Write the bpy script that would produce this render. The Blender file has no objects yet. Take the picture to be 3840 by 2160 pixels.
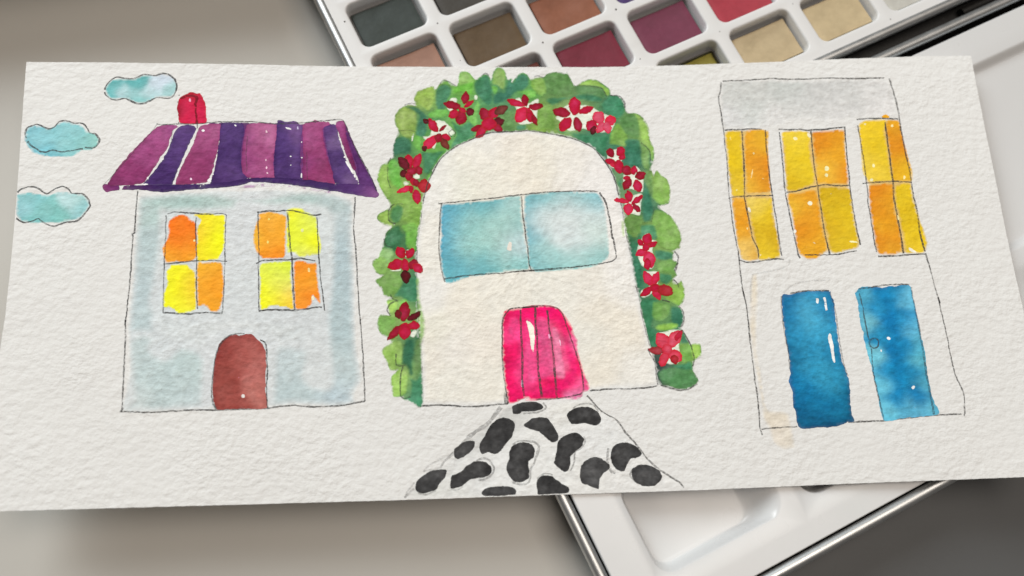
import bpy, bmesh, math, random
import numpy as np
from mathutils import Matrix, Vector
from mathutils.geometry import delaunay_2d_cdt

S = bpy.context.scene
COL = S.collection
MM = 0.001
CARD_Z = 0.018                 # height of the card's plane above the table

# ------------------------------------------------------------------ camera
cam = bpy.data.cameras.new('camera'); camo = bpy.data.objects.new('camera', cam); COL.objects.link(camo)
cam.sensor_width = 36.0; cam.lens = 28.125; cam.clip_start = 0.005; cam.clip_end = 50
camo.matrix_world = Matrix(((0.99808546, 0.0313808, -0.05329783, -0.01512225),
                            (-0.04345094, 0.96901546, -0.2431482, -0.05882134),
                            (0.04401624, 0.24499852, 0.96852377, 0.20529361 + CARD_Z),
                            (0, 0, 0, 1)))
cam.dof.use_dof = True; cam.dof.focus_distance = 0.213; cam.dof.aperture_fstop = 7.0
S.camera = camo

# ------------------------------------------------------------------ light: a window beyond the far left, and the room
w = bpy.data.worlds.new('World'); S.world = w; w.use_nodes = True
bg = w.node_tree.nodes['Background']; bg.inputs[0].default_value = (1.0, 0.93, 0.86, 1); bg.inputs[1].default_value = 0.10
def area(name, loc, target, size, size_y, energy, color, spread=180):
    l = bpy.data.lights.new(name, 'AREA'); l.shape = 'RECTANGLE'; l.size = size; l.size_y = size_y
    l.energy = energy; l.color = color; l.spread = math.radians(spread)
    o = bpy.data.objects.new(name, l); COL.objects.link(o); o.location = loc
    o.rotation_euler = (Vector(target) - Vector(loc)).to_track_quat('-Z', 'Y').to_euler()
    return o
area('window_light', (-0.86, 1.19, 1.11), (0, 0, 0), 0.95, 0.95, 28.5, (0.91, 0.97, 0.99))
area('room_light', (0.35, 0.16, 1.60), (0, 0, 0), 1.0, 1.0, 13.4, (1.0, 0.90, 0.80))
S.cycles.transparent_max_bounces = 24
S.view_settings.view_transform = 'Standard'; S.view_settings.look = 'None'
S.view_settings.exposure = 0.0; S.view_settings.gamma = 1.0; S.view_settings.use_curve_mapping = False

# ------------------------------------------------------------------ helpers
rng = random.Random(7)
def lin(c):
    c = np.asarray(c, float) / 255.0
    return np.where(c <= 0.04045, c / 12.92, ((c + 0.055) / 1.055) ** 2.4)
def link(name, me, mat=None, parent=None):
    o = bpy.data.objects.new(name, me); COL.objects.link(o)
    if mat is not None: me.materials.append(mat)
    if parent is not None: o.parent = parent
    return o
def empty(name, loc=(0, 0, 0), rz=0.0):
    o = bpy.data.objects.new(name, None); COL.objects.link(o); o.location = loc; o.rotation_euler.z = rz
    o.empty_display_size = 0.01
    return o
def tag(o, label=None, cat=None, group=None, kind=None):
    if label: o['label'] = label
    if cat: o['category'] = cat
    if group: o['group'] = group
    if kind: o['kind'] = kind
    return o
def smooth(me, angle=None):
    for p in me.polygons: p.use_smooth = True
    if angle is not None: me.set_sharp_from_angle(angle=math.radians(angle))
def mesh(name, verts, faces, sm=None):
    me = bpy.data.meshes.new(name); me.from_pydata([tuple(v) for v in verts], [], faces); me.update()
    bm = bmesh.new(); bm.from_mesh(me); bmesh.ops.remove_doubles(bm, verts=bm.verts, dist=1e-7)
    bmesh.ops.recalc_face_normals(bm, faces=bm.faces); bm.to_mesh(me); bm.free()
    if sm is not None: smooth(me, sm)
    return me
def _h(ix, iy, s):
    n = (ix * 374761393 + iy * 668265263 + s * 974711) & 0x7fffffff
    n = ((n ^ (n >> 13)) * 1274126177) & 0x7fffffff
    return ((n ^ (n >> 16)) & 0xffff) / 65535.0
def vnoise(x, y, s=0):
    ix = np.floor(x).astype(np.int64); iy = np.floor(y).astype(np.int64); fx = x - ix; fy = y - iy
    fx = fx * fx * (3 - 2 * fx); fy = fy * fy * (3 - 2 * fy)
    a = _h(ix, iy, s); b = _h(ix + 1, iy, s); c = _h(ix, iy + 1, s); d = _h(ix + 1, iy + 1, s)
    return (a * (1 - fx) + b * fx) * (1 - fy) + (c * (1 - fx) + d * fx) * fy
def fbm(x, y, s=0, o=3):
    t = 0; a = 0.5; k = 1.0
    for i in range(o):
        t = t + a * (vnoise(x * k + 17.3 * i, y * k - 9.1 * i, s + i) - 0.5); a *= 0.55; k *= 2.1
    return t * 2

# ------------------------------------------------------------------ materials
def nodes(name):
    m = bpy.data.materials.new(name); m.use_nodes = True
    nt = m.node_tree; return m, nt, nt.nodes['Principled BSDF']
def N(nt, t, **kw):
    n = nt.nodes.new(t)
    for k, v in kw.items(): setattr(n, k, v)
    return n
def noise(nt, vec, scale, detail=3, rough=0.5):
    n = N(nt, 'ShaderNodeTexNoise'); n.inputs['Scale'].default_value = scale; n.inputs['Detail'].default_value = detail
    n.inputs['Roughness'].default_value = rough; nt.links.new(vec, n.inputs['Vector']); return n.outputs['Fac']
def math_(nt, op, a, b=None, clamp=False):
    n = N(nt, 'ShaderNodeMath', operation=op, use_clamp=clamp)
    for i, v in enumerate((a, b)):
        if v is None: continue
        if isinstance(v, (int, float)): n.inputs[i].default_value = v
        else: nt.links.new(v, n.inputs[i])
    return n.outputs[0]
def coords(nt, scale=(1, 1, 1), rot=0.0):
    tc = N(nt, 'ShaderNodeTexCoord'); mp = N(nt, 'ShaderNodeMapping')
    mp.inputs['Scale'].default_value = scale; mp.inputs['Rotation'].default_value = (0, 0, rot)
    nt.links.new(tc.outputs['Object'], mp.inputs['Vector']); return mp.outputs['Vector']
def grain(nt, bsdf, dist=0.00045, strength=0.78):
    """the tooth of cold-pressed paper: streaky pits a millimetre or so across, the same on paper and paint"""
    v = coords(nt, (1.0, 1.3, 1.0), math.radians(12))
    a = noise(nt, v, 450, 2, 0.45); b = noise(nt, v, 950, 3, 0.5)
    v2 = coords(nt, (1.0, 1.0, 1.0)); c = noise(nt, v2, 90, 2, 0.5)
    h = math_(nt, 'ADD', math_(nt, 'MULTIPLY', a, 1.0), math_(nt, 'MULTIPLY', b, 0.4))
    h = math_(nt, 'ADD', h, math_(nt, 'MULTIPLY', c, 0.5))
    lo = noise(nt, v2, 50, 2, 0.5); h = math_(nt, 'MULTIPLY', h, math_(nt, 'ADD', math_(nt, 'MULTIPLY', lo, 1.5), 0.25))
    bp = N(nt, 'ShaderNodeBump'); bp.inputs['Strength'].default_value = strength; bp.inputs['Distance'].default_value = dist
    nt.links.new(h, bp.inputs['Height']); nt.links.new(bp.outputs['Normal'], bsdf.inputs['Normal'])
    return a, b
PAPER = np.array((0.81, 0.805, 0.79)); REF = lin((214, 211, 204))

def m_paper():
    m, nt, b = nodes('watercolour paper')
    a, f = grain(nt, b)
    v = coords(nt); n = noise(nt, v, 28, 3)
    mx = N(nt, 'ShaderNodeMix', data_type='RGBA')
    mx.inputs[6].default_value = (0.82, 0.815, 0.80, 1); mx.inputs[7].default_value = (0.80, 0.793, 0.775, 1)
    nt.links.new(n, mx.inputs[0]); nt.links.new(mx.outputs[2], b.inputs['Base Color'])
    b.inputs['Roughness'].default_value = 0.9; b.inputs['Specular IOR Level'].default_value = 0.15
    return m
def m_paint():
    m, nt, b = nodes('watercolour paint')
    a, f = grain(nt, b)
    at = N(nt, 'ShaderNodeAttribute', attribute_name='pigment')
    gr = N(nt, 'ShaderNodeAttribute', attribute_name='granule')
    k = math_(nt, 'SUBTRACT', math_(nt, 'ADD', math_(nt, 'MULTIPLY', a, 0.6), math_(nt, 'MULTIPLY', f, 0.4)), 0.5)
    k = math_(nt, 'ADD', math_(nt, 'MULTIPLY', math_(nt, 'MULTIPLY', k, gr.outputs['Fac']), 2.0), 1.0)
    vm = N(nt, 'ShaderNodeVectorMath', operation='SCALE')
    nt.links.new(at.outputs['Color'], vm.inputs[0]); nt.links.new(k, vm.inputs['Scale'])
    nt.links.new(vm.outputs[0], b.inputs['Base Color'])
    cv = N(nt, 'ShaderNodeAttribute', attribute_name='cover').outputs['Fac']
    x = math_(nt, 'MULTIPLY', math_(nt, 'MULTIPLY', math_(nt, 'SUBTRACT', a, 0.5), 1.6), math_(nt, 'SUBTRACT', 1.0, cv))
    x = math_(nt, 'MULTIPLY', math_(nt, 'ADD', cv, math_(nt, 'ADD', x, 0.02)), 14.0, True)
    nt.links.new(x, b.inputs['Alpha'])
    b.inputs['Roughness'].default_value = 0.62; b.inputs['Specular IOR Level'].default_value = 0.1
    return m
def m_pencil():
    m, nt, b = nodes('pencil')
    a, f = grain(nt, b)
    b.inputs['Base Color'].default_value = (0.045, 0.043, 0.042, 1); b.inputs['Roughness'].default_value = 0.55
    al = N(nt, 'ShaderNodeAttribute', attribute_name='dark')
    v = coords(nt, (1.0, 1.3, 1.0)); n = noise(nt, v, 1500, 2)
    t = math_(nt, 'MULTIPLY', math_(nt, 'SUBTRACT', n, 0.36), 5.0, True)
    t = math_(nt, 'ADD', math_(nt, 'MULTIPLY', t, 0.62), 0.38)
    k = math_(nt, 'MULTIPLY', t, al.outputs['Fac'], True)
    nt.links.new(k, b.inputs['Alpha'])
    return m
def m_plain(name, col, rough=0.5, metal=0.0, spec=0.5, coat=0.0, mott=0.0, scale=60, bump=0.0, bscale=400, bdist=0.0002):
    m, nt, b = nodes(name)
    c = tuple(col) + (1,)
    b.inputs['Base Color'].default_value = c; b.inputs['Roughness'].default_value = rough
    b.inputs['Metallic'].default_value = metal; b.inputs['Specular IOR Level'].default_value = spec
    b.inputs['Coat Weight'].default_value = coat
    v = coords(nt)
    if mott:
        n = noise(nt, v, scale, 4); mx = N(nt, 'ShaderNodeMix', data_type='RGBA')
        mx.inputs[6].default_value = tuple(x * (1 - mott) for x in col) + (1,); mx.inputs[7].default_value = tuple(min(1, x * (1 + mott)) for x in col) + (1,)
        nt.links.new(n, mx.inputs[0]); nt.links.new(mx.outputs[2], b.inputs['Base Color'])
        r = math_(nt, 'ADD', math_(nt, 'MULTIPLY', noise(nt, v, scale * 2.3, 3), 0.2), rough - 0.1)
        nt.links.new(r, b.inputs['Roughness'])
    if bump:
        h = noise(nt, v, bscale, 4); bp = N(nt, 'ShaderNodeBump'); bp.inputs['Strength'].default_value = bump
        bp.inputs['Distance'].default_value = bdist; nt.links.new(h, bp.inputs['Height']); nt.links.new(bp.outputs['Normal'], b.inputs['Normal'])
    return m
M_PAPER, M_PAINT, M_PENCIL = m_paper(), m_paint(), m_pencil()
M_TABLE = m_plain('table laminate', (0.53, 0.51, 0.47), 0.42, spec=0.45, mott=0.04, scale=9, bump=0.06, bscale=60, bdist=0.0006)
M_MAT = m_plain('dark grey mat', (0.095, 0.097, 0.098), 0.5, spec=0.4, mott=0.12, scale=14, bump=0.08, bscale=900)
M_WHITE = m_plain('white plastic', (0.69, 0.69, 0.69), 0.30, spec=0.5, mott=0.015, scale=40, bump=0.02, bscale=120)
M_TRAY = m_plain('white tray plastic', (0.74, 0.735, 0.73), 0.38, spec=0.45, mott=0.02, scale=50, bump=0.03, bscale=300)
M_STEEL = m_plain('rolled steel edge', (0.62, 0.63, 0.63), 0.42, metal=1.0, mott=0.03, scale=80)
M_BLACK = m_plain('black lacquer', (0.018, 0.017, 0.016), 0.38, spec=0.4, mott=0.2, scale=60)
def stain(m, cols):
    nt = m.node_tree; b = nt.nodes['Principled BSDF']; src = b.inputs['Base Color'].links[0].from_socket
    for i, (c, sc, th, amt) in enumerate(cols):
        v = coords(nt); mp = N(nt, 'ShaderNodeMapping'); mp.inputs['Location'].default_value = (i * 3.1, i * 1.7, 0); nt.links.new(v, mp.inputs['Vector'])
        n = noise(nt, mp.outputs['Vector'], sc, 4, 0.6); k = math_(nt, 'MULTIPLY', math_(nt, 'MULTIPLY', math_(nt, 'SUBTRACT', n, th), 6.0, True), amt)
        mx = N(nt, 'ShaderNodeMix', data_type='RGBA'); nt.links.new(k, mx.inputs[0]); nt.links.new(src, mx.inputs[6]); mx.inputs[7].default_value = c + (1,)
        src = mx.outputs[2]
    nt.links.new(src, b.inputs['Base Color'])
stain(M_WHITE, [((.45, .55, .52), 22, .60, .10), ((.55, .48, .45), 35, .62, .10)])
stain(M_TRAY, [((.40, .34, .28), 70, .62, .16), ((.5, .3, .35), 45, .64, .10)])
M_CUP = m_plain('pan plastic', (0.10, 0.095, 0.09), 0.6)
M_DUST = m_plain('dust', (0.06, 0.05, 0.045), 0.9)

# ------------------------------------------------------------------ table and mat
me = mesh('table', [(-1.6, -1.6, 0), (1.6, -1.6, 0), (1.6, 1.9, 0), (-1.6, 1.9, 0)], [(0, 1, 2, 3)])
tag(link('table', me, M_TABLE), 'pale beige grey table top under everything', kind='structure')

# book shape added out of view beyond the far left, to shade the table
book = empty('added_shade_book', (-0.30, 0.1785, 0), math.radians(8)); tag(book, 'dark book shape added out of view beyond the far left corner to shade the table', 'added_shade_book')
def slab(name, x0, x1, y0, y1, z0, z1, mat, bev):
    bm = bmesh.new(); bmesh.ops.create_cube(bm, size=1)
    for q in bm.verts: q.co = ((x0 + x1) / 2 + q.co.x * (x1 - x0), (y0 + y1) / 2 + q.co.y * (y1 - y0), (z0 + z1) / 2 + q.co.z * (z1 - z0))
    bmesh.ops.bevel(bm, geom=bm.edges[:], offset=bev, segments=2, affect='EDGES')
    me = bpy.data.meshes.new(name); bm.to_mesh(me); bm.free(); smooth(me, 40); return link(name, me, mat, book)
M_COVER = m_plain('shade book cloth', (0.035, 0.035, 0.04), 0.8, mott=0.1, scale=300, bump=0.2, bscale=1500)
M_PAGES = m_plain('shade book page edge', (0.62, 0.59, 0.52), 0.9, mott=0.06, scale=500)
slab('shade_book_back', -0.21, 0.21, -0.10, 0.10, 0.0002, 0.003, M_COVER, 0.0008)
slab('shade_book_pages', -0.205, 0.206, -0.096, 0.096, 0.003, 0.038, M_PAGES, 0.0008)
slab('shade_book_front', -0.21, 0.21, -0.10, 0.10, 0.038, 0.041, M_COVER, 0.0008)

# tin coordinates: u runs along the hinge, v across it (towards the camera); origin on the tin's left side
TIN_O = Vector((0.00716, -0.06102, 0.0)); TH = math.radians(23.7)
EU = Vector((math.cos(TH), math.sin(TH), 0)); EV = Vector((math.sin(TH), -math.cos(TH), 0))
def tin_xyz(u, v, z): return Vector((u * MM, -v * MM, z * MM))      # local to a root turned by TH: x = u, y = -v
def rrect(u0, u1, v0, v1, r, n=6):
    out = []
    for cu, cv, a0 in ((u1 - r, v1 - r, 0), (u0 + r, v1 - r, 90), (u0 + r, v0 + r, 180), (u1 - r, v0 + r, 270)):
        for i in range(n + 1):
            a = math.radians(a0 + 90 * i / n); out.append((cu + r * math.cos(a), cv + r * math.sin(a)))
    return out
class Loops:
    def __init__(s): s.v = []; s.f = []
    def ring(s, pts, z):
        i = len(s.v); s.v += [tin_xyz(u, v, z) for u, v in pts]; return list(range(i, i + len(pts)))
    def bridge(s, a, b):
        n = len(a)
        for i in range(n): s.f.append((a[i], a[(i + 1) % n], b[(i + 1) % n], b[i]))
    def stack(s, rings, cap_end=False, cap_start=False):
        prev = None
        for pts, z in rings:
            r = s.ring(pts, z)
            if prev is not None: s.bridge(prev, r)
            elif cap_start: s.f.append(tuple(r))
            prev = r
        if cap_end: s.f.append(tuple(prev))
    def quad(s, u0, u1, v0, v1, z):
        i = len(s.v); s.v += [tin_xyz(u0, v0, z), tin_xyz(u1, v0, z), tin_xyz(u1, v1, z), tin_xyz(u0, v1, z)]; s.f.append((i, i + 1, i + 2, i + 3))
    def mesh(s, name, sm=35): return mesh(name, s.v, s.f, sm)

# dark mat: its edge runs under the tin
mat_root = Loops(); mat_root.stack([(rrect(24, 330, 8, 230, 4), 0.05), (rrect(24, 330, 8, 230, 4), 1.2), (rrect(24.4, 329.6, 8.4, 229.6, 4), 1.6)], cap_end=True)
o = link('desk_mat', mat_root.mesh('desk_mat'), M_MAT); o.location = TIN_O; o.rotation_euler.z = TH
tag(o, 'dark grey smooth mat under the near side of the open paint tin', 'mat')

# ------------------------------------------------------------------ paint tin
tin = empty('paint_tin', TIN_O, TH)
tag(tin, 'open metal watercolour tin with pan tray and white mixing lid under the painting', 'paint tin')
LEN = 233.0; ZT = 16.0
def shell(name, v0, v1):
    s = Loops(); r = 6.0
    s.stack([(rrect(-0.6, LEN, v0 + .4, v1 - .4, r), 1.7), (rrect(-1.0, LEN + .4, v0, v1, r), 2.3), (rrect(-1.0, LEN + .4, v0, v1, r), ZT - 1.2),
             (rrect(-0.2, LEN - .4, v0 + .8, v1 - .8, r - .6), ZT - 1.2), (rrect(-0.2, LEN - .4, v0 + .8, v1 - .8, r - .6), 2.6)], cap_end=True, cap_start=True)
    return link(name, s.mesh(name), M_BLACK, tin)
def rim(name, v0, v1, rad=1.55, z=None):
    """rolled wire edge: a tube swept round the top of a shell"""
    s = Loops(); rings = []; z = ZT - 1.15 if z is None else z; n = 14; off = 0.45
    for k in range(n + 1):
        a = 2 * math.pi * k / n; d = rad * math.cos(a)
        rings.append((rrect(-1.0 + off - d, LEN + .4 - off + d, v0 + off - d, v1 - off + d, 6.0 + d, 10), z + rad * math.sin(a)))
    s.stack(rings); return link(name, s.mesh(name, None), M_STEEL, tin)
BV0, BV1 = -191.0, -76.4
LV0, LV1 = -70.6, 40.9
shell('base_shell', BV0, BV1); b = rim('base_rim', BV0, BV1)
shell('lid_shell', LV0, LV1); l2 = rim('lid_rim', LV0, LV1)
for r_ in (b, l2): smooth(r_.data)
# black strip added for the shade between the halves, and two hinge barrels
s = Loops(); s.stack([(rrect(4, LEN - 4, BV1 + .1, LV0 - .1, .8), 9.0), (rrect(4, LEN - 4, BV1 + .1, LV0 - .1, .8), 10.0)], cap_end=True, cap_start=True)
link('dark_gap_strip', s.mesh('dark_gap_strip'), M_BLACK, tin)
for u0 in (36, 176):
    bm = bmesh.new(); bmesh.ops.create_cone(bm, cap_ends=True, segments=14, radius1=1.3 * MM, radius2=1.3 * MM, depth=22 * MM)
    bmesh.ops.rotate(bm, verts=bm.verts, matrix=Matrix.Rotation(math.pi / 2, 3, 'Y')); bmesh.ops.translate(bm, verts=bm.verts, vec=tin_xyz(u0 + 11, -73.7, 11.4))
    me = bpy.data.meshes.new('hinge_barrel'); bm.to_mesh(me); bm.free(); smooth(me, 40); link('hinge_barrel', me, M_BLACK, tin)

# pan tray: a white plate with a grid of rounded wells
NC, NR = 9, 6; PU, PV = 24.65, 18.2; WU, WV = 20.7, 15.4
def well(c, r):
    u0 = 4.75 + PU * c; v1 = -81.15 - PV * r; return u0, u0 + WU, v1 - WV, v1
s = Loops()
def ins(w_, d, r, n=6): return rrect(w_[0] + d, w_[1] - d, w_[2] + d, w_[3] - d, max(.3, r - d * .6), n)
for c in range(NC):
    for r in range(NR):
        w_ = well(c, r); gu = (PU - WU) / 2; gv = (PV - WV) / 2
        s.stack([(rrect(w_[0] - gu, w_[1] + gu, w_[2] - gv, w_[3] + gv, .001), ZT), (ins(w_, -.55, 2.9), ZT - .0), (ins(w_, -.2, 2.7), ZT - .08), (ins(w_, .05, 2.6), ZT - .3), (ins(w_, .18, 2.5), ZT - .7),
                 (ins(w_, .45, 2.2), ZT - 3.0), (ins(w_, .75, 2.0), ZT - 7.0), (ins(w_, 1.2, 1.8), ZT - 7.4)], cap_end=True)
ua, ub = 4.75 - gu, 4.75 + PU * (NC - 1) + WU + gu; va, vb = well(0, NR - 1)[2] - gv, -81.15 + gv
U0, U1, V0, V1 = 0.6, LEN - 1.2, BV0 + 1.6, BV1 - 1.5
n0 = len(s.v)
s.quad(U0, ua, V0, V1, ZT); s.quad(ub, U1, V0, V1, ZT); s.quad(ua, ub, V0, va, ZT); s.quad(ua, ub, vb, V1, ZT)
s.stack([(rrect(U0, U1, V0, V1, .001), ZT), (rrect(U0 - .25, U1 + .25, V0 - .25, V1 + .25, .25), ZT - .15), (rrect(U0 - .35, U1 + .35, V0 - .35, V1 + .35, .35), ZT - .5), (rrect(U0 - .35, U1 + .35, V0 - .35, V1 + .35, .35), ZT - 3)])
link('pan_tray', s.mesh('pan_tray', 50), M_TRAY, tin)

bm = bmesh.new(); rr = random.Random(3)
for u, v, q in ((3.2, -146.2, .28), (27.3, -134.6, .24), (52.4, -116.2, .3), (77.0, -116.9, .34), (2.9, -128.0, .16), (28.2, -121, .14), (101.6, -97.6, .18), (126.4, -96.5, .15), (75.8, -99.6, .2), (150.8, -79.6, .2)):
    k = bmesh.ops.create_icosphere(bm, subdivisions=1, radius=q * MM)['verts']
    for p_ in k: p_.co.z *= .4; p_.co.x *= rr.uniform(.8, 1.3)
    bmesh.ops.translate(bm, verts=k, vec=tin_xyz(u, v, ZT + .02))
me = bpy.data.meshes.new('dust_specks'); bm.to_mesh(me); bm.free(); tag(link('dust_specks', me, M_DUST, tin), kind='stuff')

# mixing palette in the lid: white plate with shallow ramped wells
s = Loops(); ZP = ZT + 0.2
P0, P1, Q0, Q1 = 1.75, LEN - 2.4, -66.2, 38.0
def basin(cell, w_, ramp, depth, r=5.0, side=1.6):
    cu0, cu1, cv0, cv1 = cell; rings = [(rrect(cu0, cu1, cv0, cv1, .001, 8), ZP)]
    steps = 10
    for i in range(steps + 1):
        t = i / steps; z = ZP - depth * (0.5 - 0.5 * math.cos(math.pi * t))
        rings.append((rrect(w_[0] + side * t, w_[1] - ramp * t, w_[2] + side * 1.3 * t, w_[3] - side * 1.25 * t, r - 1.2 * t, 8), z))
    s.stack(rings, cap_end=True)
NW = 5; wp = 42.6
for k in range(NW):
    u0 = 12.4 + wp * k
    basin((u0 - 2.6, u0 + 37.6 + 2.4, 0.5, 33.2), (u0, u0 + 37.6, 3.0, 28.6), 9.5, 6.0)
basin((9.8, 9.8 + NW * wp, -61, 0.5), (12.4, 12.4 + NW * wp - 5, -56.6, -3.0), 4.0, 2.2, side=2.4)
ea, eb = 9.8, 9.8 + NW * wp
s.quad(P0, ea, Q0, Q1, ZP); s.quad(eb, P1, Q0, Q1, ZP) if P1 > eb else None
s.quad(ea, eb, Q0, -61, ZP); s.quad(ea, eb, 33.2, Q1, ZP)
s.stack([(rrect(P0, P1, Q0, Q1, .001), ZP), (rrect(P0 - .2, P1 + .2, Q0 - .2, Q1 + .2, .2), ZP - .1), (rrect(P0 - .3, P1 + .3, Q0 - .3, Q1 + .3, .3), ZP - .4), (rrect(P0 - .3, P1 + .3, Q0 - .3, Q1 + .3, .3), ZP - 2.2)])
link('mixing_palette', s.mesh('mixing_palette', 50), M_WHITE, tin)

# ------------------------------------------------------------------ paint pans
def m_cake(name, rgb, worn):
    a = lin(rgb) * 0.92
    m, nt, b = nodes('dry paint ' + name)
    v = coords(nt); n = noise(nt, v, 210, 5, 0.6); n2 = noise(nt, v, 900, 3)
    mx = N(nt, 'ShaderNodeMix', data_type='RGBA')
    mx.inputs[6].default_value = tuple(a * 0.74) + (1,); mx.inputs[7].default_value = tuple(np.minimum(a * 1.22 + worn * 0.03, 0.95)) + (1,)
    nt.links.new(n, mx.inputs[0]); nt.links.new(mx.outputs[2], b.inputs['Base Color'])
    b.inputs['Roughness'].default_value = 0.62; b.inputs['Specular IOR Level'].default_value = 0.35
    h = math_(nt, 'ADD', n, math_(nt, 'MULTIPLY', n2, 0.3)); bp = N(nt, 'ShaderNodeBump')
    bp.inputs['Strength'].default_value = 0.5; bp.inputs['Distance'].default_value = 0.0004
    nt.links.new(h, bp.inputs['Height']); nt.links.new(bp.outputs['Normal'], b.inputs['Normal'])
    return m
s = Loops(); HU, HV = 9.7, 6.65
s.stack([(rrect(-HU + .3, HU - .3, -HV + .3, HV - .3, 1.0), 0.0), (rrect(-HU, HU, -HV, HV, 1.0), 0.3), (rrect(-HU, HU, -HV, HV, 1.0), 4.0), (rrect(-HU + .4, HU - .4, -HV + .4, HV - .4, .8), 4.0), (rrect(-HU + .5, HU - .5, -HV + .5, HV - .5, .8), 1.0)], cap_end=True, cap_start=True)
CUP = s.mesh('cup'); CUP.materials.append(M_CUP)
def cake_mesh(seed, top):
    """a block of dry paint: rounded edge, slightly dished and uneven top"""
    n_u, n_v = 19, 14; vs = []; fs = []; rr = random.Random(seed * 31); hol = rr.choice((0.0, .35, .6)); hx, hy = rr.uniform(-.3, .3), rr.uniform(-.3, .3)
    for j in range(n_v + 1):
        for i in range(n_u + 1):
            x = -1 + 2 * i / n_u; y = -1 + 2 * j / n_v
            e = max(abs(x) ** 14, abs(y) ** 12)
            px = x * (HU - .55); py = y * (HV - .55)
            z = top - 0.35 * e + 0.22 * (x * x + y * y) * .5 - hol * math.exp(-((x - hx) ** 2 + (y - hy) ** 2) * 3.2) + 0.22 * float(fbm(np.array([px * .22 + seed * 7]), np.array([py * .25 + seed * 3]), seed)[0])
            vs.append((px * MM, py * MM, z * MM))
    W = n_u + 1
    for j in range(n_v):
        for i in range(n_u): fs.append((j * W + i, j * W + i + 1, (j + 1) * W + i + 1, (j + 1) * W + i))
    edge = [i for i in range(W)] + [j * W + n_u for j in range(1, n_v + 1)] + [n_v * W + i for i in range(n_u - 1, -1, -1)] + [j * W for j in range(n_v - 1, 0, -1)]
    k = len(vs); vs += [(vs[i][0], vs[i][1], 1.1 * MM) for i in edge]; L = len(edge)
    for i in range(L): fs.append((edge[i], k + i, k + (i + 1) % L, edge[(i + 1) % L]))
    return mesh('paint_cake', vs, fs, 50)
PANS = [  # column, row (counted from the hinge side), colour, words, wear
 (0, 3, (50, 59, 55), 'blackish green pan of paint in the upper left corner of the tray', .4),
 (1, 3, (64, 60, 54), 'charcoal grey pan of paint cut by the top of the photo', .2),
 (0, 2, (164, 124, 106), 'dusty pink tan pan of paint half under the painting', .6),
 (1, 2, (94, 74, 49), 'olive brown pan of paint beside the pink tan one', .3),
 (2, 2, (140, 84, 58), 'rust orange pan of paint above the crimson one', .9),
 (3, 2, (68, 46, 104), 'violet pan of paint showing only a corner at the top', .2),
 (2, 1, (122, 36, 56), 'crimson pan of paint half under the painting', .2),
 (3, 1, (120, 55, 78), 'plum purple pan of paint, whole and smooth', .1),
 (4, 1, (172, 58, 72), 'bright red pan of paint cut by the top of the photo', .1),
 (3, 0, (156, 146, 62), 'yellow pan of paint with only its tip showing over the painting', .3),
 (4, 0, (194, 174, 138), 'sandy cream pan of paint partly under the painting', .5),
 (5, 0, (200, 180, 142), 'pale buff pan of paint near the hinge, fully in view', .6),
 (6, 0, (196, 194, 186), 'off white pan of paint by the hinge at the top right', .3),
 (1, 1, (104, 50, 40), 'red brown pan of paint hidden by the painting below the olive one', .2),
 (0, 4, (40, 42, 48), 'black pan of paint above the blackish green one', .2),
 (2, 3, (58, 70, 92), 'slate blue pan of paint beyond the charcoal one', .2),
 (4, 2, (48, 60, 120), 'ultramarine pan of paint beyond the bright red one', .2),
 (5, 1, (196, 100, 60), 'orange pan of paint beyond the pale buff one', .2),
]
for i, (c, r, rgb, words, worn) in enumerate(PANS):
    w_ = well(c, r)
    lx = (w_[0] + w_[1]) / 2 + rng.uniform(-.2, .2); ly = w_[3] - 7.2 + rng.uniform(-.1, .1)
    p = empty('paint_pan', TIN_O + EU * lx * MM + EV * ly * MM + Vector((0, 0, (ZT - 7.4) * MM)), TH + math.radians(rng.uniform(-.5, .5)))
    tag(p, words, 'paint pan', 'pans of dry watercolour in the tray')
    link('cup', CUP, None, p)
    link('paint_cake', cake_mesh(i + 1, (2.9 if (c, r) == (3, 0) else 4.9) + rng.uniform(-.25, .25)), m_cake(str(i), rgb, worn), p)

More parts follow.
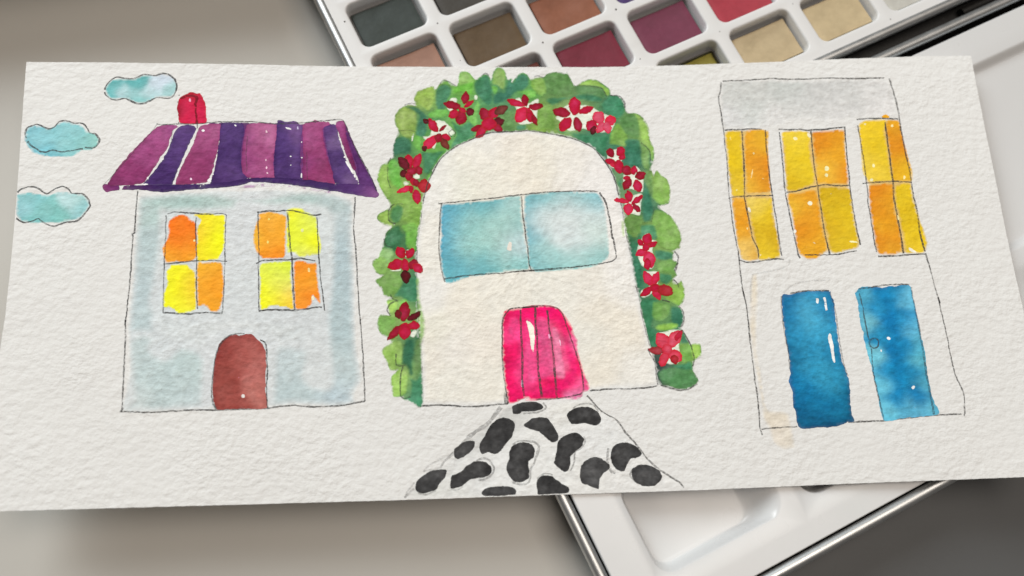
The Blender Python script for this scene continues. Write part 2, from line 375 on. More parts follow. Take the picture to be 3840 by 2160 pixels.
# ------------------------------------------------------------------ the painting
CARD = [(-134.51,60.51),(-113.37,60.44),(-90.47,60.2),(-62.61,59.35),(-17.68,58.48),(20.53,57.62),(51.54,57.65),(82.79,57.95),(106.35,58.17),(120.53,58.2),(132.94,57.66),(132.7,31.39),(132.71,3.1),(133.05,-19.16),(133.61,-41.02),(134.19,-61.63),(124.58,-61.61),(80.74,-61.29),(41.04,-61.21),(-0.76,-60.68),(-35.2,-60.32),(-79.12,-59.58),(-128.68,-58.71),(-133.23,-58.75),(-133.32,-38.56),(-132.95,-19.41),(-132.58,-11.09),(-132.56,-1.62),(-132.72,9.25),(-133.63,34.65)]
PAINTING = [
('P','painted_cloud','card',[(-113.09,52.59),(-112.34,54.08),(-111.37,55.1),(-109.66,55.51),(-107.55,55.45),(-105.8,55.54),(-104.1,56.28),(-102.02,56.78),(-100.22,56.39),(-98.14,57.01),(-95.97,56.4),(-94.82,54.98),(-94.21,53.57),(-94.45,51.55),(-95.61,50.14),(-98.76,49.94),(-100.46,49.12),(-102.49,48.11),(-104.59,48.3),(-106.37,48.89),(-108.15,49.48),(-110.57,49.27),(-112.38,50.26)],[(-110.2,53.49,106,170,167),(-105.03,54.53,95,165,162),(-111.72,50.66,110,176,173),(-105.84,51.1,148,190,187),(-101.65,51.13,178,202,202),(-98.03,55.18,198,207,214),(-99.72,53.96,191,204,209),(-95.74,52.36,159,194,191),(-102.88,48.71,132,186,181),(-104.06,55.76,104,170,167),(-108.32,51.69,178,203,203)],'teal painted cloud fading to white,nearest the red chimney',{'key': 'cl1','edge': 0.25}),
('L','pencil_outline','cl1',[([(-113.22,52.07),(-112.97,53.27),(-111.72,55.1),(-110.04,56.0),(-107.91,55.53),(-105.81,55.62),(-103.42,56.69),(-101.66,56.7),(-100.22,56.39),(-98.14,57.13),(-96.34,56.61),(-94.83,55.19),(-94.18,52.96),(-94.91,50.34),(-96.28,49.54),(-99.11,49.81),(-100.47,49.2),(-102.48,47.99),(-104.57,47.98),(-106.36,48.77),(-107.98,49.48),(-109.85,48.99),(-111.26,49.27),(-112.56,50.26),(-113.17,51.46)],0.5,0.85)],None,None,{}),
('P','painted_cloud','card',[(-132.77,39.41),(-132.4,40.94),(-130.92,41.51),(-128.86,41.3),(-127.09,40.7),(-125.43,41.27),(-124.16,42.42),(-122.46,42.71),(-120.33,41.99),(-118.22,41.39),(-116.7,39.63),(-114.57,38.84),(-113.49,37.28),(-113.96,35.36),(-115.24,34.22),(-117.62,34.06),(-118.91,33.12),(-120.22,32.38),(-123.62,32.24),(-127.4,32.67),(-129.84,33.46),(-131.5,35.0),(-132.68,36.72),(-132.91,37.3)],[(-131.1,39.78,127,182,188),(-128.85,37.45,136,187,190),(-123.89,39.32,137,189,190),(-120.11,39.27,141,190,188),(-116.82,36.92,139,190,184),(-114.45,37.29,143,192,180),(-125.73,33.03,124,184,190),(-130.21,33.84,125,183,190),(-121.84,35.45,139,190,188),(-120.24,40.82,133,187,188)],'sky blue painted cloud,the middle of the three',{'key': 'cl2','edge': 0.3}),
('L','pencil_outline','cl2',[([(-132.28,37.87),(-132.7,39.41),(-132.23,40.94),(-130.27,41.81),(-128.88,41.49),(-126.9,40.51),(-125.41,41.07),(-124.17,42.61),(-122.48,42.87),(-120.35,42.19),(-118.27,41.97),(-116.96,40.79),(-115.98,39.23),(-114.57,38.84),(-113.42,37.28),(-113.82,35.74),(-114.94,34.79),(-117.01,35.01)],0.5,0.85),([(-117.5,34.71),(-119.69,34.2),(-123.07,33.87),(-125.16,34.35),(-126.82,33.8),(-128.19,33.94),(-130.36,35.37),(-132.02,36.91)],0.5,0.85)],None,None,{}),
('P','painted_cloud','card',[(-133.0,21.85),(-130.77,22.38),(-128.77,22.36),(-126.38,21.76),(-124.7,21.74),(-122.76,22.45),(-120.75,22.61),(-118.68,22.01),(-116.63,21.61),(-115.17,20.29),(-114.45,18.79),(-115.25,17.14),(-116.44,15.32),(-118.04,14.5),(-120.64,13.92),(-122.62,13.77),(-124.95,13.88),(-127.9,13.67),(-129.91,14.07),(-131.61,14.64),(-132.65,15.75),(-132.91,17.59),(-132.95,19.81)],[(-130.94,17.57,144,190,191),(-128.92,20.5,133,186,184),(-125.3,17.49,130,184,177),(-122.56,16.71,125,181,172),(-118.88,20.34,158,198,191),(-119.53,20.17,186,208,207),(-116.28,17.34,147,190,188),(-128.94,14.24,126,182,177),(-126.71,14.93,127,182,177)],'green teal painted cloud touching the left edge of the paper,lowest of the three',{'key': 'cl3','edge': 0.25}),
('L','pencil_outline','cl3',[([(-133.03,22.4),(-131.88,23.51),(-130.28,24.05),(-128.23,23.65),(-125.57,22.01),(-123.51,23.4),(-121.71,23.93),(-120.13,23.16),(-119.19,22.02),(-116.64,21.8),(-115.0,20.29),(-114.35,18.42),(-115.07,16.95),(-116.11,15.31),(-117.66,14.05),(-119.98,13.91),(-121.42,13.38),(-123.03,12.86),(-124.91,13.44),(-126.69,14.75),(-127.06,15.12),(-128.63,14.41),(-130.4,13.96),(-132.66,15.2)],0.5,0.85)],None,None,{}),
('P','painted_house','card',[(-102.0,20.81),(-101.11,21.38),(-93.16,21.86),(-86.46,22.03),(-82.42,22.25),(-75.65,22.12),(-68.88,22.47),(-60.69,21.92),(-53.83,21.53),(-48.29,20.08),(-45.79,18.09),(-45.75,11.03),(-45.29,2.34),(-44.98,-6.16),(-44.82,-14.48),(-44.81,-16.95),(-44.4,-22.38),(-43.2,-29.9),(-45.02,-33.53),(-45.14,-36.14),(-49.15,-36.77),(-56.88,-36.23),(-60.98,-35.95),(-67.08,-36.38),(-79.73,-36.44),(-87.3,-36.28),(-94.82,-36.38),(-102.18,-35.85),(-101.89,-31.0),(-101.54,-23.21),(-102.47,-15.23),(-102.43,-8.74),(-102.17,-1.87),(-102.37,6.52),(-102.29,15.05)],[(-75.13,8.73,202,203,200),(-74.73,-2.56,202,204,200),(-87.58,17.67,200,203,199),(-55.13,17.1,200,203,199),(-74.3,-14.14,201,203,200),(-61.19,-16.41,200,202,199),(-93.28,-20.29,200,203,200),(-81.85,-23.84,202,203,200),(-100.06,-32.35,200,202,198),(-54.46,-27.37,202,204,200)],'painted grey blue house under a purple striped roof',{'key': 'h1','edge': 0.04,'gran': 0.3,'soft': 0.8}),
('P','wash_stroke','h1',[(-102.21,19.95),(-97.89,20.76),(-95.21,20.43),(-95.53,16.67),(-95.3,10.36),(-95.47,6.4),(-95.78,0.79),(-95.99,-1.99),(-96.33,-4.75),(-96.86,-8.31),(-95.65,-11.07),(-95.8,-12.7),(-96.08,-16.2),(-101.13,-16.33),(-102.47,-15.23),(-102.56,-8.74),(-102.3,-1.86),(-102.45,6.53),(-102.34,15.05)],[(-99.98,3.67,174,188,186),(-98.25,17.87,164,184,176),(-100.98,19.35,180,192,187),(-98.13,-4.71,174,188,187),(-97.12,7.85,172,187,184),(-98.86,-12.63,178,191,189)],None,{'edge': 0,'gran': 0.4,'soft': 2.2,'body': 0.85}),
('P','wash_stroke','h1',[(-101.99,20.67),(-93.16,21.8),(-86.46,21.97),(-82.39,21.66),(-75.58,20.35),(-68.81,20.39),(-60.69,21.68),(-53.83,21.47),(-48.29,19.99),(-46.07,17.8),(-45.78,14.55),(-50.99,14.08),(-53.75,16.19),(-57.86,17.14),(-61.95,17.5),(-68.71,17.29),(-75.51,18.58),(-77.31,16.57),(-84.83,16.16),(-90.19,16.28),(-94.97,16.08),(-96.87,16.98),(-100.89,17.91)],[(-98.32,19.03,168,186,178),(-90.34,19.18,154,179,170),(-82.27,19.01,160,182,173),(-74.19,19.44,174,188,180),(-60.64,19.55,166,185,177),(-49.66,18.18,172,186,182),(-79.52,17.78,176,189,180)],None,{'edge': 0,'gran': 0.4,'soft': 2.2,'body': 0.85}),
('P','wash_stroke','h1',[(-51.27,14.67),(-46.06,16.91),(-45.79,8.12),(-45.26,-3.34),(-44.95,-15.57),(-44.81,-16.95),(-44.4,-22.92),(-43.46,-29.89),(-45.28,-33.52),(-45.27,-36.14),(-49.15,-36.77),(-56.88,-36.23),(-60.99,-35.82),(-65.56,-36.05),(-66.06,-32.26),(-65.88,-25.68),(-65.48,-21.68),(-63.97,-20.12),(-57.17,-21.4),(-56.59,-24.64),(-57.56,-28.33),(-55.7,-30.77),(-51.8,-31.43),(-51.59,-27.47),(-52.47,-19.4),(-52.81,-12.57),(-52.56,-11.47),(-51.85,-3.15),(-51.69,5.38)],[(-48.17,5.29,163,179,180),(-48.61,-6.05,166,182,182),(-48.24,14.02,176,187,185),(-62.24,-27.12,178,191,189),(-59.5,-33.79,176,190,188),(-48.0,-16.84,168,184,183),(-47.93,-27.6,178,190,187),(-49.17,-34.94,172,186,189),(-63.63,-23.08,186,195,193),(-58.44,-23.24,190,197,194)],None,{'edge': 0,'gran': 0.4,'soft': 2.2,'body': 0.85}),
('P','wash_stroke','h1',[(-101.99,-18.44),(-98.62,-16.13),(-95.45,-18.09),(-96.32,-20.2),(-93.91,-22.39),(-92.13,-22.45),(-90.22,-20.38),(-88.2,-19.91),(-84.3,-21.1),(-82.75,-23.81),(-82.35,-29.09),(-82.42,-32.99),(-82.79,-35.81),(-89.82,-36.26),(-94.83,-36.33),(-101.93,-35.86),(-100.5,-33.1),(-101.23,-25.83)],[(-99.23,-25.9,180,193,189),(-90.23,-28.81,176,191,187),(-85.29,-26.36,180,194,189),(-92.61,-31.32,178,192,188),(-87.38,-34.86,184,195,192),(-99.66,-19.3,184,195,191),(-99.92,-34.4,190,197,192)],None,{'edge': 0,'gran': 0.4,'soft': 2.2,'body': 0.85}),
('P','wash_stroke','h1',[(-95.63,-11.35),(-83.46,-12.51),(-70.42,-13.43),(-57.27,-15.17),(-57.18,-20.59),(-65.54,-19.8),(-68.99,-17.27),(-76.8,-16.5),(-81.84,-19.04),(-83.5,-21.66),(-90.79,-19.3),(-94.72,-17.58)],[(-88.45,-15.61,200,203,199),(-62.47,-17.73,197,200,196),(-75.58,-14.64,205,205,199)],None,{'edge': 0,'gran': 0.4,'soft': 3,'body': 0.75}),
('P','roof_wash','h1',[(-85.3,41.62),(-81.42,42.07),(-73.88,41.96),(-66.62,41.87),(-59.64,41.4),(-52.47,41.61),(-51.08,40.18),(-51.93,32.89),(-50.34,24.67),(-54.84,24.27),(-66.78,25.55),(-74.17,25.49),(-83.09,24.18),(-82.76,29.36),(-82.07,36.59)],[(-81.91,33.28,92,46,100),(-66.99,33.08,110,56,110),(-54.96,32.94,110,54,106)],None,{'edge': 0.1,'soft': 0.05}),
('P','roof_wash','h1',[(-48.95,41.83),(-47.72,40.79),(-44.93,33.73),(-42.79,29.06),(-39.76,22.14),(-43.39,21.91),(-44.3,24.21),(-46.75,31.46),(-48.46,37.46)],[(-47.39,37.77,110,48,100),(-42.79,24.49,92,48,102)],None,{'edge': 0.1,'soft': 0.05}),
('P','roof_stripe','h1',[(-110.47,24.55),(-107.94,29.3),(-105.31,32.98),(-101.84,37.38),(-99.42,40.36),(-97.73,41.36),(-95.39,41.63),(-92.86,41.19),(-94.41,40.02),(-94.98,37.37),(-95.55,34.74),(-97.26,31.81),(-98.8,28.58),(-100.18,26.03),(-101.52,24.45),(-104.71,24.01),(-109.55,23.75)],[(-106.34,27.04,140,58,104),(-101.0,33.45,145,66,112),(-97.01,39.36,155,76,122),(-103.36,25.43,132,52,98),(-109.04,24.53,120,45,90),(-98.05,32.79,150,70,116),(-94.19,41.19,150,75,125)],None,{'edge': 0.22,'gran': 0.6,'soft': 0.05}),
('P','roof_stripe','h1',[(-92.85,41.02),(-91.25,41.61),(-89.47,41.6),(-88.22,40.49),(-88.73,38.99),(-90.78,33.39),(-92.28,28.84),(-93.5,24.68),(-94.03,23.89),(-101.12,24.13),(-100.27,25.71),(-98.36,28.42),(-96.53,31.64),(-95.2,34.74),(-94.27,38.7)],[(-96.15,25.35,68,40,94),(-93.72,33.42,80,52,106),(-91.16,40.01,88,60,112),(-97.69,26.97,72,44,98)],None,{'edge': 0.22,'gran': 0.6,'soft': 0.05}),
('P','roof_stripe','h1',[(-87.77,40.38),(-86.49,41.57),(-84.11,41.88),(-81.85,41.58),(-81.84,38.24),(-82.36,33.29),(-83.04,29.04),(-83.97,25.81),(-84.87,24.54),(-88.8,24.12),(-92.83,24.19),(-91.95,28.19),(-90.41,32.08),(-88.87,36.01)],[(-88.01,36.66,150,70,112),(-86.18,30.07,136,54,96),(-88.92,26.21,138,56,98),(-84.32,39.94,160,84,124),(-83.31,31.66,140,60,104)],None,{'edge': 0.22,'gran': 0.6,'soft': 0.05}),
('P','roof_stripe','h1',[(-81.7,41.74),(-79.32,42.21),(-76.6,42.0),(-75.52,41.32),(-75.55,38.15),(-76.01,34.51),(-75.82,29.91),(-74.51,26.63),(-74.16,25.32),(-78.53,24.1),(-83.67,23.87),(-83.07,26.77),(-82.51,30.34),(-82.15,35.26)],[(-79.22,39.87,80,54,106),(-79.53,33.25,70,44,96),(-78.67,27.34,82,54,106),(-81.52,25.12,68,40,92),(-76.48,31.56,74,48,100)],None,{'edge': 0.22,'gran': 0.6,'soft': 0.05}),
('P','roof_stripe','h1',[(-74.91,41.31),(-73.28,41.95),(-70.25,41.91),(-66.91,41.37),(-66.66,37.37),(-67.27,32.43),(-67.18,29.14),(-66.78,25.72),(-69.73,25.43),(-73.28,25.47),(-75.42,27.29),(-75.84,30.24),(-75.71,34.51),(-75.25,38.15)],[(-71.68,39.1,166,92,130),(-71.48,33.13,152,74,116),(-69.82,28.19,156,78,120),(-74.4,31.53,136,60,108),(-67.73,38.05,170,98,136),(-74.65,38.14,140,70,114),(-72.73,26.6,146,70,114)],None,{'edge': 0.22,'gran': 0.6,'soft': 0.05}),
('P','roof_stripe','h1',[(-66.64,42.37),(-65.73,42.7),(-64.21,42.18),(-61.48,42.32),(-60.55,41.31),(-59.62,40.63),(-60.01,36.97),(-60.08,32.35),(-59.84,27.76),(-59.63,24.82),(-63.78,24.55),(-66.78,25.55),(-67.2,29.8),(-67.03,34.4),(-66.7,39.04)],[(-64.07,36.35,76,50,106),(-63.87,28.13,74,48,100),(-61.09,37.98,110,78,126),(-60.92,29.73,86,58,108),(-65.75,31.42,66,40,94)],None,{'edge': 0.22,'gran': 0.6,'soft': 0.05}),
('P','roof_stripe','h1',[(-59.64,41.3),(-56.91,42.1),(-56.31,42.67),(-55.08,42.08),(-52.48,42.05),(-52.47,40.87),(-54.13,39.89),(-53.46,34.23),(-52.2,29.6),(-50.95,25.66),(-50.93,23.55),(-54.84,24.11),(-57.84,24.8),(-59.34,25.14),(-59.46,31.35),(-59.56,36.96)],[(-56.56,38.92,152,72,114),(-56.47,32.96,146,64,108),(-54.88,27.03,140,58,100),(-58.68,29.7,126,54,102),(-58.67,37.95,150,76,120),(-53.24,41.39,160,80,125)],None,{'edge': 0.22,'gran': 0.6,'soft': 0.05}),
('P','roof_stripe','h1',[(-53.98,40.06),(-52.31,41.04),(-50.94,41.35),(-50.16,39.5),(-48.9,34.15),(-47.35,29.83),(-45.21,25.53),(-44.3,23.56),(-47.32,22.98),(-50.63,23.7),(-51.57,27.63),(-52.84,32.9)],[(-53.2,37.88,92,62,112),(-51.35,36.18,112,86,128),(-50.7,31.22,80,54,104),(-48.85,26.27,90,62,114),(-47.32,24.61,110,82,126),(-49.73,24.34,70,44,94)],None,{'edge': 0.22,'gran': 0.6,'soft': 0.05}),
('P','roof_stripe','h1',[(-50.79,41.52),(-49.88,42.35),(-48.49,42.16),(-47.87,40.46),(-47.7,37.44),(-46.45,32.77),(-44.92,28.13),(-45.82,27.5),(-47.66,31.48),(-48.91,35.47),(-50.0,38.82)],[(-49.25,40.15,148,72,120),(-47.68,34.78,130,52,100),(-46.14,30.13,120,46,92)],None,{'edge': 0.22,'gran': 0.6,'soft': 0.05}),
('P','roof_stripe','h1',[(-47.72,40.79),(-46.78,37.76),(-44.93,33.4),(-42.79,28.73),(-40.67,24.76),(-39.16,21.15),(-42.18,20.91),(-44.3,23.56),(-44.61,27.47),(-46.15,32.76),(-47.39,36.77),(-47.95,38.79)],[(-46.77,36.09,96,52,106),(-44.31,29.43,88,44,98),(-41.88,24.14,94,54,108),(-43.39,22.88,100,58,112)],None,{'edge': 0.22,'gran': 0.6,'soft': 0.05}),
('P','roof_edge','h1',[(-111.7,23.77),(-110.77,24.81),(-109.58,24.06),(-104.71,24.07),(-98.96,24.11),(-90.26,24.15),(-84.42,24.21),(-78.56,24.75),(-74.17,25.65),(-70.34,25.76),(-66.78,25.72),(-59.34,25.14),(-54.84,24.43),(-50.93,23.71),(-44.3,23.56),(-41.27,22.83),(-39.76,21.81),(-38.86,20.33),(-39.47,19.39),(-41.88,19.61),(-47.3,20.72),(-53.31,21.97),(-59.29,23.03),(-65.25,23.91),(-69.69,24.29),(-72.65,24.33),(-78.49,23.13),(-84.34,22.76),(-90.17,22.39),(-95.95,22.01),(-100.3,22.38),(-104.62,22.74),(-108.89,22.48),(-110.58,22.18)],[(-110.67,23.45,132,50,104),(-107.53,23.41,104,46,100),(-103.23,23.36,80,42,94),(-96.01,23.12,62,36,88),(-84.38,23.4,66,40,92),(-75.6,24.37,64,38,90),(-66.76,24.9,66,40,92),(-54.82,23.13,66,42,92),(-45.8,21.98,82,50,104),(-41.28,20.89,104,60,114),(-39.47,20.19,140,90,136)],None,{'edge': 0.2,'soft': 0.05}),
('P','roof_violet_wash','h1',[(-75.84,23.15),(-74.68,23.65),(-69.68,23.97),(-65.54,23.69),(-59.29,22.94),(-53.31,21.75),(-48.8,20.82),(-53.3,21.1),(-59.28,22.29),(-65.52,23.2),(-72.0,22.87),(-74.94,22.69)],[(-74.08,23.22,170,130,162),(-66.71,23.51,196,176,190),(-57.79,22.37,180,150,176),(-50.31,21.04,170,130,164)],None,{'edge': 0.2}),  # pale violet strip of paint below the roof edge
('P','chimney','h1',[(-93.55,45.38),(-93.78,46.73),(-93.33,49.43),(-92.05,50.61),(-90.3,51.52),(-88.77,51.03),(-87.86,51.02),(-86.88,49.38),(-86.19,47.69),(-85.89,44.65),(-85.77,42.13),(-88.29,41.82),(-92.46,42.02),(-93.19,43.36)],[(-91.58,47.39,196,30,70),(-91.39,44.02,200,32,74),(-86.96,45.0,196,30,72),(-89.97,50.94,176,36,54),(-93.27,45.71,140,24,44),(-87.16,49.05,190,30,66)],'red painted chimney with a dark line',{'edge': 0.35,'soft': 0.05}),
('M','chimney_dark_line','h1',[([(-93.2,49.7),(-91.75,50.51),(-90.25,50.63),(-88.58,50.35),(-88.16,49.74),(-88.47,48.05),(-88.5,45.69),(-87.84,41.82),(-88.5,41.83),(-88.96,45.35),(-89.2,47.72),(-89.15,49.74),(-91.12,49.93),(-92.73,49.26)],(126,20,36))],None,None,{}),  # dark red line painted inside the chimney
('L','pencil_line','h1',[([(-98.71,42.09),(-98.78,41.69),(-95.99,41.69),(-92.9,41.85),(-88.29,41.82),(-85.32,42.13),(-81.43,42.41),(-73.89,42.29),(-70.25,41.91),(-66.92,41.54),(-59.64,41.8),(-55.08,42.25),(-49.88,42.69),(-48.49,42.33),(-47.09,38.43),(-44.62,32.73),(-41.57,26.74),(-39.46,21.48)],0.4,0.75),([(-98.79,41.86),(-99.42,40.36),(-103.15,35.25),(-107.37,29.45),(-111.43,24.09)],0.3,0.45),([(-88.17,42.32),(-88.01,40.48)],0.4,0.7),([(-93.69,50.45),(-93.24,50.45)],0.3,0.7),([(-93.96,48.41),(-93.42,48.35)],0.3,0.7),([(-93.13,42.36),(-93.18,41.69)],0.3,0.6),([(-74.5,38.14),(-74.61,33.17),(-74.24,27.27)],0.3,0.35),([(-58.43,32.98),(-58.14,24.8)],0.3,0.35),([(-94.41,40.02),(-95.01,35.39)],0.3,0.3),([(-102.49,22.42),(-102.6,17.93),(-102.58,10.77),(-103.16,10.5),(-102.83,9.36),(-102.86,4.28),(-102.78,-0.47),(-102.89,-5.99),(-103.07,-13.86),(-103.17,-12.52),(-102.78,-17.89),(-102.61,-25.79),(-102.46,-33.55),(-102.54,-35.97)],0.42,0.75),([(-102.78,-36.09),(-102.1,-35.09)],0.4,0.6),([(-102.54,-35.97),(-99.81,-36.14),(-96.06,-36.46),(-92.32,-36.34),(-87.3,-36.28),(-83.52,-36.29),(-79.72,-36.49),(-73.4,-36.49),(-67.07,-36.51)],0.42,0.75),([(-67.07,-36.51),(-65.56,-36.31),(-60.98,-35.95),(-56.88,-36.44),(-51.73,-36.55),(-46.57,-36.22),(-42.54,-35.54)],0.42,0.75),([(-45.25,19.86),(-45.5,13.95),(-45.61,10.44),(-45.04,5.21),(-44.74,-0.53),(-44.3,-7.58),(-43.75,-15.61),(-43.75,-14.25),(-43.35,-19.72),(-42.94,-26.45),(-42.68,-31.77),(-42.54,-35.54)],0.42,0.75)],None,None,{}),
('P','window_pane','h1',[(-94.15,13.34),(-92.79,15.03),(-90.68,15.57),(-89.33,15.25),(-88.21,14.07),(-86.81,12.89),(-86.46,8.45),(-86.36,3.64),(-88.42,2.43),(-91.06,2.64),(-93.14,2.41),(-94.19,2.57),(-94.97,4.7),(-95.22,6.68),(-94.28,8.64),(-93.9,11.19)],[(-91.29,11.99,255,118,28),(-89.74,7.68,255,122,30),(-89.58,4.57,255,138,36),(-92.14,3.23,255,160,48),(-87.41,3.39,255,165,45)],None,{'edge': 0.12,'gran': 0.25,'soft': 0.2,'spread': 0.75}),
('P','window_pane','h1',[(-87.73,15.36),(-85.89,15.89),(-83.74,15.99),(-82.1,15.37),(-79.54,15.02),(-79.33,9.98),(-79.3,5.99),(-80.28,4.04),(-80.77,2.93),(-83.14,2.71),(-86.06,2.79),(-86.46,8.45),(-86.5,11.88),(-85.78,13.58),(-86.35,14.46)],[(-81.82,8.9,232,232,28),(-85.83,9.0,255,190,45),(-83.91,13.82,248,205,50),(-82.07,14.65,232,228,40),(-85.32,3.9,240,210,40),(-82.76,6.08,236,226,32)],None,{'edge': 0.12,'gran': 0.25,'soft': 0.2,'spread': 0.75}),
('P','window_pane','h1',[(-92.84,1.84),(-88.91,1.89),(-87.81,0.88),(-86.42,-0.56),(-86.06,-5.01),(-85.78,-10.24),(-86.66,-10.77),(-88.19,-11.27),(-90.25,-11.35),(-91.34,-10.36),(-92.67,-9.64),(-93.96,-9.47),(-94.17,-6.18),(-93.57,-3.43),(-93.9,-0.09),(-93.06,1.01)],[(-91.67,-4.86,232,232,28),(-88.02,-4.96,252,210,45),(-86.72,-4.99,255,170,50),(-90.95,0.68,250,225,40),(-87.47,-10.2,220,225,60),(-91.97,-8.43,232,230,35)],None,{'edge': 0.12,'gran': 0.25,'soft': 0.2,'spread': 0.75}),
('P','window_pane','h1',[(-86.15,1.95),(-84.19,2.32),(-79.94,2.06),(-79.28,-1.04),(-78.9,-3.83),(-79.0,-7.7),(-79.56,-9.88),(-80.41,-11.09),(-81.98,-10.9),(-83.07,-10.05),(-83.88,-9.34),(-85.44,-9.43),(-85.8,-5.02)],[(-82.65,-2.33,255,158,40),(-84.15,1.62,255,180,55),(-81.02,-9.29,255,156,38),(-81.31,-2.93,255,142,36),(-84.55,-6.44,255,162,44)],None,{'edge': 0.12,'gran': 0.25,'soft': 0.2,'spread': 0.75}),
('P','window_pane','h1',[(-70.53,15.27),(-68.67,15.97),(-65.96,15.64),(-63.5,14.58),(-63.4,10.8),(-63.4,5.62),(-63.74,3.07),(-66.66,2.71),(-69.6,2.92),(-70.16,3.78),(-70.99,4.65),(-71.88,7.51),(-71.9,9.8),(-71.39,12.96),(-70.62,13.82)],[(-68.0,12.03,255,142,38),(-67.78,4.57,255,136,34),(-64.76,11.4,255,170,50),(-71.11,8.64,255,185,60),(-67.9,8.57,255,158,44),(-68.07,14.07,255,180,70)],None,{'edge': 0.12,'gran': 0.25,'soft': 0.2,'spread': 0.75}),
('P','window_pane','h1',[(-63.54,16.34),(-61.67,17.05),(-59.49,16.87),(-58.11,15.82),(-56.18,14.76),(-55.49,14.17),(-55.03,11.23),(-53.99,5.72),(-54.64,3.72),(-57.59,3.22),(-59.73,2.98),(-61.37,4.44),(-62.97,4.47),(-63.34,8.49),(-63.22,14.28)],[(-59.13,12.76,218,228,40),(-61.73,8.46,222,225,60),(-56.33,8.36,228,232,28),(-60.56,16.3,235,235,50),(-59.21,3.82,215,215,100),(-62.2,5.6,215,228,60),(-57.38,13.46,210,215,110)],None,{'edge': 0.12,'gran': 0.25,'soft': 0.2,'spread': 0.75}),
('P','window_pane','h1',[(-70.07,0.95),(-68.24,1.75),(-65.58,1.98),(-61.98,1.9),(-61.77,-1.49),(-61.41,-5.69),(-60.91,-10.95),(-62.1,-10.92),(-62.9,-10.35),(-64.22,-10.31),(-66.33,-9.84),(-67.89,-10.62),(-69.45,-10.85),(-69.84,-6.85),(-69.83,-2.69)],[(-66.71,-5.55,230,232,30),(-62.87,-0.06,215,230,38),(-63.3,-4.25,205,210,130),(-61.49,-8.46,255,185,45),(-68.74,0.64,215,222,80),(-67.95,-8.28,232,232,30)],None,{'edge': 0.12,'gran': 0.25,'soft': 0.2,'spread': 0.75}),
('P','window_pane','h1',[(-61.16,1.31),(-60.25,2.28),(-58.37,1.96),(-57.02,1.36),(-55.27,1.46),(-55.09,-1.66),(-54.5,-5.87),(-54.04,-9.77),(-54.99,-8.92),(-56.07,-7.5),(-56.3,-9.71),(-57.87,-10.9),(-59.98,-11.11),(-60.66,-10.41),(-61.02,-5.7)],[(-58.86,-0.15,255,132,34),(-57.48,-3.0,255,158,44),(-58.22,-6.33,255,128,34),(-56.19,-0.22,255,148,40),(-57.36,-9.95,255,142,44),(-60.09,-5.72,255,162,48)],None,{'edge': 0.12,'gran': 0.25,'soft': 0.2,'spread': 0.75}),
('L','window_pencil_line','h1',[([(-94.43,15.93),(-92.85,16.27),(-90.18,16.13),(-85.88,15.66),(-83.18,15.48),(-81.05,15.72),(-79.28,15.39)],0.42,0.8),([(-94.8,15.5),(-94.58,9.21),(-94.48,0.76),(-94.26,-4.8),(-93.99,-11.11)],0.36,0.6),([(-79.2,15.39),(-79.2,8.83),(-78.99,1.75),(-78.97,-5.21),(-79.09,-11.53)],0.36,0.6),([(-93.99,-11.06),(-92.32,-11.1),(-90.24,-11.43),(-86.63,-11.45),(-83.52,-11.27),(-79.09,-11.59)],0.42,0.8),([(-94.68,2.02),(-91.56,2.23),(-88.43,2.63),(-86.05,2.71),(-81.55,2.67),(-79.15,2.37),(-78.49,2.44)],0.42,0.8),([(-87.04,14.76),(-86.91,10.46),(-86.54,6.19),(-86.16,0.55),(-85.93,-5.02),(-85.45,-10.25)],0.4,0.75),([(-71.09,15.72),(-68.67,16.12),(-65.43,16.07),(-62.19,16.17),(-59.46,15.55),(-56.45,14.77),(-54.14,14.96)],0.48,0.85),([(-70.96,16.01),(-70.67,11.5),(-70.35,5.77),(-70.27,2.93),(-70.34,0.96),(-70.05,-4.08),(-69.83,-11.25)],0.4,0.75),([(-55.41,14.16),(-54.98,8.33),(-54.62,2.58),(-54.13,-3.09),(-53.54,-7.29),(-52.96,-11.6)],0.4,0.75),([(-69.83,-11.25),(-67.88,-10.98),(-64.2,-11.13),(-60.77,-11.28),(-57.87,-11.09),(-55.76,-10.69),(-53.77,-10.61)],0.5,0.9),([(-70.89,1.59),(-69.05,2.34),(-65.59,2.4),(-61.86,2.46),(-59.45,2.69),(-56.76,2.2),(-55.55,1.98)],0.48,0.85),([(-63.12,15.6),(-62.74,11.37),(-62.21,6.17),(-61.73,2.74),(-61.34,-2.9),(-60.96,-8.47),(-60.72,-11.23)],0.5,0.85)],None,None,{}),
('P','door','h1',[(-80.24,-22.83),(-79.49,-19.65),(-78.27,-18.21),(-76.5,-17.46),(-73.91,-17.4),(-71.59,-17.2),(-70.25,-18.45),(-68.91,-19.7),(-67.94,-21.61),(-67.47,-24.3),(-67.6,-28.27),(-67.47,-32.21),(-67.08,-36.38),(-73.41,-36.41),(-79.23,-36.33),(-80.05,-34.88),(-80.57,-31.76),(-80.57,-26.53)],[(-77.87,-21.31,138,62,56),(-78.02,-29.24,140,66,58),(-72.79,-19.59,166,92,84),(-70.46,-26.86,174,102,94),(-69.76,-32.13,178,108,98),(-74.75,-34.56,150,72,64),(-76.92,-25.33,144,68,60),(-72.85,-17.97,144,62,56),(-73.9,-24.1,160,84,76),(-78.61,-33.13,146,72,64)],'brown painted arched door',{'edge': 0.3,'gran': 0.5,'soft': 0.05}),
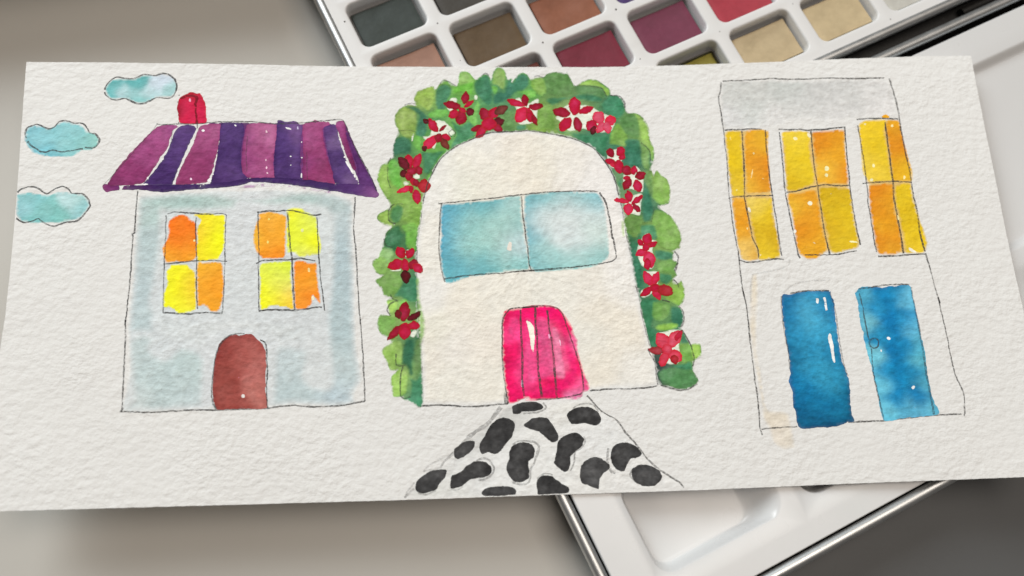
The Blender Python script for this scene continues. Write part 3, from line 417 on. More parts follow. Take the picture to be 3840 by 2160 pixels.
('L','door_pencil_line','h1',[([(-79.35,-36.45),(-80.45,-34.35),(-80.78,-31.23),(-80.59,-26.0),(-80.13,-22.3),(-78.99,-19.4),(-77.26,-17.71),(-75.48,-17.08),(-73.14,-17.15)],0.42,0.75),([(-69.2,-18.89),(-68.14,-19.46),(-67.57,-21.09),(-67.5,-23.23),(-67.13,-26.96),(-67.25,-30.91),(-66.87,-36.65)],0.42,0.75)],None,None,{}),
('M','white_fleck','h1',[([(-85.98,39.8),(-86.12,39.53),(-86.44,39.4),(-86.77,39.54),(-86.93,39.81),(-86.8,40.07),(-86.48,40.2),(-86.14,40.06)],(236,230,222)),([(-77.55,40.98),(-77.73,40.91),(-77.94,40.98),(-78.13,41.19),(-78.17,41.39),(-77.99,41.45),(-77.78,41.38),(-77.59,41.18)],(236,230,222)),([(-69.14,38.93),(-69.15,38.27),(-69.32,37.97),(-69.54,38.24),(-69.68,38.87),(-69.67,39.54),(-69.5,39.83),(-69.28,39.56)],(238,200,205)),([(-62.7,39.83),(-63.0,39.76),(-63.67,39.94),(-64.31,40.24),(-64.53,40.51),(-64.23,40.57),(-63.56,40.4),(-62.92,40.09)],(236,230,222)),([(-90.14,49.01),(-90.21,48.6),(-90.44,48.43),(-90.69,48.6),(-90.8,49.01),(-90.73,49.42),(-90.5,49.59),(-90.25,49.41)],(240,170,190)),([(-89.34,44.11),(-89.42,43.91),(-89.65,43.85),(-89.9,43.91),(-90.0,44.12),(-89.92,44.32),(-89.68,44.38),(-89.44,44.31)],(240,170,190)),([(-88.65,25.7),(-88.73,25.44),(-88.93,25.31),(-89.14,25.45),(-89.24,25.7),(-89.16,25.96),(-88.97,26.09),(-88.75,25.95)],(240,205,215)),([(-83.24,27.09),(-83.07,26.77),(-83.58,25.16),(-83.55,24.58),(-84.29,24.59),(-84.61,25.18),(-83.92,25.97)],(238,232,224)),([(-48.52,32.65),(-47.81,31.15),(-46.43,28.17),(-45.21,25.69),(-44.6,24.38),(-45.06,24.71),(-46.43,27.19),(-47.81,29.84),(-48.52,31.66)],(238,232,224)),([(-69.14,30.8),(-69.19,30.57),(-69.3,30.48),(-69.43,30.58),(-69.49,30.81),(-69.44,31.04),(-69.33,31.13),(-69.2,31.03)],(236,196,206)),([(-68.89,28.67),(-68.94,28.31),(-69.08,28.15),(-69.23,28.32),(-69.31,28.68),(-69.26,29.04),(-69.11,29.2),(-68.96,29.03)],(236,196,206)),([(-68.57,27.04),(-68.62,26.84),(-68.8,26.78),(-68.98,26.85),(-69.05,27.04),(-68.99,27.24),(-68.82,27.3),(-68.64,27.23)],(236,196,206)),([(-62.47,31.85),(-62.53,31.72),(-62.7,31.65),(-62.89,31.72),(-62.95,31.85),(-62.89,31.98),(-62.71,32.05),(-62.53,31.98)],(236,230,222)),([(-62.44,29.35),(-62.5,29.16),(-62.64,29.06),(-62.8,29.16),(-62.86,29.36),(-62.81,29.55),(-62.66,29.65),(-62.51,29.55)],(236,230,222)),([(-59.69,36.04),(-59.75,35.87),(-59.9,35.81),(-60.05,35.88),(-60.12,36.04),(-60.06,36.21),(-59.91,36.27),(-59.76,36.2)],(236,230,222)),([(-59.46,31.48),(-59.52,31.29),(-59.69,31.22),(-59.88,31.29),(-59.94,31.49),(-59.88,31.69),(-59.7,31.75),(-59.52,31.68)],(236,230,222)),([(-59.5,26.06),(-59.55,25.37),(-59.69,25.08),(-59.85,25.38),(-59.92,26.06),(-59.88,26.74),(-59.73,27.04),(-59.58,26.74)],(236,230,222)),([(-60.83,40.14),(-60.85,39.71),(-60.97,39.54),(-61.09,39.71),(-61.13,40.14),(-61.11,40.58),(-60.99,40.74),(-60.87,40.57)],(200,190,210)),([(-97.43,39.03),(-97.45,38.9),(-97.57,38.87),(-97.69,38.9),(-97.72,39.03),(-97.7,39.17),(-97.59,39.2),(-97.47,39.17)],(236,230,222)),([(-77.66,37.68),(-77.67,37.09),(-77.75,36.86),(-77.85,37.09),(-77.9,37.69),(-77.9,38.29),(-77.81,38.52),(-77.72,38.28)],(180,165,195)),([(-99.9,24.37),(-100.12,24.22),(-100.66,24.06),(-101.23,24.04),(-101.5,24.14),(-101.28,24.29),(-100.74,24.45),(-100.17,24.47)],(236,230,222)),([(-96.38,32.1),(-96.45,31.87),(-96.7,31.61),(-97.07,31.45),(-97.28,31.52),(-97.2,31.74),(-96.96,32.0),(-96.59,32.16)],(236,230,222)),([(-98.14,29.09),(-98.07,28.87),(-98.2,28.58),(-98.42,28.39),(-98.62,28.39),(-98.69,28.62),(-98.56,28.9),(-98.34,29.1)],(236,230,222)),([(-57.8,32.84),(-57.86,32.71),(-57.97,32.65),(-58.1,32.72),(-58.16,32.85),(-58.1,32.98),(-57.98,33.04),(-57.86,32.98)],(230,190,205)),([(-99.85,25.93),(-100.04,25.62),(-100.2,25.55),(-100.33,25.75),(-100.33,26.13),(-100.15,26.45),(-99.98,26.51),(-99.85,26.32)],(236,230,222)),([(-72.47,-33.21),(-72.61,-33.55),(-72.96,-33.69),(-73.32,-33.52),(-73.48,-33.18),(-73.34,-32.85),(-72.99,-32.7),(-72.63,-32.87)],(226,222,214)),([(-71.99,-34.32),(-72.19,-34.37),(-72.63,-34.32),(-73.04,-34.21),(-73.22,-34.07),(-73.02,-34.03),(-72.59,-34.07),(-72.18,-34.18)],(226,200,206)),([(-73.83,-28.38),(-74.02,-28.56),(-74.23,-28.53),(-74.26,-28.34),(-74.14,-28.11),(-73.95,-27.93),(-73.74,-27.97),(-73.71,-28.15)],(222,150,170)),([(-67.55,13.77),(-67.65,13.48),(-67.91,13.37),(-68.18,13.49),(-68.3,13.78),(-68.2,14.07),(-67.94,14.18),(-67.66,14.06)],(255,210,120)),([(-67.76,7.42),(-67.86,7.11),(-68.07,6.97),(-68.29,7.12),(-68.4,7.44),(-68.3,7.75),(-68.09,7.89),(-67.88,7.74)],(255,210,120)),([(-58.81,10.52),(-58.91,10.14),(-59.2,10.0),(-59.5,10.15),(-59.62,10.53),(-59.52,10.91),(-59.23,11.05),(-58.92,10.9)],(214,214,150)),([(-58.66,8.4),(-58.76,8.11),(-58.97,8.0),(-59.19,8.12),(-59.3,8.41),(-59.2,8.7),(-58.99,8.81),(-58.77,8.69)],(214,214,160)),([(-86.81,8.4),(-86.9,8.04),(-87.1,7.9),(-87.32,8.05),(-87.45,8.42),(-87.36,8.79),(-87.15,8.93),(-86.93,8.78)],(255,220,160)),([(-56.85,-0.4),(-56.79,-0.85),(-56.97,-1.13),(-57.3,-1.04),(-57.54,-0.66),(-57.6,-0.21),(-57.42,0.07),(-57.1,-0.03)],(255,205,140)),([(-55.74,-8.26),(-55.92,-8.67),(-56.21,-8.8),(-56.43,-8.57),(-56.49,-8.12),(-56.31,-7.71),(-56.02,-7.58),(-55.8,-7.81)],(250,225,190)),([(-86.42,10.79),(-86.48,10.5),(-86.64,10.39),(-86.8,10.51),(-86.9,10.8),(-86.83,11.08),(-86.68,11.19),(-86.51,11.08)],(205,210,170))],None,None,{}),
('P','painted_arched_house','card',[(-27.87,-36.58),(-27.83,-33.95),(-28.07,-26.1),(-28.55,-16.81),(-28.77,-9.95),(-28.99,-2.63),(-28.72,5.14),(-28.5,8.55),(-27.8,12.15),(-26.88,18.03),(-25.64,22.92),(-23.91,26.79),(-22.17,29.99),(-19.78,32.31),(-17.04,34.28),(-14.31,35.53),(-11.56,36.78),(-8.13,37.9),(-4.71,38.12),(-1.31,38.1),(2.46,38.37),(6.19,37.81),(6.3,37.81),(10.69,36.76),(14.73,35.73),(18.06,34.18),(20.7,32.65),(22.89,29.68),(25.02,26.01),(26.14,22.74),(26.83,18.42),(27.51,14.14),(27.73,10.61),(28.18,5.71),(28.4,4.44),(29.0,-1.06),(29.52,-7.55),(30.1,-11.12),(30.33,-14.65),(31.02,-18.86),(31.7,-23.03),(32.46,-26.15),(32.88,-29.23),(32.92,-32.62),(33.04,-34.3),(27.33,-34.75),(21.25,-34.59),(15.16,-34.9),(-2.31,-36.62),(-8.39,-37.48),(-15.56,-37.66),(-23.3,-37.06)],[(-11.8,29.47,221,215,201),(-5.22,25.71,220,214,199),(-1.54,32.88,220,212,198),(-21.26,26.03,221,217,208),(-16.93,25.95,218,214,198),(-9.93,34.91,221,216,205),(-0.1,27.38,220,212,196),(4.15,29.08,218,211,195),(14.31,28.8,221,215,204),(9.43,32.58,220,214,200),(22.56,24.98,223,218,210),(24.0,21.36,223,218,210),(-26.16,-24.58,220,213,199),(-16.37,-11.94,220,213,198),(-13.49,-21.8,220,212,198),(-25.7,1.67,221,216,204),(-20.05,-31.11,220,215,202),(-12.23,-31.39,220,214,200),(-24.15,-18.24,218,213,196),(-26.83,-8.35,221,217,208),(-8.23,-8.88,220,214,200),(-19.81,-21.6,221,215,204),(16.41,-6.05,220,214,201),(20.98,-15.02,219,211,195),(25.74,-20.39,220,212,196),(20.12,-27.05,220,212,196),(26.78,-28.99,221,216,205),(26.69,-8.16,221,216,206),(9.39,-7.59,220,215,202),(26.55,-0.98,222,217,208),(17.42,-21.82,220,215,202)],'cream painted house with rounded top and long blue window',{'key': 'h2','edge': 0.03,'gran': 0.25,'soft': 1.5}),
('P','window_pane','h2',[(-21.96,16.87),(-18.82,17.15),(-12.19,17.69),(-6.19,18.24),(-2.82,19.03),(-0.33,18.78),(-0.18,14.89),(0.12,10.68),(0.31,7.73),(0.76,3.26),(1.01,-1.84),(-4.73,-2.48),(-9.63,-3.15),(-14.51,-3.68),(-16.14,-3.97),(-18.09,-4.75),(-21.01,-5.28),(-21.92,-3.14),(-22.5,-0.1),(-22.72,4.99),(-22.31,8.58),(-22.36,13.75)],[(-20.88,13.71,88,158,178),(-21.01,8.54,88,156,175),(-18.19,16.08,98,163,176),(-13.88,16.68,105,165,169),(-8.87,17.6,108,169,172),(-12.38,11.77,151,191,182),(-16.33,11.87,138,185,180),(-5.79,11.57,161,194,184),(-2.26,16.71,161,194,187),(-1.91,9.71,145,185,177),(-21.09,4.95,90,159,177),(-19.59,-0.17,96,163,175),(-19.34,-2.87,99,165,172),(-12.81,-1.37,109,170,173),(-15.9,4.14,149,190,180),(-9.35,4.63,156,193,182),(-6.0,6.23,161,195,184),(-4.58,1.07,151,191,182),(-1.39,-0.74,133,185,180),(-2.78,4.75,191,204,203),(-9.49,0.55,113,172,172),(-21.0,-4.84,112,177,180),(-0.77,5.71,185,202,201),(-17.11,7.58,144,187,180)],'left blue painted window pane,deep teal at its edges',{'edge': 0.3,'gran': 0.4,'spread': 0.7}),
('P','window_pane','h2',[(0.78,18.74),(2.32,19.41),(7.03,19.81),(11.74,20.04),(15.43,19.77),(20.48,19.47),(21.75,18.37),(22.48,16.75),(23.01,12.49),(23.12,7.24),(23.2,8.27),(23.09,3.49),(22.72,0.4),(21.69,-0.3),(18.78,-1.83),(15.94,-2.47),(9.67,-2.69),(3.42,-2.93),(1.39,-1.97),(0.96,3.44),(0.52,8.93),(0.6,7.9),(0.35,13.12)],[(2.25,17.99,114,173,178),(6.98,18.92,128,177,176),(12.0,18.78,132,180,179),(17.02,18.3,137,184,182),(20.31,17.16,124,178,184),(1.01,13.1,119,175,181),(0.76,7.89,114,172,181),(3.99,13.0,200,207,202),(4.84,10.18,201,208,203),(11.64,12.78,203,209,204),(11.85,16.3,201,207,203),(16.76,14.41,201,208,203),(20.66,12.55,197,207,202),(20.28,7.31,192,205,197),(1.66,7.06,118,174,181),(1.82,-0.19,120,175,176),(6.31,-0.71,139,185,181),(11.54,-0.53,152,191,185),(10.22,6.78,202,208,204),(15.37,4.79,202,208,204),(20.82,7.22,193,206,197),(21.11,1.35,146,187,181),(16.18,1.13,160,194,187),(5.13,3.3,167,197,190),(18.85,-0.75,152,191,185)],'right blue painted window pane with pale centre',{'edge': 0.25,'gran': 0.4,'spread': 0.72}),
('P','door','h2',[(-6.32,-13.57),(-4.83,-12.64),(-1.92,-12.41),(0.36,-11.83),(-1.16,-12.14),(0.91,-11.79),(4.34,-11.81),(7.06,-12.26),(8.72,-13.2),(10.31,-15.35),(11.53,-17.82),(12.08,-19.92),(12.99,-21.67),(12.71,-23.38),(13.07,-25.78),(13.69,-29.2),(14.4,-31.25),(15.1,-33.29),(15.19,-34.47),(14.46,-35.28),(13.43,-35.57),(13.18,-36.89),(10.97,-37.31),(8.66,-36.89),(4.32,-37.05),(0.65,-37.23),(-2.33,-37.02),(-0.84,-36.38),(-3.06,-37.07),(-5.9,-37.67),(-6.41,-34.75),(-6.84,-30.02),(-7.12,-25.24),(-7.08,-20.41),(-6.75,-16.18)],[(-4.32,-15.61,214,22,88),(-4.11,-25.35,226,18,94),(-3.82,-18.9,230,62,122),(-4.84,-34.81,226,20,94),(0.01,-25.5,226,72,128),(0.32,-31.87,230,72,128),(-6.33,-25.26,214,22,88),(0.45,-14.29,226,20,100),(5.64,-13.09,228,18,100),(3.58,-19.61,220,78,128),(3.89,-26.47,218,62,112),(6.98,-19.73,206,94,128),(7.83,-28.31,218,112,146),(10.06,-24.99,240,44,114),(9.65,-31.75,230,14,98),(12.22,-28.47,226,24,94),(0.69,-29.73,230,72,128),(1.11,-34.77,222,20,94),(11.86,-23.35,236,104,148),(14.43,-33.27,236,84,134),(11.68,-36.67,226,124,164),(8.78,-18.07,240,14,98),(6.2,-33.3,228,18,98),(0.45,-21.22,228,40,110),(7.46,-23.19,205,100,132)],'bright pink painted plank door',{'edge': 0.25,'gran': 0.75,'soft': 0.1}),
('P','wash_stroke','h2',[(2.32,-15.06),(5.03,-15.51),(5.42,-19.68),(5.94,-24.84),(6.04,-30.27),(4.64,-31.23),(2.45,-30.81),(2.37,-24.71),(2.29,-19.57)],('L',(216,84,132)),None,{'edge': 0.0,'gran': 0.9,'soft': 0.7,'body': 0.75,'flat': 1}),
('P','wash_stroke','h2',[(6.12,-17.98),(7.91,-18.39),(8.47,-23.23),(9.16,-31.4),(6.71,-31.47),(6.45,-26.57),(6.27,-21.43)],('L',(222,122,154)),None,{'edge': 0.0,'gran': 0.9,'soft': 0.7,'body': 0.85,'flat': 1}),
('P','wash_stroke','h2',[(-0.69,-15.3),(1.91,-16.44),(1.83,-24.69),(1.88,-31.46),(-0.13,-32.72),(-1.23,-27.97)],('L',(232,84,138)),None,{'edge': 0.0,'gran': 0.9,'soft': 0.7,'body': 0.6,'flat': 1}),
('P','wash_stroke','h2',[(-4.93,-14.94),(-2.22,-15.36),(-2.06,-22.2),(-2.3,-28.61),(-3.01,-22.17),(-5.13,-19.5)],('L',(228,72,130)),None,{'edge': 0.0,'gran': 0.9,'soft': 0.7,'body': 0.6,'flat': 1}),
('P','wash_stroke','h2',[(1.61,-31.45),(2.38,-35.81),(6.06,-35.62),(6.11,-31.95)],('L',(210,18,86)),None,{'edge': 0.0,'gran': 0.9,'soft': 0.7,'body': 0.6,'flat': 1}),
('P','wash_stroke','h2',[(8.52,-16.67),(9.8,-18.11),(11.73,-25.39),(12.44,-30.17),(10.7,-31.12),(9.39,-24.97)],('L',(244,40,116)),None,{'edge': 0.0,'gran': 0.9,'soft': 0.7,'body': 0.6,'flat': 1}),
('M','white_fleck','h2',[([(-0.38,-16.0),(0.68,-16.46),(1.47,-17.81),(1.56,-21.26),(1.02,-24.66),(0.59,-25.16),(0.38,-21.22),(-0.13,-17.75)],(240,226,208)),([(5.28,-19.67),(5.62,-19.69),(5.63,-22.61),(5.21,-22.77)],(244,170,196)),([(7.99,-21.15),(8.26,-21.16),(8.43,-22.88),(8.15,-23.04)],(240,180,200)),([(-2.21,-30.83),(-1.94,-31.79),(-1.96,-33.52),(-2.43,-33.5),(-2.52,-32.08)],(226,190,205)),([(-4.05,5.82),(-3.34,5.45),(-3.5,3.41),(-4.63,3.79)],(222,212,198))],None,None,{}),
('L','pencil_line','h2',[([(-27.87,-36.58),(-27.83,-33.95),(-28.07,-26.1),(-28.55,-16.81),(-28.77,-9.95),(-28.99,-2.63),(-28.72,5.14),(-28.5,8.55),(-27.8,12.15),(-26.88,18.03),(-25.64,22.92),(-23.91,26.79),(-22.17,29.99),(-19.78,32.31),(-17.04,34.28),(-14.31,35.53),(-11.56,36.78),(-8.13,37.9),(-4.71,38.12),(-1.31,38.1),(2.46,38.37),(6.19,37.81),(6.3,37.81),(10.69,36.76),(14.73,35.73),(18.06,34.18),(20.7,32.65),(22.89,29.68),(25.02,26.01),(26.14,22.74),(26.83,18.42),(27.51,14.14),(27.73,10.61),(28.18,5.71),(28.4,4.44),(29.0,-1.06),(29.52,-7.55),(30.1,-11.12),(30.33,-14.65),(31.02,-18.86),(31.7,-23.03),(32.46,-26.15),(32.88,-29.23),(32.92,-32.62),(33.04,-34.3)],0.36,0.6),([(32.92,-34.57),(27.3,-35.02),(21.23,-34.86),(15.14,-35.13)],0.42,0.8),([(-28.25,-37.33),(-23.31,-37.3),(-15.57,-37.97),(-8.4,-37.69),(-6.21,-37.56)],0.46,0.8),([(-22.78,17.31),(-18.81,17.57),(-12.17,18.11),(-5.5,18.75),(-0.48,19.21),(5.9,19.73),(7.03,19.81),(13.75,19.88),(19.15,19.79),(21.16,19.56)],0.46,0.75),([(21.48,19.27),(22.7,17.46),(23.47,14.25),(23.88,10.71),(24.18,5.82),(24.3,6.39),(24.61,3.44),(24.74,0.52),(23.43,-0.53),(18.82,-1.29),(13.2,-1.84),(6.23,-2.14),(-0.71,-2.53)],0.5,0.8),([(-21.62,-3.99),(-17.74,-3.42),(-12.87,-2.99),(-6.37,-2.86),(-1.47,-2.42),(4.74,-2.31)],0.46,0.75),([(-21.96,17.22),(-22.36,13.75),(-22.83,7.22),(-22.89,4.31),(-22.51,-0.44),(-21.93,-3.48),(-21.48,-4.83)],0.42,0.65),([(0.0,18.77),(-0.01,14.88),(0.4,9.63),(0.59,6.52),(0.94,3.59),(1.09,-0.15),(1.63,-2.37)],0.46,0.8),([(-6.06,-37.57),(-6.65,-33.18),(-7.09,-28.43),(-6.99,-22.03),(-6.56,-15.54),(-5.18,-13.28),(-3.54,-12.52),(2.92,-12.32),(-1.17,-12.42),(2.27,-12.09),(5.68,-12.32),(8.05,-13.0),(9.32,-14.61),(10.16,-17.77),(11.57,-22.65),(12.66,-26.79),(13.45,-30.21),(13.46,-35.24),(11.05,-36.15),(6.66,-36.81),(1.0,-36.82)],0.46,0.7),([(2.14,-12.61),(2.06,-16.09),(2.17,-20.59),(2.12,-28.1),(2.28,-31.47),(2.63,-36.15)],0.62,0.8),([(5.28,-13.42),(5.55,-17.95),(6.03,-21.42),(6.25,-26.56),(6.39,-29.95),(6.51,-36.64)],0.62,0.8),([(-1.79,-13.07),(-1.91,-18.97),(-1.89,-25.43),(-2.19,-31.78),(-1.91,-35.87)],0.62,0.8)],None,None,{}),
('P','painted_foliage_arch','card',[(-28.26,-37.95),(-29.79,-36.97),(-31.01,-36.15),(-32.86,-35.62),(-33.47,-34.98),(-35.32,-34.75),(-35.6,-32.1),(-36.22,-31.77),(-35.74,-29.29),(-34.64,-28.23),(-36.19,-27.7),(-37.42,-24.82),(-38.34,-23.2),(-37.71,-21.95),(-35.83,-20.75),(-37.07,-19.1),(-38.63,-18.08),(-39.41,-16.13),(-39.09,-13.87),(-38.3,-13.09),(-36.41,-13.31),(-36.71,-11.35),(-37.02,-9.53),(-36.06,-8.58),(-37.65,-8.03),(-38.28,-6.36),(-39.54,-4.67),(-39.86,-3.66),(-38.27,-2.87),(-39.86,-1.65),(-40.66,0.05),(-40.5,1.73),(-38.89,2.69),(-38.25,4.71),(-37.76,6.74),(-37.59,8.11),(-37.43,7.94),(-36.94,9.64),(-35.3,11.31),(-38.22,12.08),(-39.46,13.5),(-38.87,14.87),(-36.57,16.19),(-35.92,16.87),(-36.89,18.99),(-38.19,21.48),(-39.33,24.33),(-38.99,26.8),(-38.15,28.91),(-36.82,29.59),(-35.48,30.8),(-34.98,31.33),(-34.96,34.21),(-34.1,37.1),(-33.58,39.11),(-34.24,40.78),(-34.56,43.0),(-33.71,44.85),(-32.0,46.5),(-29.97,47.04),(-28.78,46.65),(-29.1,48.53),(-28.22,50.78),(-26.5,51.71),(-23.41,52.62),(-22.92,51.48),(-21.68,53.36),(-20.28,54.67),(-18.58,53.7),(-17.07,52.55),(-16.51,54.06),(-16.1,56.33),(-14.69,57.27),(-12.99,56.48),(-11.49,54.56),(-9.9,55.67),(-8.5,56.21),(-7.49,55.43),(-6.99,54.66),(-6.39,56.93),(-4.95,58.24),(-3.24,57.43),(-2.62,55.69),(-2.33,54.35),(-0.93,54.69),(-1.16,53.37),(0.5,55.61),(2.1,56.33),(3.61,55.33),(4.42,53.97),(6.37,54.87),(5.79,54.69),(7.51,54.46),(8.97,55.76),(11.79,56.27),(14.2,55.64),(14.77,56.4),(15.38,54.85),(16.13,52.92),(17.1,51.75),(18.57,52.87),(20.73,53.8),(23.17,53.57),(25.16,52.0),(26.8,50.44),(26.86,48.91),(28.75,48.5),(30.06,47.33),(30.72,44.66),(31.47,43.13),(33.88,42.88),(35.82,41.14),(36.98,38.48),(36.89,35.51),(37.81,32.16),(37.7,28.88),(36.6,26.01),(37.16,24.55),(37.93,25.6),(39.47,23.74),(40.73,22.62),(41.32,19.73),(41.09,17.24),(40.43,15.49),(38.02,14.87),(38.9,13.43),(40.78,11.95),(42.22,9.43),(43.12,6.6),(42.82,7.28),(43.14,5.05),(42.36,2.5),(40.87,1.64),(40.11,-0.7),(41.62,-1.49),(40.39,-3.26),(40.92,-5.08),(39.77,-6.12),(40.71,-7.23),(41.84,-6.38),(42.52,-8.38),(42.48,-10.52),(41.75,-12.62),(40.62,-13.63),(41.38,-14.72),(41.49,-17.18),(40.6,-19.24),(41.46,-21.01),(42.56,-23.82),(44.96,-23.74),(45.36,-24.96),(45.15,-27.01),(43.51,-28.14),(42.65,-29.97),(42.86,-31.34),(43.84,-33.4),(43.24,-34.39),(41.09,-35.64),(38.72,-35.71),(36.42,-35.11),(33.77,-34.5),(32.89,-32.95),(33.04,-34.3),(32.92,-32.62),(32.88,-29.23),(32.46,-26.15),(31.7,-23.03),(31.02,-18.86),(30.33,-14.65),(30.1,-11.12),(29.52,-7.55),(29.0,-1.06),(28.4,4.44),(28.18,5.71),(27.73,10.61),(27.51,14.14),(26.83,18.42),(26.14,22.74),(25.02,26.01),(22.89,29.68),(20.7,32.65),(18.06,34.18),(14.73,35.73),(10.69,36.76),(6.3,37.81),(6.19,37.81),(2.46,38.37),(-1.31,38.1),(-4.71,38.12),(-8.13,37.9),(-11.56,36.78),(-14.31,35.53),(-17.04,34.28),(-19.78,32.31),(-22.17,29.99),(-23.91,26.79),(-25.64,22.92),(-26.88,18.03),(-27.8,12.15),(-28.5,8.55),(-28.72,5.14),(-28.99,-2.63),(-28.77,-9.95),(-28.55,-16.81),(-28.07,-26.1),(-27.83,-33.95),(-27.87,-36.58)],[(-25.87,48.49,134,160,81),(-19.79,46.18,93,149,81),(-14.56,49.88,112,163,76),(-9.48,47.91,84,140,90),(-4.3,48.55,83,132,90),(2.73,51.36,97,150,81),(-25.65,41.39,83,132,86),(-32.39,40.74,116,144,79),(-27.76,35.16,103,162,72),(-32.46,33.43,65,109,86),(-35.85,26.35,126,163,77),(-30.18,29.78,91,132,81),(-30.99,17.44,124,157,77),(-35.28,14.08,116,148,77),(-16.11,43.52,111,163,86),(-12.46,40.49,102,154,86),(-1.9,40.27,103,138,81),(5.62,40.05,121,151,73),(12.19,51.09,98,133,79),(20.76,49.02,98,133,83),(15.85,42.73,143,171,110),(8.97,42.91,114,145,76),(27.45,45.11,74,126,92),(21.56,35.19,70,122,90),(32.21,39.37,103,138,77),(31.56,31.27,64,115,90),(36.03,35.54,139,169,85),(38.82,20.18,133,163,85),(35.11,16.39,64,115,90),(30.77,21.17,108,143,100),(39.19,9.2,123,154,85),(29.82,9.5,103,136,70),(-35.33,6.68,66,112,73),(-36.98,0.28,127,160,87),(-31.27,-6.24,70,120,87),(-36.04,-4.77,114,147,81),(-35.44,-10.73,144,175,95),(-36.74,-15.9,126,159,90),(-31.78,-22.8,64,113,81),(-35.53,-22.99,139,167,86),(-33.42,-30.62,144,176,90),(-29.43,-33.27,81,131,100),(29.35,-1.07,63,115,87),(39.15,5.93,125,156,81),(38.01,-2.45,108,143,83),(40.44,-10.08,131,163,77),(32.14,-13.66,70,122,90),(35.77,-15.55,108,144,77),(39.83,-16.42,63,115,90),(32.5,-21.69,70,120,89),(42.37,-25.87,126,161,81),(39.7,-32.56,92,134,83),(33.92,-28.93,67,81,76)],'arch of painted green leaves dotted with red flowers',{'key': 'fo','edge': 0.25,'gran': 0.35}),
('P','leaf_patch','fo',[(-29.1,48.53),(-28.22,50.78),(-26.5,51.71),(-23.41,52.62),(-23.13,49.59),(-23.52,46.96),(-24.92,44.54),(-26.93,46.25)],('L',(148,174,86)),None,{'edge': 0.2,'gran': 0.7,'flat': 1,'soft': 0.75,'body': 0.84}),
('P','leaf_patch','fo',[(-22.92,51.48),(-21.69,52.98),(-19.96,53.34),(-18.28,52.19),(-18.33,49.92),(-19.4,48.05),(-20.15,45.43),(-22.2,44.7),(-23.18,46.96),(-23.3,49.59)],('L',(62,116,91)),None,{'edge': 0.2,'gran': 0.7,'flat': 1,'soft': 0.75,'body': 0.84}),
('P','leaf_patch','fo',[(-16.53,53.3),(-16.1,56.33),(-14.69,57.27),(-12.99,56.48),(-11.67,54.56),(-12.07,52.86),(-14.49,52.52),(-16.55,52.54)],('L',(140,178,98)),None,{'edge': 0.2,'gran': 0.7,'flat': 1,'soft': 0.75,'body': 0.84}),
('P','leaf_patch','fo',[(-17.94,51.8),(-15.85,52.91),(-12.03,54.0),(-12.14,50.59),(-11.13,49.82),(-12.86,49.47),(-15.23,50.64),(-17.99,49.92)],('L',(113,176,73)),None,{'edge': 0.2,'gran': 0.7,'flat': 1,'soft': 0.75,'body': 0.84}),
('P','leaf_patch','fo',[(-12.04,53.62),(-9.91,55.48),(-7.99,55.82),(-7.2,53.9),(-6.76,51.62),(-6.73,47.85),(-8.17,46.01),(-10.16,47.92),(-11.81,50.21)],('L',(64,118,91)),None,{'edge': 0.2,'gran': 0.7,'flat': 1,'soft': 0.75,'body': 0.84}),
('P','leaf_patch','fo',[(-6.99,54.66),(-6.39,56.93),(-4.95,58.24),(-3.24,57.43),(-2.62,55.69),(-2.94,52.28),(-3.86,50.79),(-5.53,52.35),(-6.89,52.76)],('L',(147,175,100)),None,{'edge': 0.2,'gran': 0.7,'flat': 1,'soft': 0.75,'body': 0.84}),
('P','leaf_patch','fo',[(-3.53,50.41),(-2.34,54.16),(-0.93,54.69),(-1.16,53.37),(0.5,55.61),(2.09,56.14),(3.78,55.13),(3.82,52.47),(2.35,50.62),(-0.1,49.93),(-2.61,47.75),(-5.06,46.69),(-6.77,46.73),(-6.67,49.36),(-4.55,50.81)],('L',(59,114,94)),None,{'edge': 0.2,'gran': 0.7,'flat': 1,'soft': 0.75,'body': 0.84}),
('P','leaf_patch','fo',[(-7.24,52.77),(-5.02,51.96),(-5.61,50.08),(-6.65,49.92)],('L',(118,182,78)),None,{'edge': 0.2,'gran': 0.7,'flat': 1,'soft': 0.75,'body': 0.84}),
('P','leaf_patch','fo',[(-0.79,49.95),(3.06,50.97),(5.46,50.52),(5.71,48.63),(3.26,47.95),(1.95,49.5)],('L',(116,176,80)),None,{'edge': 0.2,'gran': 0.7,'flat': 1,'soft': 0.75,'body': 0.84}),
('P','leaf_patch','fo',[(4.22,53.59),(6.37,54.87),(7.96,54.64),(7.76,48.94),(6.07,48.99),(4.11,51.32)],('L',(125,163,81)),None,{'edge': 0.2,'gran': 0.7,'flat': 1,'soft': 0.75,'body': 0.84}),
('P','leaf_patch','fo',[(-31.66,46.5),(-28.62,46.46),(-27.28,45.5),(-25.28,43.24),(-25.36,38.42),(-26.4,36.6),(-28.74,37.37),(-28.36,40.68),(-27.98,43.64)],('L',(58,111,89)),None,{'edge': 0.2,'gran': 0.7,'flat': 1,'soft': 0.75,'body': 0.84}),
('P','leaf_patch','fo',[(-34.56,43.0),(-33.71,44.85),(-32.0,46.32),(-30.32,45.92),(-28.31,44.4),(-28.01,41.42),(-28.56,38.47),(-29.42,36.28),(-32.09,37.06),(-33.42,38.92),(-34.24,40.78)],('L',(139,163,81)),None,{'edge': 0.2,'gran': 0.7,'flat': 1,'soft': 0.75,'body': 0.84}),
('P','leaf_patch','fo',[(-25.27,43.99),(-22.87,45.46),(-19.81,45.43),(-19.51,43.55),(-21.57,42.46),(-24.28,42.48)],('L',(123,184,89)),None,{'edge': 0.2,'gran': 0.7,'flat': 1,'soft': 0.75,'body': 0.84}),
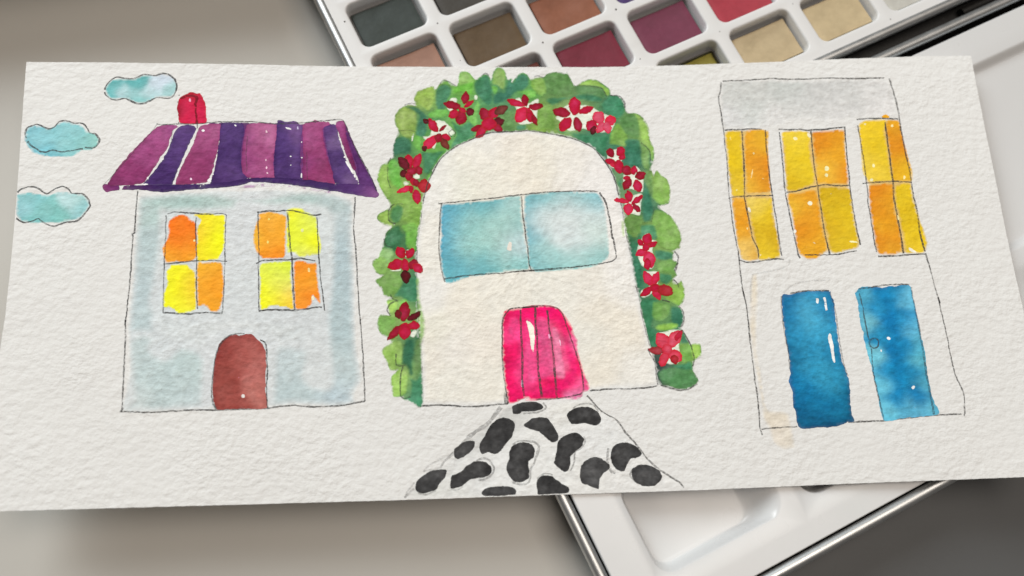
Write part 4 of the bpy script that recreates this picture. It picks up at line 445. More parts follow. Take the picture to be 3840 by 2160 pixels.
('P','leaf_patch','fo',[(-18.88,41.69),(-16.19,40.54),(-13.78,41.63),(-12.13,40.12),(-12.23,37.16),(-13.96,35.71),(-17.04,34.28),(-19.42,33.22),(-18.69,35.4),(-17.63,37.6)],('L',(70,129,95)),None,{'edge': 0.2,'gran': 0.7,'flat': 1,'soft': 0.75,'body': 0.84}),
('P','leaf_patch','fo',[(-14.1,42.38),(-13.01,44.6),(-11.19,47.94),(-10.21,46.43),(-11.0,43.45),(-11.45,40.11),(-13.14,40.5)],('L',(127,187,95)),None,{'edge': 0.2,'gran': 0.7,'flat': 1,'soft': 0.75,'body': 0.84}),
('P','leaf_patch','fo',[(-34.96,34.21),(-34.11,36.74),(-32.09,37.43),(-29.76,35.92),(-29.98,31.94),(-32.48,31.81),(-34.98,31.33)],('L',(56,107,83)),None,{'edge': 0.2,'gran': 0.7,'flat': 1,'soft': 0.75,'body': 0.84}),
('P','leaf_patch','fo',[(-29.41,37.02),(-27.4,37.35),(-27.1,34.79),(-27.47,32.61),(-29.45,34.1)],('L',(113,174,79)),None,{'edge': 0.2,'gran': 0.7,'flat': 1,'soft': 0.75,'body': 0.84}),
('P','leaf_patch','fo',[(-27.47,32.61),(-23.79,32.55),(-20.44,32.87),(-22.51,30.0),(-24.23,27.16),(-24.92,25.74),(-26.74,26.13),(-26.85,29.71)],('L',(61,119,85)),None,{'edge': 0.2,'gran': 0.7,'flat': 1,'soft': 0.75,'body': 0.84}),
('P','leaf_patch','fo',[(-39.33,24.33),(-38.99,26.8),(-38.15,28.91),(-36.5,28.51),(-35.87,22.82),(-35.57,19.3),(-36.89,18.99),(-38.19,21.48)],('L',(144,178,87)),None,{'edge': 0.2,'gran': 0.7,'flat': 1,'soft': 0.75,'body': 0.84}),
('P','leaf_patch','fo',[(-36.49,28.86),(-35.15,30.62),(-33.5,29.86),(-32.87,26.28),(-32.25,22.72),(-32.6,20.97),(-35.22,22.8),(-36.35,25.31)],('L',(108,173,77)),None,{'edge': 0.2,'gran': 0.7,'flat': 1,'soft': 0.75,'body': 0.84}),
('P','leaf_patch','fo',[(-35.92,16.87),(-31.96,19.21),(-27.05,17.34),(-27.43,14.56),(-28.15,10.44),(-32.04,12.26),(-35.59,16.51)],('L',(131,167,81)),None,{'edge': 0.2,'gran': 0.7,'flat': 1,'soft': 0.75,'body': 0.84}),
('P','leaf_patch','fo',[(-35.76,15.82),(-33.95,17.51),(-32.15,16.42),(-32.34,14.0),(-33.34,11.95),(-34.97,11.99),(-36.1,13.75)],('L',(66,123,78)),None,{'edge': 0.2,'gran': 0.7,'flat': 1,'soft': 0.75,'body': 0.84}),
('P','leaf_patch','fo',[(-39.46,13.5),(-38.54,14.86),(-36.41,15.84),(-35.94,13.06),(-34.97,11.82),(-35.31,10.8),(-37.9,11.73)],('L',(150,179,87)),None,{'edge': 0.2,'gran': 0.7,'flat': 1,'soft': 0.75,'body': 0.84}),
('P','leaf_patch','fo',[(-37.43,7.29),(-36.61,9.63),(-34.65,11.29),(-33.19,11.26),(-32.72,9.52),(-31.75,8.47),(-32.74,7.16),(-33.09,4.75),(-34.71,3.77),(-36.64,3.82),(-37.53,5.55)],('L',(55,108,72)),None,{'edge': 0.2,'gran': 0.7,'flat': 1,'soft': 0.75,'body': 0.84}),
('P','leaf_patch','fo',[(-33.02,11.25),(-29.43,12.19),(-28.15,10.09),(-28.59,7.05),(-28.89,3.96),(-31.16,4.01),(-32.09,7.14),(-32.07,9.16)],('L',(119,174,77)),None,{'edge': 0.2,'gran': 0.7,'flat': 1,'soft': 0.75,'body': 0.84}),
('P','leaf_patch','fo',[(-25.65,25.76),(-24.24,26.62),(-24.88,24.5),(-26.28,23.99)],('L',(120,187,74)),None,{'edge': 0.2,'gran': 0.7,'flat': 1,'soft': 0.75,'body': 0.84}),
('P','leaf_patch','fo',[(-4.52,42.94),(-2.05,44.74),(-0.77,42.47),(-0.6,38.75),(-4.02,38.47),(-4.25,41.07)],('L',(102,140,85)),None,{'edge': 0.2,'gran': 0.7,'flat': 1,'soft': 0.75,'body': 0.84}),
('P','leaf_patch','fo',[(5.43,43.02),(7.49,43.7),(7.89,37.76),(5.5,37.83),(2.47,38.66),(4.93,40.07)],('L',(131,165,77)),None,{'edge': 0.2,'gran': 0.7,'flat': 1,'soft': 0.75,'body': 0.84}),
('P','leaf_patch','fo',[(-0.53,40.23),(2.54,40.14),(2.13,38.56),(-0.61,38.45)],('L',(79,134,108)),None,{'edge': 0.2,'gran': 0.7,'flat': 1,'soft': 0.75,'body': 0.84}),
('P','leaf_patch','fo',[(-38.25,5.05),(-35.34,4.97),(-34.71,3.6),(-35.69,1.59),(-36.98,0.28),(-38.89,2.36)],('L',(138,175,111)),None,{'edge': 0.2,'gran': 0.7,'flat': 1,'soft': 0.75,'body': 0.84}),
('P','leaf_patch','fo',[(-40.66,0.05),(-40.5,1.73),(-38.89,2.69),(-36.97,2.3),(-36.34,-0.08),(-36.99,-2.07),(-38.9,-2.18),(-39.86,-1.65)],('L',(135,175,90)),None,{'edge': 0.2,'gran': 0.7,'flat': 1,'soft': 0.75,'body': 0.84}),
('P','leaf_patch','fo',[(-39.54,-4.67),(-39.86,-3.66),(-38.27,-2.87),(-35.39,-2.12),(-32.83,-2.86),(-32.54,-5.54),(-33.83,-7.49),(-36.06,-8.58),(-37.65,-8.03),(-38.28,-6.36)],('L',(120,158,84)),None,{'edge': 0.2,'gran': 0.7,'flat': 1,'soft': 0.75,'body': 0.84}),
('P','leaf_patch','fo',[(-32.85,-4.86),(-30.6,-3.26),(-28.35,-3.32),(-28.4,-6.65),(-29.09,-9.94),(-31.31,-10.2),(-33.21,-8.83),(-35.43,-8.76),(-34.46,-7.14)],('L',(59,119,86)),None,{'edge': 0.2,'gran': 0.7,'flat': 1,'soft': 0.75,'body': 0.84}),
('P','leaf_patch','fo',[(-29.32,-3.62),(-28.19,-3.32),(-28.11,-8.31),(-27.37,-12.29),(-26.8,-15.89),(-27.01,-18.8),(-27.83,-21.34),(-28.36,-24.51),(-27.93,-27.05),(-28.71,-27.03),(-28.62,-21.31),(-28.72,-17.45),(-28.95,-11.58),(-29.21,-7.62)],('L',(135,173,86)),None,{'edge': 0.2,'gran': 0.7,'flat': 1,'soft': 0.75,'body': 0.84}),
('P','leaf_patch','fo',[(-37.02,-9.53),(-35.75,-9.41),(-34.01,-9.63),(-34.18,-11.43),(-35.46,-13.02),(-36.4,-12.99),(-36.71,-11.35)],('L',(164,199,102)),None,{'edge': 0.2,'gran': 0.7,'flat': 1,'soft': 0.75,'body': 0.84}),
('P','leaf_patch','fo',[(-34.01,-10.12),(-32.25,-8.86),(-31.31,-9.54),(-30.86,-11.86),(-31.64,-11.5),(-33.54,-10.79)],('L',(120,184,83)),None,{'edge': 0.2,'gran': 0.7,'flat': 1,'soft': 0.75,'body': 0.84}),
('P','leaf_patch','fo',[(-39.41,-16.13),(-39.09,-13.87),(-38.3,-13.09),(-36.09,-13.65),(-34.2,-14.36),(-34.53,-16.29),(-36.43,-17.52),(-36.76,-19.11),(-38.32,-18.42)],('L',(130,173,94)),None,{'edge': 0.2,'gran': 0.7,'flat': 1,'soft': 0.75,'body': 0.84}),
('P','leaf_patch','fo',[(-38.34,-23.2),(-37.71,-21.95),(-35.51,-20.44),(-33.31,-20.19),(-32.71,-22.77),(-33.06,-26.24),(-34.62,-26.5),(-34.64,-28.07),(-36.19,-27.7),(-37.42,-24.82)],('L',(145,179,91)),None,{'edge': 0.2,'gran': 0.7,'flat': 1,'soft': 0.75,'body': 0.84}),
('P','leaf_patch','fo',[(-32.37,-20.23),(-29.86,-19.99),(-29.74,-23.19),(-30.25,-26.03),(-29.99,-29.18),(-31.24,-29.77),(-31.83,-27.55),(-33.38,-26.23)],('L',(46,103,79)),None,{'edge': 0.2,'gran': 0.7,'flat': 1,'soft': 0.75,'body': 0.84}),
('P','leaf_patch','fo',[(-29.7,-20.32),(-27.97,-19.73),(-27.73,-24.53),(-28.09,-27.68),(-29.38,-30.15),(-30.28,-27.6)],('L',(103,135,81)),None,{'edge': 0.2,'gran': 0.7,'flat': 1,'soft': 0.75,'body': 0.84}),
('P','leaf_patch','fo',[(-35.58,-29.29),(-33.7,-27.79),(-31.84,-27.86),(-31.4,-30.07),(-31.58,-32.56),(-31.91,-34.1),(-33.46,-34.67),(-35.32,-34.75),(-35.76,-32.1)],('L',(156,194,96)),None,{'edge': 0.2,'gran': 0.7,'flat': 1,'soft': 0.75,'body': 0.84}),
('P','leaf_patch','fo',[(-31.24,-29.77),(-29.38,-30.46),(-27.79,-28.32),(-27.78,-36.74),(-28.88,-37.77),(-30.1,-36.96),(-31.32,-36.14),(-32.85,-35.46),(-31.3,-34.44),(-30.96,-32.27)],('L',(70,134,99)),None,{'edge': 0.2,'gran': 0.7,'flat': 1,'soft': 0.75,'body': 0.84}),
('P','leaf_patch','fo',[(7.44,53.12),(8.96,55.57),(11.79,56.27),(14.21,55.84),(15.38,54.85),(16.23,51.77),(15.57,49.5),(12.06,48.83),(8.65,49.67)],('L',(99,138,81)),None,{'edge': 0.2,'gran': 0.7,'flat': 1,'soft': 0.75,'body': 0.84}),
('P','leaf_patch','fo',[(4.01,53.98),(6.14,54.88),(8.2,54.25),(8.65,49.67),(6.21,49.37),(4.23,51.32)],('L',(124,161,76)),None,{'edge': 0.2,'gran': 0.7,'flat': 1,'soft': 0.75,'body': 0.84}),
('P','leaf_patch','fo',[(17.1,51.75),(18.57,52.87),(20.73,53.8),(23.17,53.57),(25.16,52.0),(26.8,50.44),(26.86,48.91),(25.58,48.17),(24.03,50.87),(20.93,51.49)],('L',(155,189,93)),None,{'edge': 0.2,'gran': 0.7,'flat': 1,'soft': 0.75,'body': 0.84}),
('P','leaf_patch','fo',[(16.76,51.76),(21.28,51.49),(24.02,50.68),(25.6,48.36),(23.76,47.07),(21.01,47.5),(17.31,49.46)],('L',(93,134,84)),None,{'edge': 0.2,'gran': 0.7,'flat': 1,'soft': 0.75,'body': 0.84}),
('P','leaf_patch','fo',[(8.22,48.18),(13.42,48.41),(17.28,49.08),(21.13,49.39),(24.51,47.81),(23.71,46.31),(19.57,46.77),(15.46,47.61),(13.7,47.28),(10.15,45.49),(8.14,46.68)],('L',(59,119,89)),None,{'edge': 0.2,'gran': 0.7,'flat': 1,'soft': 0.75,'body': 0.84}),
('P','leaf_patch','fo',[(2.47,50.61),(5.58,50.52),(5.48,48.63),(3.74,48.31)],('L',(120,184,83)),None,{'edge': 0.2,'gran': 0.7,'flat': 1,'soft': 0.75,'body': 0.84}),
('P','leaf_patch','fo',[(5.33,45.64),(7.84,47.44),(10.17,45.87),(10.28,41.76),(10.44,38.42),(8.05,38.49),(5.32,38.58)],('L',(120,158,80)),None,{'edge': 0.2,'gran': 0.7,'flat': 1,'soft': 0.75,'body': 0.84}),
('P','leaf_patch','fo',[(10.52,39.9),(12.47,38.0),(16.56,37.52),(21.29,36.3),(25.41,36.2),(24.83,32.91),(23.6,30.03),(21.02,32.28),(18.08,34.54),(14.44,36.47),(11.4,37.29)],('L',(63,125,90)),None,{'edge': 0.2,'gran': 0.7,'flat': 1,'soft': 0.75,'body': 0.84}),
('P','leaf_patch','fo',[(24.46,47.05),(26.64,48.34),(29.09,48.3),(30.49,46.18),(30.43,43.16),(28.9,41.32),(26.18,42.13),(23.95,44.8)],('L',(65,130,95)),None,{'edge': 0.2,'gran': 0.7,'flat': 1,'soft': 0.75,'body': 0.84}),
('P','leaf_patch','fo',[(32.48,42.73),(34.53,42.3),(36.41,39.99),(37.02,36.99),(36.91,33.66),(37.78,31.8),(37.47,28.16),(36.51,28.92),(36.41,31.84),(34.51,33.74),(34.16,37.82)],('L',(150,185,92)),None,{'edge': 0.2,'gran': 0.7,'flat': 1,'soft': 0.75,'body': 0.84}),
('P','leaf_patch','fo',[(28.9,41.32),(31.44,42.76),(33.83,42.32),(34.56,38.55),(33.91,34.87),(31.22,35.68),(29.27,37.21)],('L',(93,134,81)),None,{'edge': 0.2,'gran': 0.7,'flat': 1,'soft': 0.75,'body': 0.84}),
('P','leaf_patch','fo',[(25.83,37.3),(28.12,40.21),(30.31,37.19),(31.11,34.21),(29.94,32.41),(26.91,33.23),(25.22,33.64)],('L',(126,165,77)),None,{'edge': 0.2,'gran': 0.7,'flat': 1,'soft': 0.75,'body': 0.84}),
('P','leaf_patch','fo',[(29.79,34.99),(33.91,34.87),(34.3,31.18),(33.57,26.48),(32.19,26.16),(29.24,27.7),(29.57,32.06)],('L',(55,114,89)),None,{'edge': 0.2,'gran': 0.7,'flat': 1,'soft': 0.75,'body': 0.84}),
('P','leaf_patch','fo',[(34.25,32.65),(36.41,31.84),(36.45,28.19),(35.89,25.68),(34.22,26.1),(33.72,28.29)],('L',(125,163,90)),None,{'edge': 0.2,'gran': 0.7,'flat': 1,'soft': 0.75,'body': 0.84}),
('P','leaf_patch','fo',[(37.04,23.11),(37.93,25.6),(39.47,23.74),(40.73,22.62),(41.32,19.73),(41.09,17.24),(40.43,15.49),(38.03,15.05),(35.88,17.43),(36.52,20.98)],('L',(140,178,91)),None,{'edge': 0.2,'gran': 0.7,'flat': 1,'soft': 0.75,'body': 0.84}),
('P','leaf_patch','fo',[(34.73,23.91),(36.54,25.29),(36.75,21.69),(35.88,17.43),(36.31,14.58),(35.23,17.81),(34.83,21.04)],('L',(104,140,82)),None,{'edge': 0.2,'gran': 0.7,'flat': 1,'soft': 0.75,'body': 0.84}),
('P','leaf_patch','fo',[(33.93,22.5),(35.44,20.3),(36.31,14.58),(35.3,10.74),(32.92,10.46),(32.89,13.99)],('L',(54,114,89)),None,{'edge': 0.2,'gran': 0.7,'flat': 1,'soft': 0.75,'body': 0.84}),
('P','leaf_patch','fo',[(36.24,13.88),(38.9,13.43),(40.78,11.95),(42.22,9.43),(43.12,6.6),(42.76,4.53),(40.86,2.17),(36.98,3.35),(35.21,9.68)],('L',(130,169,89)),None,{'edge': 0.2,'gran': 0.7,'flat': 1,'soft': 0.75,'body': 0.84}),
('P','leaf_patch','fo',[(28.15,11.66),(32.74,12.23),(32.08,8.38),(31.63,7.0),(28.34,7.79)],('L',(104,140,74)),None,{'edge': 0.2,'gran': 0.7,'flat': 1,'soft': 0.75,'body': 0.84}),
('P','leaf_patch','fo',[(32.53,9.77),(36.18,9.3),(36.47,5.14),(32.15,5.28),(31.63,7.0)],('L',(69,134,99)),None,{'edge': 0.2,'gran': 0.7,'flat': 1,'soft': 0.75,'body': 0.84}),
('P','leaf_patch','fo',[(26.92,10.99),(27.9,10.61),(27.73,6.42),(26.73,6.44)],('L',(162,191,99)),None,{'edge': 0.2,'gran': 0.7,'flat': 1,'soft': 0.75,'body': 0.84}),
('P','leaf_patch','fo',[(26.62,22.36),(28.28,24.11),(27.95,19.82),(27.02,20.92)],('L',(61,123,94)),None,{'edge': 0.2,'gran': 0.7,'flat': 1,'soft': 0.75,'body': 0.84}),
('P','leaf_patch','fo',[(28.13,7.77),(30.31,6.22),(31.5,7.67),(32.44,6.16),(31.06,2.52),(30.21,0.72),(31.72,-2.23),(31.26,-7.61),(29.49,-7.9),(28.86,-2.86),(28.6,2.6)],('L',(54,114,85)),None,{'edge': 0.2,'gran': 0.7,'flat': 1,'soft': 0.75,'body': 0.84}),
('P','leaf_patch','fo',[(35.29,2.39),(38.1,2.29),(40.48,1.29),(39.94,-0.7),(35.73,-0.55)],('L',(61,125,98)),None,{'edge': 0.2,'gran': 0.7,'flat': 1,'soft': 0.75,'body': 0.84}),
('P','leaf_patch','fo',[(35.66,-1.27),(39.95,-0.52),(41.62,-1.49),(40.39,-3.26),(40.92,-5.08),(38.51,-4.64),(35.78,-3.82)],('L',(117,159,84)),None,{'edge': 0.2,'gran': 0.7,'flat': 1,'soft': 0.75,'body': 0.84}),
('P','leaf_patch','fo',[(36.1,-4.19),(39.21,-4.66),(39.77,-6.12),(37.86,-7.84),(35.87,-6.7)],('L',(60,124,94)),None,{'edge': 0.2,'gran': 0.7,'flat': 1,'soft': 0.75,'body': 0.84}),
('P','leaf_patch','fo',[(38.9,-7.88),(40.68,-7.59),(41.84,-6.38),(42.52,-8.38),(42.48,-10.52),(41.75,-12.62),(40.62,-13.63),(38.47,-12.49),(36.87,-11.01),(39.05,-10.03)],('L',(142,180,83)),None,{'edge': 0.2,'gran': 0.7,'flat': 1,'soft': 0.75,'body': 0.84}),
('P','leaf_patch','fo',[(30.56,-11.84),(33.41,-10.88),(35.4,-12.02),(34.46,-14.8),(33.13,-18.25),(31.76,-22.35),(31.02,-18.86),(30.44,-15.35)],('L',(61,125,90)),None,{'edge': 0.2,'gran': 0.7,'flat': 1,'soft': 0.75,'body': 0.84}),
('P','leaf_patch','fo',[(33.67,-11.96),(36.75,-12.43),(38.37,-13.55),(37.43,-16.32),(34.9,-17.62),(32.96,-16.15)],('L',(116,159,81)),None,{'edge': 0.2,'gran': 0.7,'flat': 1,'soft': 0.75,'body': 0.84}),
('P','leaf_patch','fo',[(38.37,-13.55),(40.6,-13.81),(41.51,-15.08),(41.49,-17.18),(40.26,-19.22),(37.99,-17.74)],('L',(54,114,89)),None,{'edge': 0.2,'gran': 0.7,'flat': 1,'soft': 0.75,'body': 0.84}),
('P','leaf_patch','fo',[(33.41,-18.95),(35.56,-17.99),(39.69,-17.98),(39.92,-19.21),(37.77,-20.17),(34.68,-20.22)],('L',(149,188,84)),None,{'edge': 0.2,'gran': 0.7,'flat': 1,'soft': 0.75,'body': 0.84}),
('P','leaf_patch','fo',[(31.36,-18.87),(33.07,-18.94),(33.98,-20.36),(33.71,-23.46),(32.26,-24.43)],('L',(61,123,88)),None,{'edge': 0.2,'gran': 0.7,'flat': 1,'soft': 0.75,'body': 0.84}),
('P','leaf_patch','fo',[(40.71,-19.94),(41.46,-21.01),(42.56,-23.82),(40.49,-24.08),(39.44,-24.38)],('L',(59,116,93)),None,{'edge': 0.2,'gran': 0.7,'flat': 1,'soft': 0.75,'body': 0.84}),
('P','leaf_patch','fo',[(39.54,-25.07),(41.2,-23.76),(42.89,-24.0),(42.85,-27.94),(41.03,-29.22),(39.46,-27.8)],('L',(121,169,85)),None,{'edge': 0.2,'gran': 0.7,'flat': 1,'soft': 0.75,'body': 0.84}),
('P','leaf_patch','fo',[(42.72,-24.0),(44.96,-23.74),(45.36,-24.96),(45.15,-27.01),(43.51,-28.14),(42.54,-27.59)],('L',(156,194,88)),None,{'edge': 0.2,'gran': 0.7,'flat': 1,'soft': 0.75,'body': 0.84}),
('P','leaf_patch','fo',[(36.26,-29.37),(39.71,-28.83),(42.48,-28.26),(42.55,-30.98),(38.53,-30.48)],('L',(60,129,94)),None,{'edge': 0.2,'gran': 0.7,'flat': 1,'soft': 0.75,'body': 0.84}),
('P','leaf_patch','fo',[(33.02,-27.54),(34.04,-27.58),(34.74,-29.31),(33.8,-30.29),(33.02,-29.58)],('L',(62,74,71)),None,{'edge': 0.2,'gran': 0.7,'flat': 1,'soft': 0.75,'body': 0.84}),
('P','leaf_patch','fo',[(33.04,-31.27),(35.89,-29.69),(40.26,-30.21),(42.86,-31.34),(43.84,-33.4),(43.24,-34.39),(41.09,-35.64),(38.72,-35.71),(36.45,-34.78),(34.18,-33.68)],('L',(85,134,84)),None,{'edge': 0.2,'gran': 0.7,'flat': 1,'soft': 0.75,'body': 0.84}),
('M','bare_paper','fo',[([(10.72,42.12),(13.17,45.22),(15.55,46.25),(17.81,45.83),(20.76,45.43),(23.27,43.57),(27.37,41.35),(26.12,37.51),(21.52,37.25),(18.33,38.4),(14.38,37.8),(11.94,40.67)],(216,219,200)),([(24.33,29.28),(24.82,31.34),(28.14,32.28),(28.97,30.54),(28.51,28.48),(27.06,26.46),(25.43,26.5),(24.55,27.54)],(216,219,200)),([(28.45,24.07),(30.15,25.39),(32.22,27.03),(33.72,25.28),(34.14,22.53),(33.52,19.15),(30.7,19.92),(28.49,20.66)],(216,219,200)),([(26.58,16.94),(28.45,16.21),(30.53,18.18),(33.45,18.76),(32.9,15.72),(32.28,12.38),(30.09,12.8),(28.18,12.85),(28.64,14.86)],(216,219,200)),([(-1.39,47.19),(0.63,48.56),(2.82,46.69),(6.16,48.01),(5.6,43.05),(5.17,41.32),(3.17,40.31),(0.56,40.24),(-0.68,41.5),(-0.21,44.31)],(216,219,200)),([(-23.52,41.55),(-20.94,41.86),(-18.43,39.38),(-17.82,37.97),(-19.13,36.92),(-20.4,37.3),(-22.69,35.56),(-23.68,33.17),(-26.8,37.01),(-24.88,37.35)],(216,219,200)),([(30.51,2.18),(31.76,5.3),(33.96,7.33),(34.47,5.54),(36.42,4.78),(34.87,2.4),(35.22,-1.08),(34.06,-3.1),(31.49,-2.01)],(216,219,200)),([(31.68,-3.85),(34.02,-3.57),(35.98,-4.0),(35.36,-7.4),(33.11,-10.34),(30.74,-10.93),(30.73,-8.91),(33.0,-7.63)],(216,219,200)),([(34.11,-20.88),(35.46,-20.28),(38.77,-19.76),(40.65,-20.49),(39.67,-24.04),(39.62,-27.94),(37.91,-29.16),(34.41,-28.37),(34.64,-25.79),(35.09,-24.51)],(216,219,200)),([(-19.9,45.84),(-18.67,48.68),(-16.73,48.32),(-18.13,44.4)],(216,219,200)),([(-29.82,-17.48),(-28.95,-18.12),(-29.85,-19.6),(-31.04,-18.95)],(216,219,200)),([(-36.41,-1.42),(-34.42,-0.84),(-32.59,-1.02),(-33.21,-1.51),(-35.32,-1.58)],(216,219,200)),([(-32.2,24.1),(-30.49,23.21),(-31.89,22.57)],(216,219,200)),([(-29.67,25.63),(-27.94,26.12),(-27.66,24.77),(-29.22,24.45)],(216,219,200)),([(1.55,47.55),(2.81,46.46),(2.38,44.68),(1.47,45.76)],(216,219,200)),([(-29.74,37.72),(-29.1,38.04),(-29.43,35.63),(-29.9,35.64)],(216,219,200)),([(-11.82,49.8),(-11.01,49.22),(-11.36,47.98),(-12.17,48.37)],(216,219,200)),([(-32.39,3.53),(-31.02,4.79),(-30.72,2.85),(-31.82,2.23)],(216,219,200))],None,None,{'soft': 0.2}),
('M','painted_flower','fo',[([(-14.7,46.81),(-13.96,47.49),(-13.47,48.44),(-13.44,49.49),(-13.7,50.31),(-14.12,50.91),(-14.26,50.94),(-14.87,50.57),(-15.42,49.92),(-15.8,48.95),(-15.7,47.87),(-15.28,46.94)],(150,24,50)),([(-15.81,46.26),(-16.67,47.14),(-17.85,47.75),(-19.14,47.86),(-20.13,47.62),(-20.84,47.2),(-20.87,47.05),(-20.39,46.35),(-19.59,45.69),(-18.39,45.21),(-17.07,45.23),(-15.94,45.63)],(150,24,50)),([(-14.94,45.79),(-14.16,45.9),(-13.3,46.28),(-12.58,46.89),(-12.15,47.48),(-11.92,47.99),(-11.96,48.07),(-12.48,48.08),(-13.15,47.92),(-13.97,47.48),(-14.66,46.81),(-15.1,46.09)],(178,26,62)),([(-16.18,45.07),(-17.2,44.27),(-17.81,43.17),(-17.7,41.97),(-17.19,41.04),(-16.48,40.37),(-16.26,40.34),(-15.4,40.79),(-14.66,41.53),(-14.23,42.65),(-14.51,43.88),(-15.28,44.94)],(150,24,50)),([(-16.72,44.77),(-17.52,45.12),(-18.36,45.1),(-19.0,44.57),(-19.35,43.89),(-19.48,43.18),(-19.43,43.03),(-18.88,42.65),(-18.2,42.45),(-17.41,42.6),(-16.82,43.25),(-16.48,44.15)],(178,26,62)),([(-14.52,43.93),(-13.93,43.37),(-13.25,43.15),(-12.63,43.45),(-12.22,43.97),(-11.98,44.58),(-11.99,44.74),(-12.37,45.25),(-12.88,45.63),(-13.55,45.72),(-14.16,45.29),(-14.6,44.57)],(104,24,38)),([(-15.28,45.89),(-15.93,45.88),(-16.36,45.65),(-16.39,45.2),(-16.17,44.73),(-15.81,44.3),(-15.69,44.23),(-15.16,44.15),(-14.68,44.22),(-14.34,44.5),(-14.41,45.02),(-14.77,45.61)],(178,26,62))],None,None,{'edge': 0.7,'wob': 0.34}),
('M','painted_flower','fo',[([(-22.41,38.57),(-22.35,39.73),(-22.66,40.93),(-23.39,41.86),(-24.16,42.35),(-24.89,42.53),(-25.02,42.45),(-25.2,41.65),(-25.15,40.66),(-24.73,39.53),(-23.9,38.69),(-22.93,38.22)],(178,26,62)),([(-22.25,38.28),(-21.62,38.47),(-20.95,38.88),(-20.41,39.46),(-20.11,40.0),(-19.97,40.44),(-20.01,40.5),(-20.44,40.45),(-20.98,40.23),(-21.61,39.77),(-22.11,39.14),(-22.42,38.5)],(150,24,50)),([(-22.75,37.57),(-24.09,37.31),(-25.43,36.56),(-26.4,35.35),(-26.88,34.21),(-27.01,33.22),(-26.91,33.08),(-25.98,33.07),(-24.87,33.41),(-23.63,34.27),(-22.74,35.59),(-22.3,37.0)],(196,46,80)),([(-21.78,37.02),(-21.4,36.26),(-20.79,35.7),(-20.02,35.55),(-19.38,35.69),(-18.87,36.0),(-18.82,36.13),(-19.0,36.73),(-19.37,37.31),(-20.02,37.77),(-20.83,37.81),(-21.59,37.54)],(178,26,62)),([(-21.91,36.39),(-21.92,35.38),(-21.6,34.35),(-20.95,33.57),(-20.27,33.15),(-19.64,33.0),(-19.54,33.08),(-19.42,33.76),(-19.5,34.61),(-19.9,35.58),(-20.64,36.3),(-21.49,36.69)],(124,60,50)),([(-22.28,38.09),(-22.97,37.66),(-23.42,37.01),(-23.44,36.23),(-23.19,35.59),(-22.8,35.11),(-22.67,35.07),(-22.11,35.28),(-21.59,35.7),(-21.24,36.38),(-21.33,37.19),(-21.73,37.94)],(150,24,50)),([(-24.9,41.57),(-25.06,42.09),(-25.36,42.46),(-25.78,42.51),(-26.16,42.37),(-26.47,42.11),(-26.5,42.02),(-26.45,41.6),(-26.28,41.2),(-25.95,40.92),(-25.5,40.94),(-25.05,41.19)],(104,24,38)),([(-25.9,34.18),(-26.4,34.22),(-26.83,34.06),(-27.05,33.66),(-27.08,33.23),(-27.0,32.82),(-26.93,32.75),(-26.56,32.64),(-26.17,32.66),(-25.79,32.89),(-25.62,33.35),(-25.64,33.89)],(104,24,38))],None,None,{'edge': 0.7,'wob': 0.34}),
('M','painted_flower','fo',[([(-30.06,27.68),(-29.56,28.63),(-29.38,29.76),(-29.69,30.84),(-30.21,31.58),(-30.81,32.04),(-30.95,32.02),(-31.43,31.42),(-31.76,30.57),(-31.82,29.45),(-31.38,28.4),(-30.67,27.6)],(178,26,62)),([(-28.93,27.48),(-28.0,28.1),(-27.27,29.08),(-26.99,30.27),(-27.06,31.26),(-27.34,32.04),(-27.48,32.1),(-28.19,31.8),(-28.91,31.18),(-29.53,30.14),(-29.69,28.9),(-29.49,27.75)],(178,26,62)),([(-30.47,27.5),(-30.56,28.67),(-31.03,29.83),(-31.88,30.66),(-32.73,31.07),(-33.5,31.16),(-33.61,31.07),(-33.69,30.24),(-33.51,29.27),(-32.94,28.19),(-31.99,27.44),(-30.94,27.09)],(104,24,38)),([(-30.9,26.51),(-31.44,27.04),(-32.1,27.29),(-32.74,27.09),(-33.19,26.68),(-33.47,26.18),(-33.46,26.05),(-33.13,25.57),(-32.65,25.2),(-31.99,25.06),(-31.36,25.37),(-30.87,25.95)],(104,24,38)),([(-29.01,26.53),(-28.47,25.86),(-27.87,25.57),(-27.34,25.87),(-27.0,26.44),(-26.81,27.12),(-26.83,27.29),(-27.18,27.9),(-27.64,28.36),(-28.23,28.5),(-28.74,28.06),(-29.1,27.26)],(150,24,50)),([(-30.51,26.68),(-31.26,26.37),(-31.76,25.82),(-31.8,25.09),(-31.55,24.47),(-31.15,23.96),(-31.01,23.9),(-30.4,24.02),(-29.84,24.34),(-29.45,24.94),(-29.52,25.71),(-29.93,26.46)],(150,24,50)),([(-30.07,28.02),(-30.85,27.59),(-31.27,27.01),(-31.1,26.36),(-30.62,25.87),(-29.99,25.5),(-29.81,25.48),(-29.14,25.72),(-28.58,26.11),(-28.31,26.71),(-28.63,27.37),(-29.33,27.94)],(150,24,50))],None,None,{'edge': 0.7,'wob': 0.34}),
